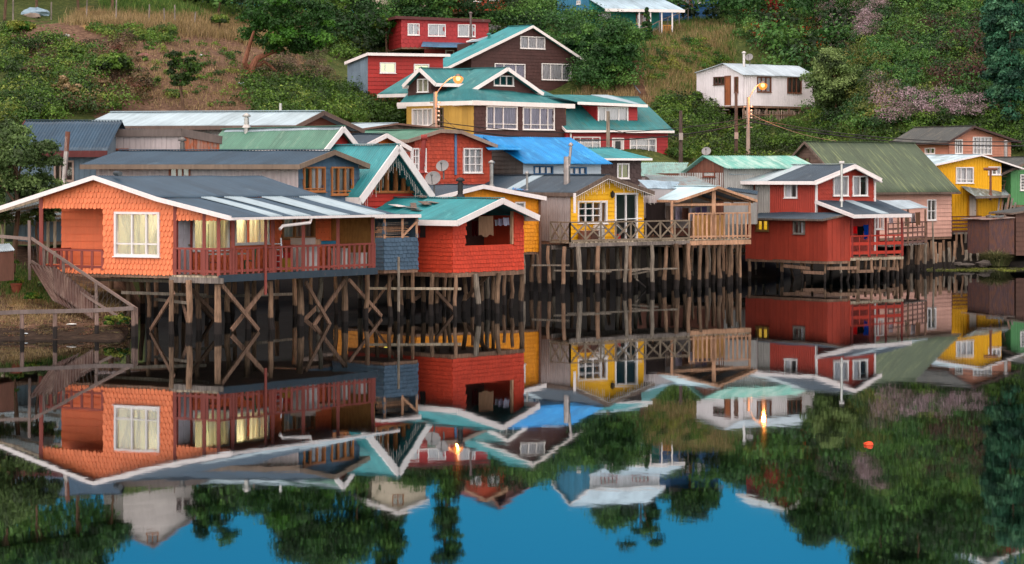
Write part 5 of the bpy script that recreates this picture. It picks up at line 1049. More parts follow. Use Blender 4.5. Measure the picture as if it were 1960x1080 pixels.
DRY = np.clip(soft([(150, 25), (420, 30), (420, 62), (150, 52)]) + soft([(1240, 90), (1400, 60), (1400, 200), (1340, 190), (1240, 200)]) + .6 * soft([(0, 520), (250, 545), (250, 600), (0, 590)]), 0, 1)
MUD_SHADE = np.clip(np.where(qx > 275, (np.where(YY < 152, 5.6, 3.2) - ZZ) / .8, 0) + np.where((qx <= 275) & (ZZ < .35), .8, 0), 0, 1) * (YY < 175)  # muddy shore, its mask widened to paint in the shade under the houses
t = NT('hillside'); g = t.n('ShaderNodeNewGeometry'); pos = g.outputs['Position']
a1 = t.n('ShaderNodeAttribute', attribute_name='soil'); a2 = t.n('ShaderNodeAttribute', attribute_name='dry')
n1 = t.noise(pos, .8, 8, None, .7); n2 = t.noise(pos, 3.5, 8, None, .75); n3 = t.noise(pos, 12, 4)
gr_ = t.ramp(n2, [(.3, lin('#26301a')), (.5, lin('#424d26')), (.7, lin('#6b6b3c'))]); so = t.ramp(n2, [(.3, lin('#3b2a21')), (.5, lin('#5f483a')), (.72, lin('#8a7059'))]); dy_ = t.ramp(n2, [(.3, lin('#5a4a2c')), (.6, lin('#93754d'))])
def addn(a, n):
    m = t.n('ShaderNodeMath', operation='MULTIPLY_ADD'); m.inputs[1].default_value = 1.2; m.inputs[2].default_value = -.6; t.l(n, m)
    s = t.n('ShaderNodeMath', operation='ADD', use_clamp=True); t.t.links.new(a.outputs[2], s.inputs[0]); t.l(m, s, 0, 1)
    return t.ramp(s, [(.35, 0.), (.6, 1.)])
f1, f2 = addn(a1, n1), addn(a2, n1)
c = t.mix(f1.outputs[0], gr_.outputs[0], so.outputs[0]); c = t.mix(f2.outputs[0], c, dy_.outputs[0])
a3 = t.n('ShaderNodeAttribute', attribute_name='mud'); c = t.mix(a3.outputs[2], c, t.ramp(n2, [(.3, (.003, .0025, .002)), (.6, (.011, .009, .007)), (.8, (.03, .024, .018))]).outputs[0]); GM = _finish(t, c, .9, n3.outputs[0], .8, spec=.1)  # mud colour taken to near-black, shade beneath the decks included
o = mesh_obj('ground', V, FQ, GM, smooth=True, origin=(0, 0, 0)); tag(o, kind='structure')
for nm, A in (('soil', SOIL), ('dry', DRY), ('mud', MUD_SHADE)):
    at = o.data.attributes.new(nm, 'FLOAT', 'POINT'); at.data.foreach_set('value', A.ravel().astype(np.float32))
# water
t = NT('still_water'); gl = t.n('ShaderNodeBsdfGlossy'); gl.inputs['Color'].default_value = (.63, .66, .68, 1); gl.inputs['Roughness'].default_value = .02
df = t.n('ShaderNodeBsdfDiffuse'); df.inputs[0].default_value = (.004, .007, .007, 1); g = t.n('ShaderNodeNewGeometry')
w1_ = t.noise(g.outputs['Position'], .55, 3, (1, .45, 1)); w2_ = t.noise(g.outputs['Position'], 3.5, 2, (1, .5, 1))
ms = t.n('ShaderNodeMath', operation='MULTIPLY_ADD'); ms.inputs[1].default_value = .10; t.l(w2_, ms); t.l(w1_, ms, 0, 2)
b = t.n('ShaderNodeBump'); b.inputs['Strength'].default_value = .0035; b.inputs['Distance'].default_value = .5; t.l(ms, b, 0, 'Height'); t.l(b, gl, 0, 'Normal')
ax = t.n('ShaderNodeMixShader'); ax.inputs[0].default_value = .94; t.t.links.new(df.outputs[0], ax.inputs[1]); t.t.links.new(gl.outputs[0], ax.inputs[2]); t.l(ax, t.out)
wv = [(-900, -60, 0), (900, -60, 0), (900, 700, 0), (-900, 700, 0)]
o = mesh_obj('water', wv, [(0, 1, 2, 3)], t.m, origin=(0, 0, 0)); tag(o, kind='structure')

# ================================================================ leaves
def leafcloud(C, RAD, n, size, tone, squash=.75, shell=.55, up=.25):
    """diamond leaves through ellipsoid clumps; C centres, RAD radii, n leaves per clump"""
    C = np.asarray(C, float); N = len(C); idx = np.repeat(np.arange(N), n); M = len(idx)
    d = rng.normal(size=(M, 3)); d /= np.linalg.norm(d, axis=1)[:, None]; d[:, 2] = np.where(d[:, 2] < -.35, -d[:, 2] * .6, d[:, 2])
    r = shell + (1 - shell) * rng.random(M) ** .6; r *= 1 + .22 * np.sin(d[:, 0] * 5 + idx * 1.7) * np.sin(d[:, 1] * 4 + idx) + .12 * np.sin(d[:, 2] * 9 + idx * 2.3)
    p = C[idx] + d * (r * np.asarray(RAD)[idx])[:, None] * np.array([1, 1, squash])
    nn = d * .8 + rng.normal(size=(M, 3)) * .55 + np.array([0, 0, up]); nn /= np.linalg.norm(nn, axis=1)[:, None]
    a = np.cross(nn, rng.normal(size=(M, 3))); a /= np.linalg.norm(a, axis=1)[:, None] + 1e-9; b = np.cross(nn, a)
    s = size * rng.uniform(.45, 1.6, M)[:, None]
    V = np.stack([p - a * s * .5, p + b * s * .3 + nn * s * .06, p + a * s * .5, p - b * s * .3 + nn * s * .06], 1).reshape(-1, 3)
    Fq = np.arange(M * 4).reshape(-1, 4); tn = np.asarray(tone)[idx] + rng.normal(0, .05, M)
    return V, Fq, np.clip(tn, 0, 1)
GRN = leafm('green_foliage', ['#263815', '#31491b', '#3d5c1f', '#4f6f26', '#62812f', '#7c883b'])
DGR = leafm('dark_foliage', ['#203118', '#2a4924', '#345b2b', '#446e31', '#5b8039'])
BGR = leafm('bright_foliage', ['#214214', '#315d19', '#436e1d', '#687c28', '#868737'])
BLG = leafm('bluish_foliage', ['#234837', '#2e5e44', '#3e7152', '#54825e'])
OLV = leafm('willow_foliage', ['#394a27', '#4f6636', '#678045', '#83985a'])
PNK = leafm('pink_flowering', ['#2f4420', '#7e6a64', '#a58c90', '#b59ca4', '#a08389', '#54603a'])
RED_ = leafm('red_flowering', ['#375621', '#496926', '#9b412b', '#e44924'])
MAR = leafm('maroon_foliage', ['#2a3420', '#38382a', '#452c28', '#5e2f30', '#33452a'])
DRYL = leafm('dry_grass_blades', ['#6f6038', '#8f7c50', '#ad936a', '#a38a68'])
GRSL = leafm('grass_blades', ['#33521e', '#466a28', '#5f7d35', '#85904a'])
def region(poly, n, lo=78):
    """random ground points seen inside a photo region"""
    xs = [p[0] for p in poly]; ys_ = [p[1] for p in poly]; out = []
    while len(out) < n:
        x, y = random.uniform(min(xs), max(xs)), random.uniform(min(ys_), max(ys_))
        if inpoly(np.array([x]), np.array([y]), poly)[0]:
            p = onground(x, y, lo)
            if p is not None: out.append(p)
            else: n -= 1
    return np.array(out)
def thicket(name, label, poly, n, r, leaves, size, mat, tones=(0, 1), lift=.45, squash=.8, lo=78, pts=None):
    P = region(poly, n, lo) if pts is None else pts; rad = rng.uniform(r[0], r[1], len(P)); C = P + np.stack([0 * rad, 0 * rad, rad * lift], 1)
    tn = rng.uniform(tones[0], tones[1], len(P)); V, Fq, T = leafcloud(C, rad, int(leaves * 1.5), size * .82, tn, squash)
    o = mesh_obj(name, V, Fq, mat, tone=T); tag(o, label, kind='stuff'); return o
RS_ = [(1390, -60), (2200, -60), (2200, 235), (1760, 240), (1700, 262), (1560, 262), (1560, 150), (1450, 110), (1400, 60)]
thicket('hillside_thicket', 'dense dark shrubs covering the right hillside', RS_, 820, (.7, 1.7), 190, .21, DGR, (.1, 1))
thicket('hillside_thicket', 'brighter green shrubs scattered over the right hillside', RS_, 210, (.5, 1.2), 170, .2, GRN, (.2, .9), .7)
thicket('red_blossom', 'orange red blossom scattered in the shrubs of the right hillside', [(1400, 40), (1480, 30), (1640, 60), (1690, 120), (1640, 110), (1560, 130), (1450, 90)], 34, (.25, .6), 90, .13, RED_, (.45, 1), 1.6)
thicket('maroon_shrubs', 'maroon tinted shrubs with red flowers on the right slope', [(1770, 60), (1890, 40), (1890, 200), (1790, 190), (1740, 120)], 38, (.7, 1.4), 170, .2, MAR, (.2, 1), .9)
for pl_, k in (([(1560, 20), (1690, 20), (1680, 90), (1620, 110), (1570, 60)], 62), ([(1590, 60), (1640, 70), (1630, 120), (1600, 110)], 18), ([(1675, 185), (1770, 200), (1740, 262), (1690, 262)], 46), ([(1760, 215), (1880, 218), (1880, 250), (1760, 250)], 30)):
    thicket('pink_blossom', 'pale pink flowering shrubs massed on the right hillside', pl_, k, (.5, 1.0), 230, .12, PNK, (.2, 1), 1.5)
thicket('roadside_bushes', 'green bushes along the foot of the right slope behind the roofs', [(1240, 195), (1370, 212), (1385, 246), (1560, 250), (1740, 262), (1740, 300), (1500, 330), (1280, 310)], 230, (.6, 1.2), 180, .19, GRN, (0, .8))
thicket('roadside_bushes', 'green bushes behind the salmon weatherboard house at right', [(1740, 240), (1975, 232), (1975, 300), (1740, 275)], 75, (.6, 1.2), 180, .19, GRN, (0, .8))
thicket('hedge', 'leafy hedge bank in the middle above the long zinc roof', [(480, 172), (640, 170), (760, 190), (770, 245), (500, 240)], 150, (.7, 1.3), 200, .19, GRN, (.15, .85))
thicket('slope_shrubs', 'shrubs and brambles on the left slope', [(0, 60), (60, 90), (110, 90), (215, 125), (235, 215), (200, 230), (0, 250)], 180, (.6, 1.3), 190, .19, GRN, (0, 1))
thicket('slope_shrubs', 'shrubs and brambles on the left slope', [(150, 55), (330, 60), (330, 90), (210, 80)], 50, (.35, .7), 120, .17, GRN, (.2, .9))
thicket('hilltop_shrubs', 'dark trees and shrubs behind the red houses', [(620, -25), (1062, -25), (1068, 105), (1060, 130), (940, 30), (760, 20), (640, 60)], 190, (1.0, 2.0), 200, .24, DGR, (.1, 1), .9)
thicket('middle_shrubs', 'green shrubs between the red houses and the leaning tree', [(640, 50), (770, 40), (800, 100), (700, 98), (655, 140), (640, 150)], 80, (.7, 1.5), 190, .2, GRN, (.1, .9), .7)
thicket('garden_shrubs', 'shrubs beside the path right of the dark brown house', [(1080, 60), (1150, 40), (1215, 90), (1215, 180), (1110, 190)], 130, (.8, 1.6), 200, .2, DGR, (.3, 1), .9)
thicket('slope_weeds', 'weeds and ferns on the grassy right slope', [(1250, 80), (1330, 80), (1400, 110), (1390, 160), (1300, 140), (1240, 170)], 60, (.35, .8), 120, .17, BGR, (.1, .9))
thicket('creeping_weeds', 'small weeds scattered on the bare brown slope', [(200, 70), (480, 90), (640, 170), (420, 210), (260, 190)], 130, (.2, .55), 60, .15, GRN, (.2, 1), .3)
DRB = leafm('brown_scrub', ['#4a3d2c', '#66543a', '#80694a', '#5a5a34', '#6f4a38'])
thicket('brown_scrub', 'brown and straw coloured dry scrub among the left slope bushes', [(60, 100), (250, 90), (300, 215), (120, 230), (60, 170)], 62, (.4, .95), 130, .17, DRB, (0, 1), .75)
thicket('olive_scrub', 'yellowish olive scrub running down the middle of the right hillside', [(1600, 90), (1660, 100), (1720, 190), (1690, 260), (1640, 240)], 70, (.5, 1.1), 150, .18, leafm('olive_scrub', ['#4a5226', '#69702f', '#858040', '#5a6a30']), (0, 1), .95)
thicket('brown_scrub', 'brown dry scrub scattered over the right hillside', RS_, 60, (.4, 1.0), 120, .18, DRB, (0, 1), 1.0)
thicket('bank_straw', 'dead straw and leaves strewn over the near left bank', [(0, 590), (250, 590), (250, 640), (0, 645)], 200, (.12, .3), 26, .06, DRB, (0, 1), .05, .15)
# woods along the ridge, above the picture, mirrored in the water
def ridge(x0, x1, Y0, Y1, n, r, mat, size=.34, lift=(0, 3), nl=230):
    px = rng.uniform(x0, x1, n); Y = rng.uniform(Y0, Y1, n); X = (px - CX) * Y / F; Z = ground(X, Y); rad = rng.uniform(r[0], r[1], n)
    C = np.stack([X, Y, Z + rad * .5 + rng.uniform(lift[0], lift[1], n)], 1); V, Fq, T = leafcloud(C, rad, nl, size, rng.random(n), .95)
    o = mesh_obj('ridge_woods', V, Fq, mat, tone=T); tag(o, 'dark woods along the ridge mirrored in the water', kind='stuff')
ridge(-300, 200, 195, 260, 120, (1.5, 3), DGR, lift=(0, 4)); ridge(380, 700, 205, 250, 110, (1.4, 2.6), DGR, lift=(0, 3.5)); ridge(700, 1100, 222, 262, 70, (1.1, 2.), DGR, lift=(0, 1.6))
ridge(1100, 1480, 226, 265, 90, (1.0, 2.0), DGR, lift=(0, 2.0)); ridge(1480, 1800, 205, 262, 170, (1.4, 2.6), DGR, lift=(0, 3)); ridge(1790, 2300, 205, 262, 160, (1.4, 2.6), DGR, lift=(0, 3))

for x0_, x1_, n_ in ((680, 835, 62), (865, 1030, 56)):      # trees standing before the two ridge cottages
    px = rng.uniform(x0_, x1_, n_); Y = rng.uniform(211.5, 214, n_); X = (px - CX) * Y / F; zt_ = rng.uniform(16, 21.2, n_)
    thicket('ridge_front_trees', 'dark tree crowns before the ridge cottages', None, 0, (1.0, 1.5), 240, .24, DGR, (.1, 1), 0, pts=np.stack([X, Y, zt_], 1))
# ---------------------------------------------------------------- single trees and bushes
TRK = wood('#6a5240')
_crown = {}
def crown_mesh(kind, seed=0):
    key = (kind, seed)
    if key in _crown: return _crown[key]
    rd = np.random.default_rng(seed + 11); C, Rr = [], []
    if kind == 'round':
        for i in range(46):
            d = rd.normal(size=3); d /= np.linalg.norm(d); d[2] = abs(d[2]) * 1.1 - .35; C.append(d * rd.uniform(.35, .78) * (1, 1, .8)); Rr.append(rd.uniform(.16, .30))
    elif kind == 'column':
        for i in range(80):
            z = rd.uniform(-1, 1); w = .42 * (1 - abs(z * .8 - .12) ** 2.2) + .03; a = rd.uniform(0, 6.28); C.append((w * math.cos(a) * rd.uniform(.4, 1), w * math.sin(a) * rd.uniform(.4, 1), z)); Rr.append(rd.uniform(.09, .17))
    elif kind == 'cone':
        for i in range(60):
            z = rd.uniform(-1, 1); w = .5 * (1 - z) / 2 + .03; a = rd.uniform(0, 6.28); C.append((w * math.cos(a), w * math.sin(a), z)); Rr.append(.1 + .1 * (1 - z) / 2)
    elif kind == 'bush':
        for i in range(64):
            d = rd.normal(size=3); d /= np.linalg.norm(d); C.append(d * rd.uniform(.3, .82) * (1, 1, .9)); Rr.append(rd.uniform(.16, .27))
    elif kind == 'loose':
        for i in range(40):
            d = rd.normal(size=3); d /= np.linalg.norm(d); C.append(d * rd.uniform(.3, .95) * (1, 1, .85)); Rr.append(rd.uniform(.10, .22))
    C = np.array(C); Rr = np.array(Rr); _crown[key] = (C, Rr, rd.random(len(C))); return _crown[key]
def tree(name, label, base, w, h, kind, mat, size=.2, nl=220, trunk=.25, tr=.12, seed=0, tones=(0, 1), cat='tree', group=None, lean=0):
    base = np.asarray(base, float); root = thing(name, label, cat, base, group); C, Rr, T = crown_mesh(kind, seed); ch = h * (1 - trunk * .6); s = np.array([w / 2, w / 2, ch / 2]); cc = base + (lean, 0, h - ch / 2)
    V, Fq, tn = leafcloud(C * s + cc, Rr * (w / 2 + ch / 2) / 2 * 1.25, nl, size, tones[0] + (tones[1] - tones[0]) * T, .85, .3)
    mesh_obj('crown', V, Fq, mat, root, tone=tn)
    m = MB(); top = cc + (0, 0, ch * .15); mid = (base + top) / 2 + (random.uniform(-.1, .1) * w, 0, 0); m.tube([base - (0, 0, .3), mid, top], [tr, tr * .75, tr * .4], 8)
    for k in range(6):
        tgt = cc + C[(k * 7) % len(C)] * s * .8; st = mid + (top - mid) * random.uniform(0, .7); m.tube([st, (st + tgt) / 2 + (0, 0, .05 * h), tgt], [tr * .5, tr * .35, tr * .15], 6)
    m.build('trunk', TRK, root); return root
def G(x, y, lo=78): return onground(x, y, lo)
# the leaning tree on the bare slope
LEAN = leafm('leaning_tree_foliage', ['#24451a', '#2f5a1c', '#3f7020', '#56822a'])
thicket('dry_brambles', 'grey brown brambles on the slope below the leaning tree', [(520, 100), (640, 100), (650, 168), (500, 172)], 46, (.4, .9), 150, .14, leafm('bramble', ['#4a4030', '#665643', '#7a6a55', '#4d5230']), (0, 1), .4)
B = G(500, 150); root = thing('leaning_tree', 'large round green tree with bent forked reddish trunks leaning over the bare slope', 'tree', B); sc_ = B[1] / F; pp_ = lambda x, y, dy=0: np.array([(x - CX) * (B[1] + dy) / F, B[1] + dy, zat(y, B[1] + dy)])
TRR = wood('#8c5b45')
m = MB(); m.tube([pp_(466, 152), pp_(480, 136), pp_(492, 112), pp_(520, 100), pp_(545, 96, 1)], [.42, .33, .22, .16, .1], 9); m.build('trunk', TRR, root)
m = MB(); m.tube([pp_(478, 138), pp_(468, 120, -.5), pp_(476, 92, -.5), pp_(486, 60, -1)], [.26, .18, .14, .08], 8); m.build('trunk', TRR, root)
m = MB(); m.tube([pp_(484, 132), pp_(505, 118, .5), pp_(520, 128, .5), pp_(530, 138, .5)], [.2, .14, .1, .05], 8); m.build('limb', TRR, root)
C = []; Rr = []
for i in range(70):
    a = random.uniform(0, 6.28); r = random.random() ** .5; C.append(pp_(548 + 82 * r * math.cos(a), 52 + 58 * r * math.sin(a) - (10 if math.cos(a) < 0 else 0), random.uniform(-2.2, 2.2))); Rr.append(random.uniform(.5, .95))
V, Fq, T = leafcloud(C, Rr, 260, .19, rng.uniform(.05, .75, 70), .8, .4); mesh_obj('crown', V, Fq, LEAN, root, tone=T)
tree('bushy_tree', 'bushy light green tree between the flat red house and the top red house', G(742, 110), 4.2, 4.6, 'round', BGR, seed=2, tones=(0, .7)); tree('bushy_tree', 'smaller light green tree in front of the blue skirt roof', G(790, 112), 3.4, 3.4, 'round', BGR, seed=3, tones=(0, .6))
tree('bushy_tree', 'dark green tree beside the picket path above the leaning tree', G(640, 90), 3.6, 5, 'round', GRN, seed=4)
tree('willow_bush', 'big rounded grey green willow bush right of the small white house', G(1596, 238), 5.0, 6.6, 'bush', OLV, size=.17, nl=420, trunk=.0, seed=5)
tree('poplar', 'tall bluish green poplar at the right edge of the hillside', G(1935, 252), 5.2, 12.5, 'column', BLG, size=.2, nl=420, trunk=.12, seed=6); tree('poplar', 'slimmer poplar behind the tall one at the right edge', G(1905, 232), 3.6, 10, 'column', BLG, size=.2, nl=300, trunk=.12, seed=7)
tree('cypress', 'small dark conical cypress before the teal porch', G(1238, 78), 1.7, 2.9, 'cone', DGR, size=.12, nl=160, trunk=.05, tr=.07, seed=8)
tree('garden_tree', 'dense dark bush beside the steep path, tallest of its clump', G(1180, 175), 4.6, 6.2, 'bush', DGR, nl=300, trunk=.1, seed=9, tones=(.3, 1)); tree('garden_tree', 'dark tree close behind the brown gable', G(1122, 135), 4.2, 3.9, 'bush', DGR, nl=300, trunk=.1, seed=10, tones=(.2, .9)); tree('garden_tree', 'rounded tree below the blue house side wall', G(1165, 112), 3.8, 3.2, 'bush', GRN, nl=300, trunk=.1, seed=11)
tree('thin_tree', 'thin dark tree standing on the slope just above the long zinc roof', G(352, 214), 2.4, 4.6, 'loose', GRN, size=.16, nl=130, trunk=.3, seed=12, tones=(0, .5)); tree('flower_bush', 'white flowering bush on the grass ledge', G(424, 62), 2.0, 1.7, 'round', GRN, size=.15, nl=150, trunk=.1, seed=13, cat='bush'); tree('flower_bush', 'white rose bush beside the small white house', G(1334, 205), 1.2, 1.5, 'round', GRN, size=.13, nl=110, trunk=.1, tr=.04, seed=14, cat='bush')
tree('yellow_bush', 'yellow green bush at upper left under the dark trees', G(40, 82), 2.6, 1.9, 'round', BGR, size=.17, nl=160, trunk=.1, seed=15, cat='bush', tones=(.2, 1)); tree('round_bush', 'round green bramble in the middle of the left slope', G(215, 165), 3.4, 2.6, 'round', GRN, nl=260, trunk=.1, seed=16, cat='bush'); tree('dry_bush', 'straw coloured dry bush on the left slope', G(125, 205), 1.9, 2.0, 'loose', DRYL, size=.18, nl=90, trunk=.1, seed=17, cat='bush')
B = P3(22, 392, 618); gz = float(ground(B[0], B[1])); tree('apple_tree', 'apple tree with reddish fruit at the left edge before the grey blue house', (B[0], B[1], gz), 4.2, 7.3, 'loose', OLV, size=.12, nl=560, trunk=.3, tr=.12, seed=18, tones=(.1, .9))
tree('apple_tree', 'leafy lower limb of the apple tree region, left of the grey blue window', (B[0] + 1.0, B[1] + .8, gz), 2.2, 4.6, 'loose', OLV, size=.11, nl=260, trunk=.5, tr=.07, seed=19)
for k, (x, y, w, h_, lb) in enumerate(((8, 40, 6, 9, 'dark tree at upper left corner'), (70, 25, 5, 8, 'dark tree behind the blue tarpaulin'), (150, 20, 5, 7.5, 'dark spreading tree above the dry grass'), (215, 22, 3.5, 6, 'slim tree at the edge of the grass ledge'))): tree('ledge_tree', lb, G(x, y), w, h_, 'round', DGR, size=.24, nl=260, trunk=.4, seed=20 + k, tones=(0, .8))
def RB(px, Y): X = (px - CX) * Y / F; return np.array([X, Y, float(ground(X, Y))])
for k, (px, Y, w, h_, kd, lb) in enumerate(((415, 212, 5.0, 8.4, 'loose', 'feathery ridge tree right of the white house, mirrored at lower left'), (675, 216, 6, 14, 'round', 'tall ridge tree mirrored left of the cream cottage'), (705, 218, 4, 7, 'loose', 'ridge tree right beside the cream cottage'), (852, 212, 5.2, 14.5, 'column', 'tall columnar tree mirrored below the lamp streak'),
        (575, 214, 6, 13.5, 'round', 'broad ridge tree mirrored in the lower left centre'), (620, 218, 5.5, 15, 'round', 'tallest ridge tree mirrored left of the centre'), (745, 217, 4.6, 14, 'column', 'narrow ridge tree mirrored between cottage and columnar tree'), (1010, 228, 4, 4.4, 'round', 'small ridge tree behind the brown gable'), (1170, 230, 6, 10.5, 'round', 'ridge tree behind the blue house, left one'), (1225, 231, 5.5, 11.5, 'loose', 'ridge tree behind the blue house, taller right one'), (1330, 234, 6, 9.5, 'round', 'ridge tree behind the deep blue house'), (1560, 228, 6, 11, 'round', 'ridge tree left of the right hand ridge house'),
        (1620, 226, 5.5, 8, 'round', 'big ridge tree mirrored at lower right centre'), (1690, 215, 6, 10, 'round', 'tall ridge tree left of the red sash window house'), (60, 205, 6, 9, 'round', 'broad ridge tree mirrored at the lower left edge'), (150, 205, 5.5, 10, 'round', 'tall ridge tree left of the mirrored white house'), (1750, 212, 6, 11, 'round', 'tallest ridge tree before the red sash window house'))):
    tree('ridge_tree', lb, RB(px, Y), w, h_, kd, DGR, size=.24, nl=320, trunk=.08, seed=30 + k, tones=(.1, .9))
# grass
PATH_ = [(1205, 85), (1226, 85), (1222, 120), (1226, 150), (1240, 190), (1222, 195), (1208, 150)]
def grass(name, label, poly, n, hgt, mat, lo=78, w=.05):
    P = region(poly, max(40, n // 14), lo); k = 14; P = np.repeat(P, k, 0); P[:, :2] += rng.normal(0, .32, (len(P), 2)); P[:, 2] = ground(P[:, 0], P[:, 1]) - .05; P = P[~inpoly(*proj(P[:, 0], P[:, 1], P[:, 2]), PATH_)]
    M = len(P); a = rng.uniform(0, 6.28, M); L = rng.uniform(hgt[0], hgt[1], M); dx = np.stack([np.cos(a), np.sin(a), 0 * a], 1) * w / 2; tip = np.stack([rng.normal(0, .22, M) * L, rng.normal(0, .22, M) * L, L], 1)
    V = np.stack([P - dx, P + dx, P + tip * .55 + dx * .7, P + tip], 1).reshape(-1, 3); o = mesh_obj(name, V, np.arange(M * 4).reshape(-1, 4), mat, tone=np.clip(rng.normal(.5, .25, M), 0, 1)); tag(o, label, kind='stuff')
grass('grass', 'long dry grass along the left ledge', [(150, 28), (480, 38), (560, 110), (430, 75), (250, 62), (120, 45)], 15000, (.35, .9), DRYL)
grass('grass', 'green grass above the left ledge', [(200, -15), (560, -15), (480, 45), (200, 32)], 16000, (.3, .7), GRSL)
grass('grass', 'green grass on the right hand slope', [(1215, 70), (1340, 20), (1410, 20), (1400, 120), (1330, 190), (1240, 190)], 17000, (.25, .6), GRSL)
grass('grass', 'dry grass on the right hand slope', [(1250, 60), (1400, 40), (1400, 200), (1330, 215), (1200, 200), (1100, 190), (1130, 165), (1230, 175)], 15000, (.35, .8), DRYL)
grass('grass', 'sparse dead stalks on the bare slope', [(230, 60), (640, 120), (640, 180), (420, 215), (300, 210)], 9000, (.1, .35), DRYL)
grass('grass', 'dry grass on the near left bank', [(0, 525), (120, 548), (250, 600), (0, 630)], 9000, (.06, .2), DRYL, 78, .025)
grass('grass', 'green weeds on the near left bank', [(0, 500), (130, 545), (160, 590), (0, 560)], 5000, (.1, .3), GRSL, 78, .03)
# near bank plants
for x, y, w, h_, kd, mt, lb in ((95, 570, .9, .75, 'round', OLV, 'silvery shrub with orange flowers on the near bank'), (62, 585, .6, .45, 'round', BGR, 'low bright green shrub on the near bank below the flower pot'), (220, 628, 1.1, .4, 'loose', BGR, 'trailing green weed at the bank end by the fence'), (10, 545, .9, 1.3, 'loose', GRN, 'loose leafy bush at the left edge of the bank')):
    b_ = G(x, y, 80); tree('bank_plant', lb, b_, w * 1.2, h_ * 1.2, kd, mt, size=.07, nl=110, trunk=.1, tr=.02, seed=int(x), cat='plant')
b_ = G(120, 578, 80); tree('red_geranium', 'plant with bright red blossoms by a stake on the near bank', b_, .45, .6, 'loose', leafm('geranium', ['#3a5a20', '#56702c', '#d8201c']), size=.07, nl=60, trunk=.2, tr=.015, seed=3, cat='plant')
pt_ = thing('flower_pot', 'terracotta pot with a yellow green plant on the near bank', 'pot', G(31, 562, 80)); p = np.array(pt_.location); m = MB(); m.lathe(p, [(.14, 0), (.2, .28), (.23, .29), (.23, .36), (.17, .36)], 16); m.build('pot', paint('#9c5038', .2), pt_)
V, Fq, T = leafcloud([p + (0, 0, .46), p + (.12, 0, .42), p + (-.13, 0, .43)], [.22, .17, .17], 130, .08, [.5, .8, .6], .6); mesh_obj('plant', V, Fq, BGR, pt_, tone=T)
# tussock, moss, rocks and stumps on the right shore
P = P3(1905, 506, 513); gz = float(ground(P[0], P[1])); n = 2600; a = rng.uniform(0, 6.28, n); rr = rng.random(n) ** .5 * .8; L = rng.uniform(.6, 1.3, n) * (1.1 - rr * .5); base = np.stack([P[0] + rr * np.cos(a), P[1] + rr * np.sin(a), np.full(n, max(gz, -.05))], 1); out = np.stack([np.cos(a), np.sin(a), 0 * a], 1); sp = rng.uniform(.25, .95, n)[:, None]
side = np.stack([-np.sin(a), np.cos(a), 0 * a], 1) * .02; tip = base + out * sp * L[:, None] * .9 + np.stack([0 * a, 0 * a, L * rng.uniform(.5, .95, n)], 1); mid = base + out * sp * .25 + np.stack([0 * a, 0 * a, L * .6], 1)
V = np.stack([base - side, base + side, mid + side, mid - side, mid - side, mid + side, tip, tip + side * .2], 1).reshape(-1, 3)
o = mesh_obj('grass_tussock', V, np.arange(n * 8).reshape(-1, 4), leafm('tussock', ['#4c5234', '#6b6a44', '#87815a', '#5a6238']), tone=np.repeat(rng.random(n), 2)); tag(o, 'big olive grass tussock at the water edge before the purple shack', 'tussock')
MOSSM = plain('#5d6420', .9, 0, .4, 2); ROCKM = plain('#4a423c', .9, 0, .4, 5)
def rock(label, p, r, mat, name='rock', cat='rock', sq=.5):
    rd = np.random.default_rng(int(abs(p[0] * 100)) % 9999); m = MB(); K, J = 12, 7; ph = rd.uniform(0, 6, 4)
    for j in range(J + 1):
        for i in range(K):
            th = math.pi * j / J; a = 2 * math.pi * i / K; q_ = r * (1 + .18 * math.sin(2 * a + ph[0]) + .13 * math.sin(3 * a + ph[1] + th * 2) + .1 * math.sin(5 * th + ph[2] + a)); m.v.append((p[0] + q_ * math.sin(th) * math.cos(a) * 1.3, p[1] + q_ * math.sin(th) * math.sin(a), p[2] + q_ * math.cos(th) * sq))
    for j in range(J):
        for i in range(K): m.f.append((j * K + i, j * K + (i + 1) % K, (j + 1) * K + (i + 1) % K, (j + 1) * K + i))
    o = m.build(name, mat); tag(o, label, cat); return o
rock('grey boulder at the water edge left of the tussock', P3(1884, 505, 514), .42, ROCKM); rock('flat dark stone on the right shore under the yellow house', P3(1850, 508, 515), .36, ROCKM, sq=.35); rock('small brown stone beside the mossy mud', P3(1833, 506, 514), .25, ROCKM)
P_ = np.array([P3(x, 514, W) * (1, 1, 0) + (0, 0, .0) for x, W in zip(rng.uniform(1770, 1990, 46), rng.uniform(514, 519, 46))]); V, Fq, T = leafcloud(P_, np.full(46, .55), 160, .09, rng.random(46), .14, .1, 1.); o = mesh_obj('shore_moss', V, Fq, leafm('shore_moss', ['#3c3a22', '#545a1e', '#6d7420', '#4a4432']), tone=T); tag(o, 'green moss and weed along the muddy right shore', kind='stuff')
for k, (x, y, W, h_, r) in enumerate(((1795, 495, 516, .95, .10), (1806, 478, 515, 1.1, .09), (1816, 480, 515, 1.3, .11), (1850, 480, 513, 1.1, .13), (1858, 484, 513, .9, .1), (1826, 490, 516, .8, .08), (1872, 482, 512, .9, .1))):
    o = (lambda p: pile(p[0], p[1], h_, r, None, PILEG, -.4))(P2(x, W)); o.name = 'mooring_stump'; tag(o, 'weathered old pile stump standing in the mud of the right shore', 'stump', 'old pile stumps on the right shore')
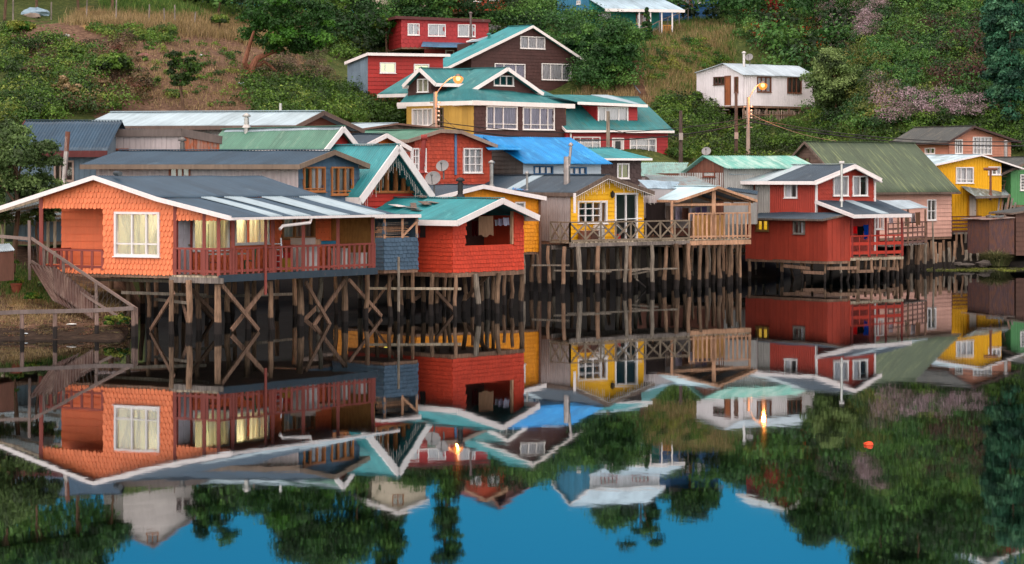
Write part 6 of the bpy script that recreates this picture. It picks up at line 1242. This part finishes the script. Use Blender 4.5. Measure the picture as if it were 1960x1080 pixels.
# ================================================================ left bank: fences, stairs rail, tin fence
W_ = wood('#8a7268', True)
fn = thing('bank_fence', 'low rustic rail fence along the water edge of the near left bank', 'fence', P3(130, 600, 648)); fp = [(-25, 600, 655), (42, 597, 652), (105, 596, 650), (185, 594, 647), (255, 590, 645), (260, 592, 644)]
for x, y, W in fp:
    p = P3(x, y - 3, W); m = MB(); m.tube([(p[0] + .01, p[1], -.5), (p[0], p[1], p[2])], [.085, .075], 8); m.build('post', W_, fn)
m = MB()
for (a, b_) in zip(fp, fp[1:4] + fp[4:]): m.beam(P3(a[0], a[1], a[2]) - (0, .07, 0), P3(b_[0], b_[1], b_[2]) - (0, .07, 0), .06, .14)
m.build('rail', paint('#7f6f69', .3), fn)
sr = thing('stair_rail', 'grey wooden stair railing with wire mesh climbing from the bank to the orange house porch', 'railing', P3(180, 600, 640)); GP = paint('#857168', .3)
m = MB(); m.beam(P3(60, 456, 630), P3(262, 592, 643), .06, .10); m.beam(P3(60, 500, 630), P3(240, 615, 642), .05, .09); m.beam(P3(-5, 452, 628), P3(64, 458, 630), .06, .12); m.build('handrail', GP, sr)
for x, y0, y1, W in ((56, 422, 536, 630), (84, 470, 530, 631), (121, 494, 524, 633), (184, 540, 590, 638), (178, 566, 598, 637)): m = MB(); m.beam(P3(x, y0, W), P3(x + 1, y1, W), .1, .1); m.build('post', GP, sr)
m = MB(); wm_ = plain('#5a5450', .5, .5)
for k in range(26):
    f = k / 25; p = P3(60, 460, 630) * (1 - f) + P3(255, 590, 643) * f; p2 = P3(60, 505, 630) * (1 - f) + P3(240, 616, 642) * f; g_2 = min(1, f + .04); p3 = P3(60, 505, 630) * (1 - g_2) + P3(240, 616, 642) * g_2; m.tube([p, p3], .006, 4); m.tube([p2, P3(60, 460, 630) * (1 - g_2) + P3(255, 590, 643) * g_2], .006, 4)
m.build('mesh', wm_, sr)
tf = thing('tin_fence', 'rusty corrugated tin sheets slanting down beside the stair rail', 'fence', P3(120, 600, 636)); RUS = roofm('#4f342b', '#6a554a', .4)
sheet('sheet', P3(57, 506, 632), P3(108, 512, 633), P3(152, 600, 638), P3(100, 575, 637), RUS, tf, .16, .02); sheet('sheet', P3(102, 508, 633), P3(178, 566, 637), P3(179, 612, 640), P3(104, 560, 636), RUS, tf, .16, .02)
for nm, x, W, y0, y1 in (('mooring_post', 258, 646, 585, 640),):
    pass
lt = rock('white plastic scrap lying on the near bank', G(138, 625, 80) + (0, 0, .03), .12, plain('#c9c9c4'), 'litter', 'litter', .25)
lt = rock('pale bag lying on the bank edge at left', G(50, 640, 80) + (0, 0, .02), .06, plain('#b9c4c9'), 'litter', 'litter', .3)
for k, (x, y, r_2, c_2, lb) in enumerate(((70, 28, .75, '#8fa6b4', 'pale blue tarpaulin heap under the dark trees at upper left'), (60, 33, .45, '#8d7c70', 'brown cloth sheet beside the blue tarpaulin'), (127, 70, .22, '#b5b0ac', 'white scrap on the upper left slope'), (275, 108, .3, '#7a4a44', 'red brown rag on the bare slope'), (462, 163, .3, '#a9b5c4', 'blue white rubbish below the leaning tree'), (385, 108, .14, '#c9c9c9', 'white scrap on the bare slope left of the bent trunk'))):
    b_ = G(x, y); rock(lb, b_ + (0, 0, .05), r_2, plain(c_2), 'litter', 'litter', .5)
# orange float on the water
o = rock('orange float drifting on the open water', np.array([(1663 - CX) * (F * H / (852 - HOR)) / F, F * H / (852 - HOR), .02]), .085, plain('#e8480c', .4), 'float', 'float', .6)
o = rock('yellow leaf scrap floating by the piles', P3(738, 665, 665), .05, plain('#d8c840', .4), 'litter', 'litter', .3)
# ================================================================ poles, lamps, wires, dishes
CONC = paint('#a89488', .2, .8)
def glowm():
    if 'glow' in _M: return _M['glow']
    t = NT('amber_glow'); e = t.n('ShaderNodeEmission'); e.inputs[0].default_value = (1, .26, .02, 1); e.inputs[1].default_value = 1.1; tr = t.n('ShaderNodeBsdfTransparent'); mx = t.n('ShaderNodeMixShader'); mx.inputs[0].default_value = .42  # see-through amber emission imitating the glare around the lamp
    t.t.links.new(tr.outputs[0], mx.inputs[1]); t.t.links.new(e.outputs[0], mx.inputs[2]); t.l(mx, t.out); _M['glow'] = t.m; return t.m
def lamp(label, x, yt, W, hx, hy, yb, g):
    base = P3(x, yb, W); b0 = (base[0], base[1], float(ground(base[0], base[1])) - .3); root = thing('street_lamp', label, 'street lamp', b0, g); s = dist(W) / F; top = P3(x, yt, W)
    m = MB(); m.tube([b0, top], [.17, .11], 8); m.build('pole', CONC, root); hd = P3(hx, hy, W)
    m = MB(); pts = [top - (0, 0, .3)]
    for k in range(1, 8): f = k / 7; pts.append(np.array([top[0] + (hd[0] - top[0]) * f, top[1], top[2] - .3 + (hd[2] + .12 - top[2] + .3) * math.sin(f * math.pi / 2) ** .8]))
    m.tube(pts, .035, 6); m.build('arm', plain('#8b8683', .5, .5), root)
    m = MB(); m.lathe(hd, [(.04, .26), (.14, .22), (.2, .1), (.2, .06)][::-1], 12); m.build('lamp_head', plain('#6b6763', .5, .5), root)
    m = MB(); m.lathe(hd, [(.04, -.2), (.1, -.16), (.15, -.06), (.12, .06)], 12); m.build('bulb', emit('#ffc888', 2.2), root); m = MB(); m.lathe(hd, [(.04, -.40), (.2, -.33), (.31, -.18), (.34, -.02), (.24, .08)], 16); m.build('glow_shell', glowm(), root)  # outer shell is added as the haze of light around the bulb
    for k in range(5):
        z = top[2] - .7 - .28 * k; m = MB(); m.lathe((b0[0] + .22, b0[1] - .05, z), [(.03, -.07), (.07, -.03), (.07, .03), (.03, .07)], 8); m.build('insulator', plain('#d8d0c8', .3), root)
    m = MB(); m.beam((top[0] - .35, top[1], top[2] - .7), (top[0] + .35, top[1], top[2] - .7), .06, .08); m.beam((top[0] - .3, top[1], top[2] - 2.2), (top[0] + .3, top[1], top[2] - 2.2), .06, .08); m.build('crossarm', CONC, root)
    L = bpy.data.lights.new('lamp_light', 'POINT'); L.color = (1, .30, .05); L.energy = 330; L.shadow_soft_size = .12; lo = bpy.data.objects.new('lamp_light', L); COL.objects.link(lo); lo.parent = root; lo.location = tuple(hd - np.array(b0) - (0, .7, .45)); return root
lamp('lit orange street lamp before the yellow side of the big teal roofed house', 833, 176, 505, 877, 149, 270, 'lit street lamps'); lamp('lit orange street lamp before the left window of the small white house', 1432, 186, 486, 1460, 162, 300, 'lit street lamps')
for x, y, W, yb, lb in ((1409, 176, 483, 298, 'dark wooden pole left of the right hand street lamp'), (1303, 212, 492, 310, 'dark wooden pole between the teal roof and the white house'), (1164, 213, 503, 300, 'grey wooden pole before the red dormer house')):
    top = P3(x, y, W); b0 = (top[0], top[1], float(ground(top[0], top[1])) - .3); root = thing('utility_pole', lb, 'pole', b0, 'wooden utility poles'); m = MB(); m.tube([b0, top], [.15, .11], 8); m.build('pole', wood('#5a4a44') if x != 1164 else PILEG, root)
    m = MB(); m.fbox((b0[0], b0[1]), np.array([1., 0]), np.array([0, -1.]), -.14, .14, b0[2] + 2, b0[2] + 2.5, .1, .25); m.build('meter_box', plain('#9c8f88'), root)
wr = plain('#1c1a1c', .6); k = 0
def wire(a, b, sag, r=.02, lb='', mat=None):
    a, b = np.asarray(a), np.asarray(b); m = MB(); m.tube([a + (b - a) * t_ - (0, 0, sag * 4 * t_ * (1 - t_)) for t_ in np.linspace(0, 1, 15)], r, 5); o = m.build('wire', mat or wr); tag(o, lb, 'wire', 'overhead wires')
P1, P2_, P4_ = (833, 505), (1432, 486), (2050, 500)
wire(P3(833, 233, 505), P3(1432, 226, 486), .9, .03, 'black cable between the two lamp poles, upper'); wire(P3(833, 240, 505), P3(1432, 236, 486), 1.1, .045, 'black cable bundle between the two lamp poles, lower')
wire(P3(1432, 226, 486), P3(2100, 262, 500), .9, .035, 'black cable running right from the right hand lamp pole, upper'); wire(P3(1432, 232, 486), P3(2100, 274, 500), .8, .045, 'thick cable bundle running right over the salmon house roof')
wire(P3(1432, 216, 486), P3(1600, 270, 502), .3, .015, 'thin pale wire dropping from the right hand lamp pole', plain('#8a6a5a')); wire(P3(833, 236, 505), P3(640, 245, 560), .6, .03, 'cable running left from the left hand lamp pole'); wire(P3(833, 206, 505), P3(905, 262, 530), .3, .015, 'thin wire dropping from left hand lamp pole to the blue roof')
wire(P3(1432, 231, 486), P3(1303, 238, 492), .3, .02, 'wire between the lamp pole and the middle dark pole'); wire(P3(1409, 236, 483), P3(1164, 246, 503), .8, .02, 'long thin wire to the grey wooden pole')
def dish(label, x, y, W, r, az=-12):
    c = P3(x, y, W); root = thing('satellite_dish', label, 'satellite dish', c - (0, 0, r * 1.3), 'satellite dishes'); m = MB(); K, J = 22, 5; ax_ = np.array([math.sin(R(az)) * .85, -math.cos(R(az)) * .85, .5]); ax_ /= np.linalg.norm(ax_); u_ = np.cross(ax_, (0, 0, 1.)); u_ /= np.linalg.norm(u_); v_ = np.cross(u_, ax_)
    for th in (0, -.02):
        b0 = len(m.v)
        for j in range(J + 1):
            for i in range(K): q_ = r * j / J; m.v.append(tuple(c + (u_ * math.cos(6.2832 * i / K) + v_ * math.sin(6.2832 * i / K)) * q_ + ax_ * (.3 * q_ * q_ / r - .15 * r + th)))
        for j in range(J):
            for i in range(K): m.f.append((b0 + j * K + i, b0 + j * K + (i + 1) % K, b0 + (j + 1) * K + (i + 1) % K, b0 + (j + 1) * K + i))
    m.build('reflector', plain('#8b8786', .55, .1), root); m = MB(); f = c + ax_ * r * .95; m.tube([c - v_ * r * .9, f], .02, 5); m.lathe(f, [(.03, -.06), (.06, 0), (.03, .06)], 8); m.build('feed_arm', plain('#6b6664'), root)
    m = MB(); m.tube([c - ax_ * .1, c - ax_ * .25 - (0, 0, r * .6), c - ax_ * .25 - (0, 0, r * 1.6)], .035, 6); m.build('bracket', plain('#6b6664'), root)
dish('large grey satellite dish on the dark roof behind the teal roof', 829, 342, 590, .34); dish('grey satellite dish above the large one, before the terracotta wall', 847, 318, 586, .28); dish('grey satellite dish on the mossy end of the mint roof', 1352, 290, 520, .28); dish('grey satellite dish on the small white house roof', 1434, 110, 472, .32, -20)
# fence beside the hill path
hf = thing('path_fence', 'wire and post fence climbing beside the path to the blue house', 'fence', G(1225, 85)); prev = None
for x, y in ((1224, 82), (1245, 76), (1262, 68), (1278, 60), (1300, 52), (1317, 42), (1333, 34), (1350, 26), (1367, 16)):
    p = G(x, y); m = MB(); top = p + (0, 0, 1.25); m.beam(p - (0, 0, .2), top, .1, .1); m.build('post', GREYW, hf)
    if prev is not None: m = MB(); m.beam(prev, top, .05, .07); m.beam(prev - (0, 0, .6), top - (0, 0, .6), .02, .02); m.build('rail', GREYW, hf)
    prev = top
hf = thing('ledge_fence', 'broken post fence along the dry grass ledge at upper left', 'fence', G(280, 45))
for x, y in ((25, 42), (98, 40), (165, 40), (222, 42), (285, 48), (315, 48), (335, 50), (372, 52)):
    p = G(x, y); m = MB(); m.beam(p - (0, 0, .2), p + (random.uniform(-.1, .1), 0, random.uniform(1.2, 2.0)), .09, .09); m.build('post', GREYW, hf)
hs_ = thing('hand_rope', 'grey pipe handrail beside the steep lower path', 'handrail', G(1215, 170)); m = MB(); m.tube([G(x, y) + (0, 0, .5) for x, y in ((1203, 150), (1208, 165), (1217, 180), (1226, 192))], .05, 6); m.build('pipe', plain('#6d757c', .5, .4), hs_)
# stepped earth path
m = MB(); pts = [G(x, y) for x, y in ((1236, 195), (1228, 180), (1219, 165), (1213, 148), (1210, 130), (1212, 112), (1214, 98), (1220, 88))]
for a, b_ in zip(pts, pts[1:]):
    for k in range(5):
        p = a + (b_ - a) * k / 5; p = np.array([p[0], p[1], float(ground(p[0], p[1])) + .06]); w = .75 + random.uniform(-.15, .15); m.hexa([p + (-w, -.22, -.2), p + (w, -.22, -.2), p + (w, .25, -.2), p + (-w, .25, -.2), p + (-w, -.22, .03), p + (w, -.22, .0), p + (w, .25, .03), p + (-w, .25, .05)])
o = m.build('path', paint('#7a5a46', .35, .95, .2, '#5a4030', .3)); tag(o, kind='structure')
# ================================================================ veranda things
VA = lambda x, y, b: None
def vpt(a, b, z=0): return pt1(a, b, zfl + .02 + z)
def simple(name, label, cat, loc, parts, group=None):
    root = thing(name, label, cat, loc, group)
    for pn, mt, bl in parts:
        m = MB()
        for q_ in bl: m.beam(*q_)
        m.build(pn, mt, root)
    return root
p0 = vpt(.9, 4.1); al_ = plain('#b5b9c0', .35, .5)
simple('stepladder', 'aluminium stepladder with blue feet standing on the orange house veranda', 'ladder', p0, [('side_rail', al_, [(p0 + (-.18, 0, 0), p0 + (-.1, .15, 1.25), .05, .04)]), ('side_rail', al_, [(p0 + (.3, 0, 0), p0 + (.2, .15, 1.25), .05, .04)])] + [('rung', al_, [(p0 + (-.16 + .02 * k, .03 * k, .22 * k + .15), p0 + (.28 - .02 * k, .03 * k, .22 * k + .15), .09, .03)]) for k in range(5)] + [('rear_leg', al_, [(p0 + (-.16, .6, 0), p0 + (-.1, .15, 1.25), .03, .03)]), ('rear_leg', al_, [(p0 + (.3, .6, 0), p0 + (.2, .15, 1.25), .03, .03)])])
def table(label, a, b, w, d, h_, top, cat='table', name='table'):
    p = vpt(a, b); ux = np.array([*U1, 0]); vx = np.array([*V1, 0]); root = thing(name, label, cat, p); m = MB(); q_ = [p + ux * i * w / 2 + vx * j * d / 2 for i, j in ((-1, -1), (1, -1), (1, 1), (-1, 1))]; m.hexa([x + (0, 0, h_ - .05) for x in q_] + [x + (0, 0, h_) for x in q_]); m.build('table_top', top, root)
    for x in q_: m = MB(); x = x + (p - x) * .1; m.beam(x, x + (0, 0, h_ - .05), .05, .05); m.build('leg', TIMB, root)
    return root
def crate(label, a, b, w, d, h_, mat, z=0, name='box', cat='box'):
    p = vpt(a, b, z); ux = np.array([*U1, 0]); vx = np.array([*V1, 0]); root = thing(name, label, cat, p); m = MB(); q_ = [p + ux * i * w / 2 + vx * j * d / 2 for i, j in ((-1, -1), (1, -1), (1, 1), (-1, 1))]; m.hexa(q_ + [x + (0, 0, h_ * .9) for x in q_]); m.build('body', mat, root)
    m = MB(); q2 = [p + (x - p) * 1.04 for x in q_]; m.hexa([x + (0, 0, h_ * .9 + .003) for x in q2] + [x + (0, 0, h_) for x in q2]); m.build('lid', mat, root); return root
def chair(label, a, b, mat, rot=0.):
    p = vpt(a, b); root = thing('chair', label, 'chair', p, 'chairs on the orange house veranda'); e = lambda x, y, z: p + (x * math.cos(rot) - y * math.sin(rot), x * math.sin(rot) + y * math.cos(rot), z)
    m = MB(); m.hexa([e(-.2, -.2, .42), e(.2, -.2, .42), e(.2, .2, .42), e(-.2, .2, .42), e(-.2, -.2, .46), e(.2, -.2, .46), e(.2, .2, .46), e(-.2, .2, .46)]); m.build('seat', mat, root)
    for x, y, h_ in ((-.18, -.18, .42), (.18, -.18, .42), (-.18, .18, .42), (.18, .18, .42)): m = MB(); m.beam(e(x, y, 0), e(x, y, h_), .04, .04); m.build('leg', mat, root)
    m = MB()
    for x in (-.18, 0, .18): m.beam(e(x, .18, .46), e(x, .22, .92), .04, .04)
    m.beam(e(-.2, .215, .9), e(.2, .215, .9), .04, .08); m.build('backrest', mat, root)
table('veranda table under a pale patterned cloth, nearest the corner', .95, 1.6, 1.3, .8, .75, cloth('#b9b3ac', .1)); chair('red chair at the near end of the veranda table', .9, .6, paint('#8a3a2a'), 1.2); chair('green backed chair beyond the veranda table', .9, 2.7, paint('#2e5a3a'), -1.4)
table('cluttered workbench against the chipboard end of the veranda', .9, 6.6, 2.0, .7, .95, NEWW); crate('white chest freezer on the veranda', .55, 5.4, .8, .6, .95, plain('#c9c6c4', .4), name='freezer', cat='freezer'); crate('bright red crate on the veranda floor behind the ladder', 1.0, 4.75, .35, .4, .7, paint('#b81c1c')); crate('yellow box under the workbench', .6, 4.35, .3, .3, .5, paint('#b58a2a'))
crate('white bin at the far end of the veranda', .45, LB1 - .5, .45, .45, .6, plain('#cfcac6', .5)); crate('blue tray of things on the workbench', .9, 6.9, .9, .4, .12, paint('#2a7a9a'), .96, 'tray', 'tray'); crate('wooden crate on the workbench', .85, 6.2, .5, .35, .2, NEWW, .96)
crate('two-part white cupboard standing on the veranda, left', .5, 7.3, .3, .5, .8, plain('#cfcac6', .5), name='cupboard', cat='cupboard'); crate('bundle of pale sacks heaped on the veranda bench', .75, 5.5, .8, .5, .25, cloth('#b9a8a0', .1), .98, 'sacks', 'sacks')
# things on the yellow house deck
def dpt(px, back, z=0.): k = hitline(px, A4 + bk * back, ang(38)); p = A4 + bk * back + ang(38) * k; return np.array([p[0], p[1], dkz + z])
p = dpt(1146, .8); root = thing('washing_machine', 'white round-shouldered barrel on the deck beside the yellow wall', 'barrel', p); m = MB(); m.lathe(p, [(.26, 0), (.3, .1), (.3, .65), (.26, .78), (.1, .8)], 16); m.build('drum', plain('#c5bfb8', .5), root); m = MB(); m.lathe(p, [(.31, .6), (.31, .64)], 16); m.build('hoop', plain('#8d8780', .5), root)
p = dpt(1192, .9); WM = plain('#d8d8d8', .4, .3); root = thing('drying_rack', 'white folding drying rack open on the deck before the sliding door', 'drying rack', p)
for s in (-1, 1): m = MB(); m.beam(p + (-.5, .3 * s, 0), p + (.5, .3 * s, .95), .03, .03); m.beam(p + (.5, .3 * s, 0), p + (-.5, .3 * s, .95), .03, .03); m.build('leg', WM, root)
m = MB()
for k in range(7): f = -.5 + k / 6; m.beam(p + (f, -.35, .95), p + (f, .35, .95), .02, .02)
m.beam(p + (-.95, -.35, 1.0), p + (.95, -.35, 1.1), .025, .025); m.beam(p + (-.95, .35, 1.0), p + (.95, .35, 1.1), .025, .025); m.build('rack', WM, root)
for x, bkk, mt, lb in ((1110, .9, paint('#7a4a38'), 'brown planter box on the deck under the small paned window'), (1128, .8, paint('#5a3a30'), 'dark box beside the planter on the deck')):
    p = dpt(x, bkk); root = thing('box', lb, 'box', p); m = MB(); m.beam(p + (0, 0, .25), p + (.5, .3, .25), .35, .5); m.build('body', mt, root); m = MB(); m.beam(p + (-.01, 0, .515), p + (.52, .31, .515), .38, .03); m.build('lid', NEWW, root)
p = dpt(1184, .5); root = thing('red_can', 'small red can on the deck', 'can', p); m = MB(); m.lathe(p, [(.1, 0), (.1, .3), (.06, .32)], 12); m.build('body', paint('#b81c1c'), root); m = MB(); m.beam(p + (-.08, 0, .36), p + (.08, 0, .36), .02, .02); m.build('handle', wr, root)
# inside the orange house
p = np.array(pt1(3.0, 2.8, zfl)); root = thing('fridge', 'pale fridge seen through the large window of the orange house', 'fridge', p); m = MB(); m.beam(p + (0, 0, .9), p + (.6, .35, .9), .6, 1.8); m.build('body', plain('#b9c4a4', .4), root); m = MB(); m.beam(p + (.05, -.3, 1.0), p + (.05, -.3, 1.5), .03, .03); m.build('handle', plain('#6a6a64', .3, .6), root)
m = MB(); p = pt1(1.9 + 1.6, 1.6, zfl + 2.55); root = thing('ceiling_lamp', 'glowing ceiling lamp inside the orange house', 'lamp', p); m.lathe(p, [(.02, -.1), (.1, -.08), (.14, 0), (.1, .08)], 12); m.build('globe', emit('#fff0b0', 14), root); m = MB(); m.tube([p + (0, 0, .06), p + (0, 0, .3)], .01, 5); m.build('cord', wr, root)
for a, b, e_ in ((3.4, 1.6, 52), (3.0, 3.8, 60), (3., 6.0, 22)):
    L = bpy.data.lights.new('room_light', 'POINT'); L.color = (1, .90, .66); L.energy = e_ * .9; L.shadow_soft_size = .2; lo = bpy.data.objects.new('room_light', L); COL.objects.link(lo); lo.location = tuple(pt1(a, b, zfl + 2.2))
# ================================================================ light, sky, camera
w = bpy.data.worlds.new('World'); sc.world = w; w.use_nodes = True; nt = w.node_tree; nt.nodes.clear(); out = nt.nodes.new('ShaderNodeOutputWorld'); bg = nt.nodes.new('ShaderNodeBackground'); sk = nt.nodes.new('ShaderNodeTexSky'); sk.sky_type = 'NISHITA'; sk.sun_disc = False
EL_, AZ_ = 9, 200                                       # sun direction: elevation, compass angle measured from +Y clockwise
sk.sun_elevation = R(EL_); sk.sun_rotation = R(AZ_); sk.air_density = 1.0; sk.dust_density = .1; sk.ozone_density = 7.0; bg.inputs[1].default_value = .063
hu = nt.nodes.new('ShaderNodeMix'); hu.data_type = 'RGBA'; hu.blend_type = 'MULTIPLY'; hu.inputs[0].default_value = 1; hu.inputs[7].default_value = (.40, .98, .80, 1); nt.links.new(sk.outputs[0], hu.inputs[6]); nt.links.new(hu.outputs[2], bg.inputs[0]); nt.links.new(bg.outputs[0], out.inputs[0])
L = bpy.data.lights.new('sun', 'SUN'); L.energy = 3.6; L.angle = R(160); L.color = (1, .87, .79); so_ = bpy.data.objects.new('sun', L); COL.objects.link(so_)
from mathutils import Vector
az = R(AZ_); dv = Vector((math.sin(az) * math.cos(R(48)), math.cos(az) * math.cos(R(48)), math.sin(R(48)))); so_.rotation_euler = dv.to_track_quat('Z', 'Y').to_euler(); so_.location = tuple(dv * 100)
cam = bpy.data.cameras.new('camera'); co = bpy.data.objects.new('camera', cam); COL.objects.link(co); co.location = (0, 0, H); co.rotation_euler = (R(90), 0, 0); cam.sensor_width = 36; cam.lens = F / 1960 * 36; cam.shift_y = -(540 - HOR) / 1960; cam.clip_end = 6000; cam.clip_start = .5; sc.camera = co
sc.view_settings.view_transform = 'Standard'; sc.view_settings.look = 'None'; sc.view_settings.exposure = 1.1; sc.view_settings.gamma = 1
sc.cycles.max_bounces = 6; sc.cycles.transparent_max_bounces = 8; sc.cycles.caustics_reflective = False; sc.cycles.caustics_refractive = False; sc.cycles.sample_clamp_indirect = 4
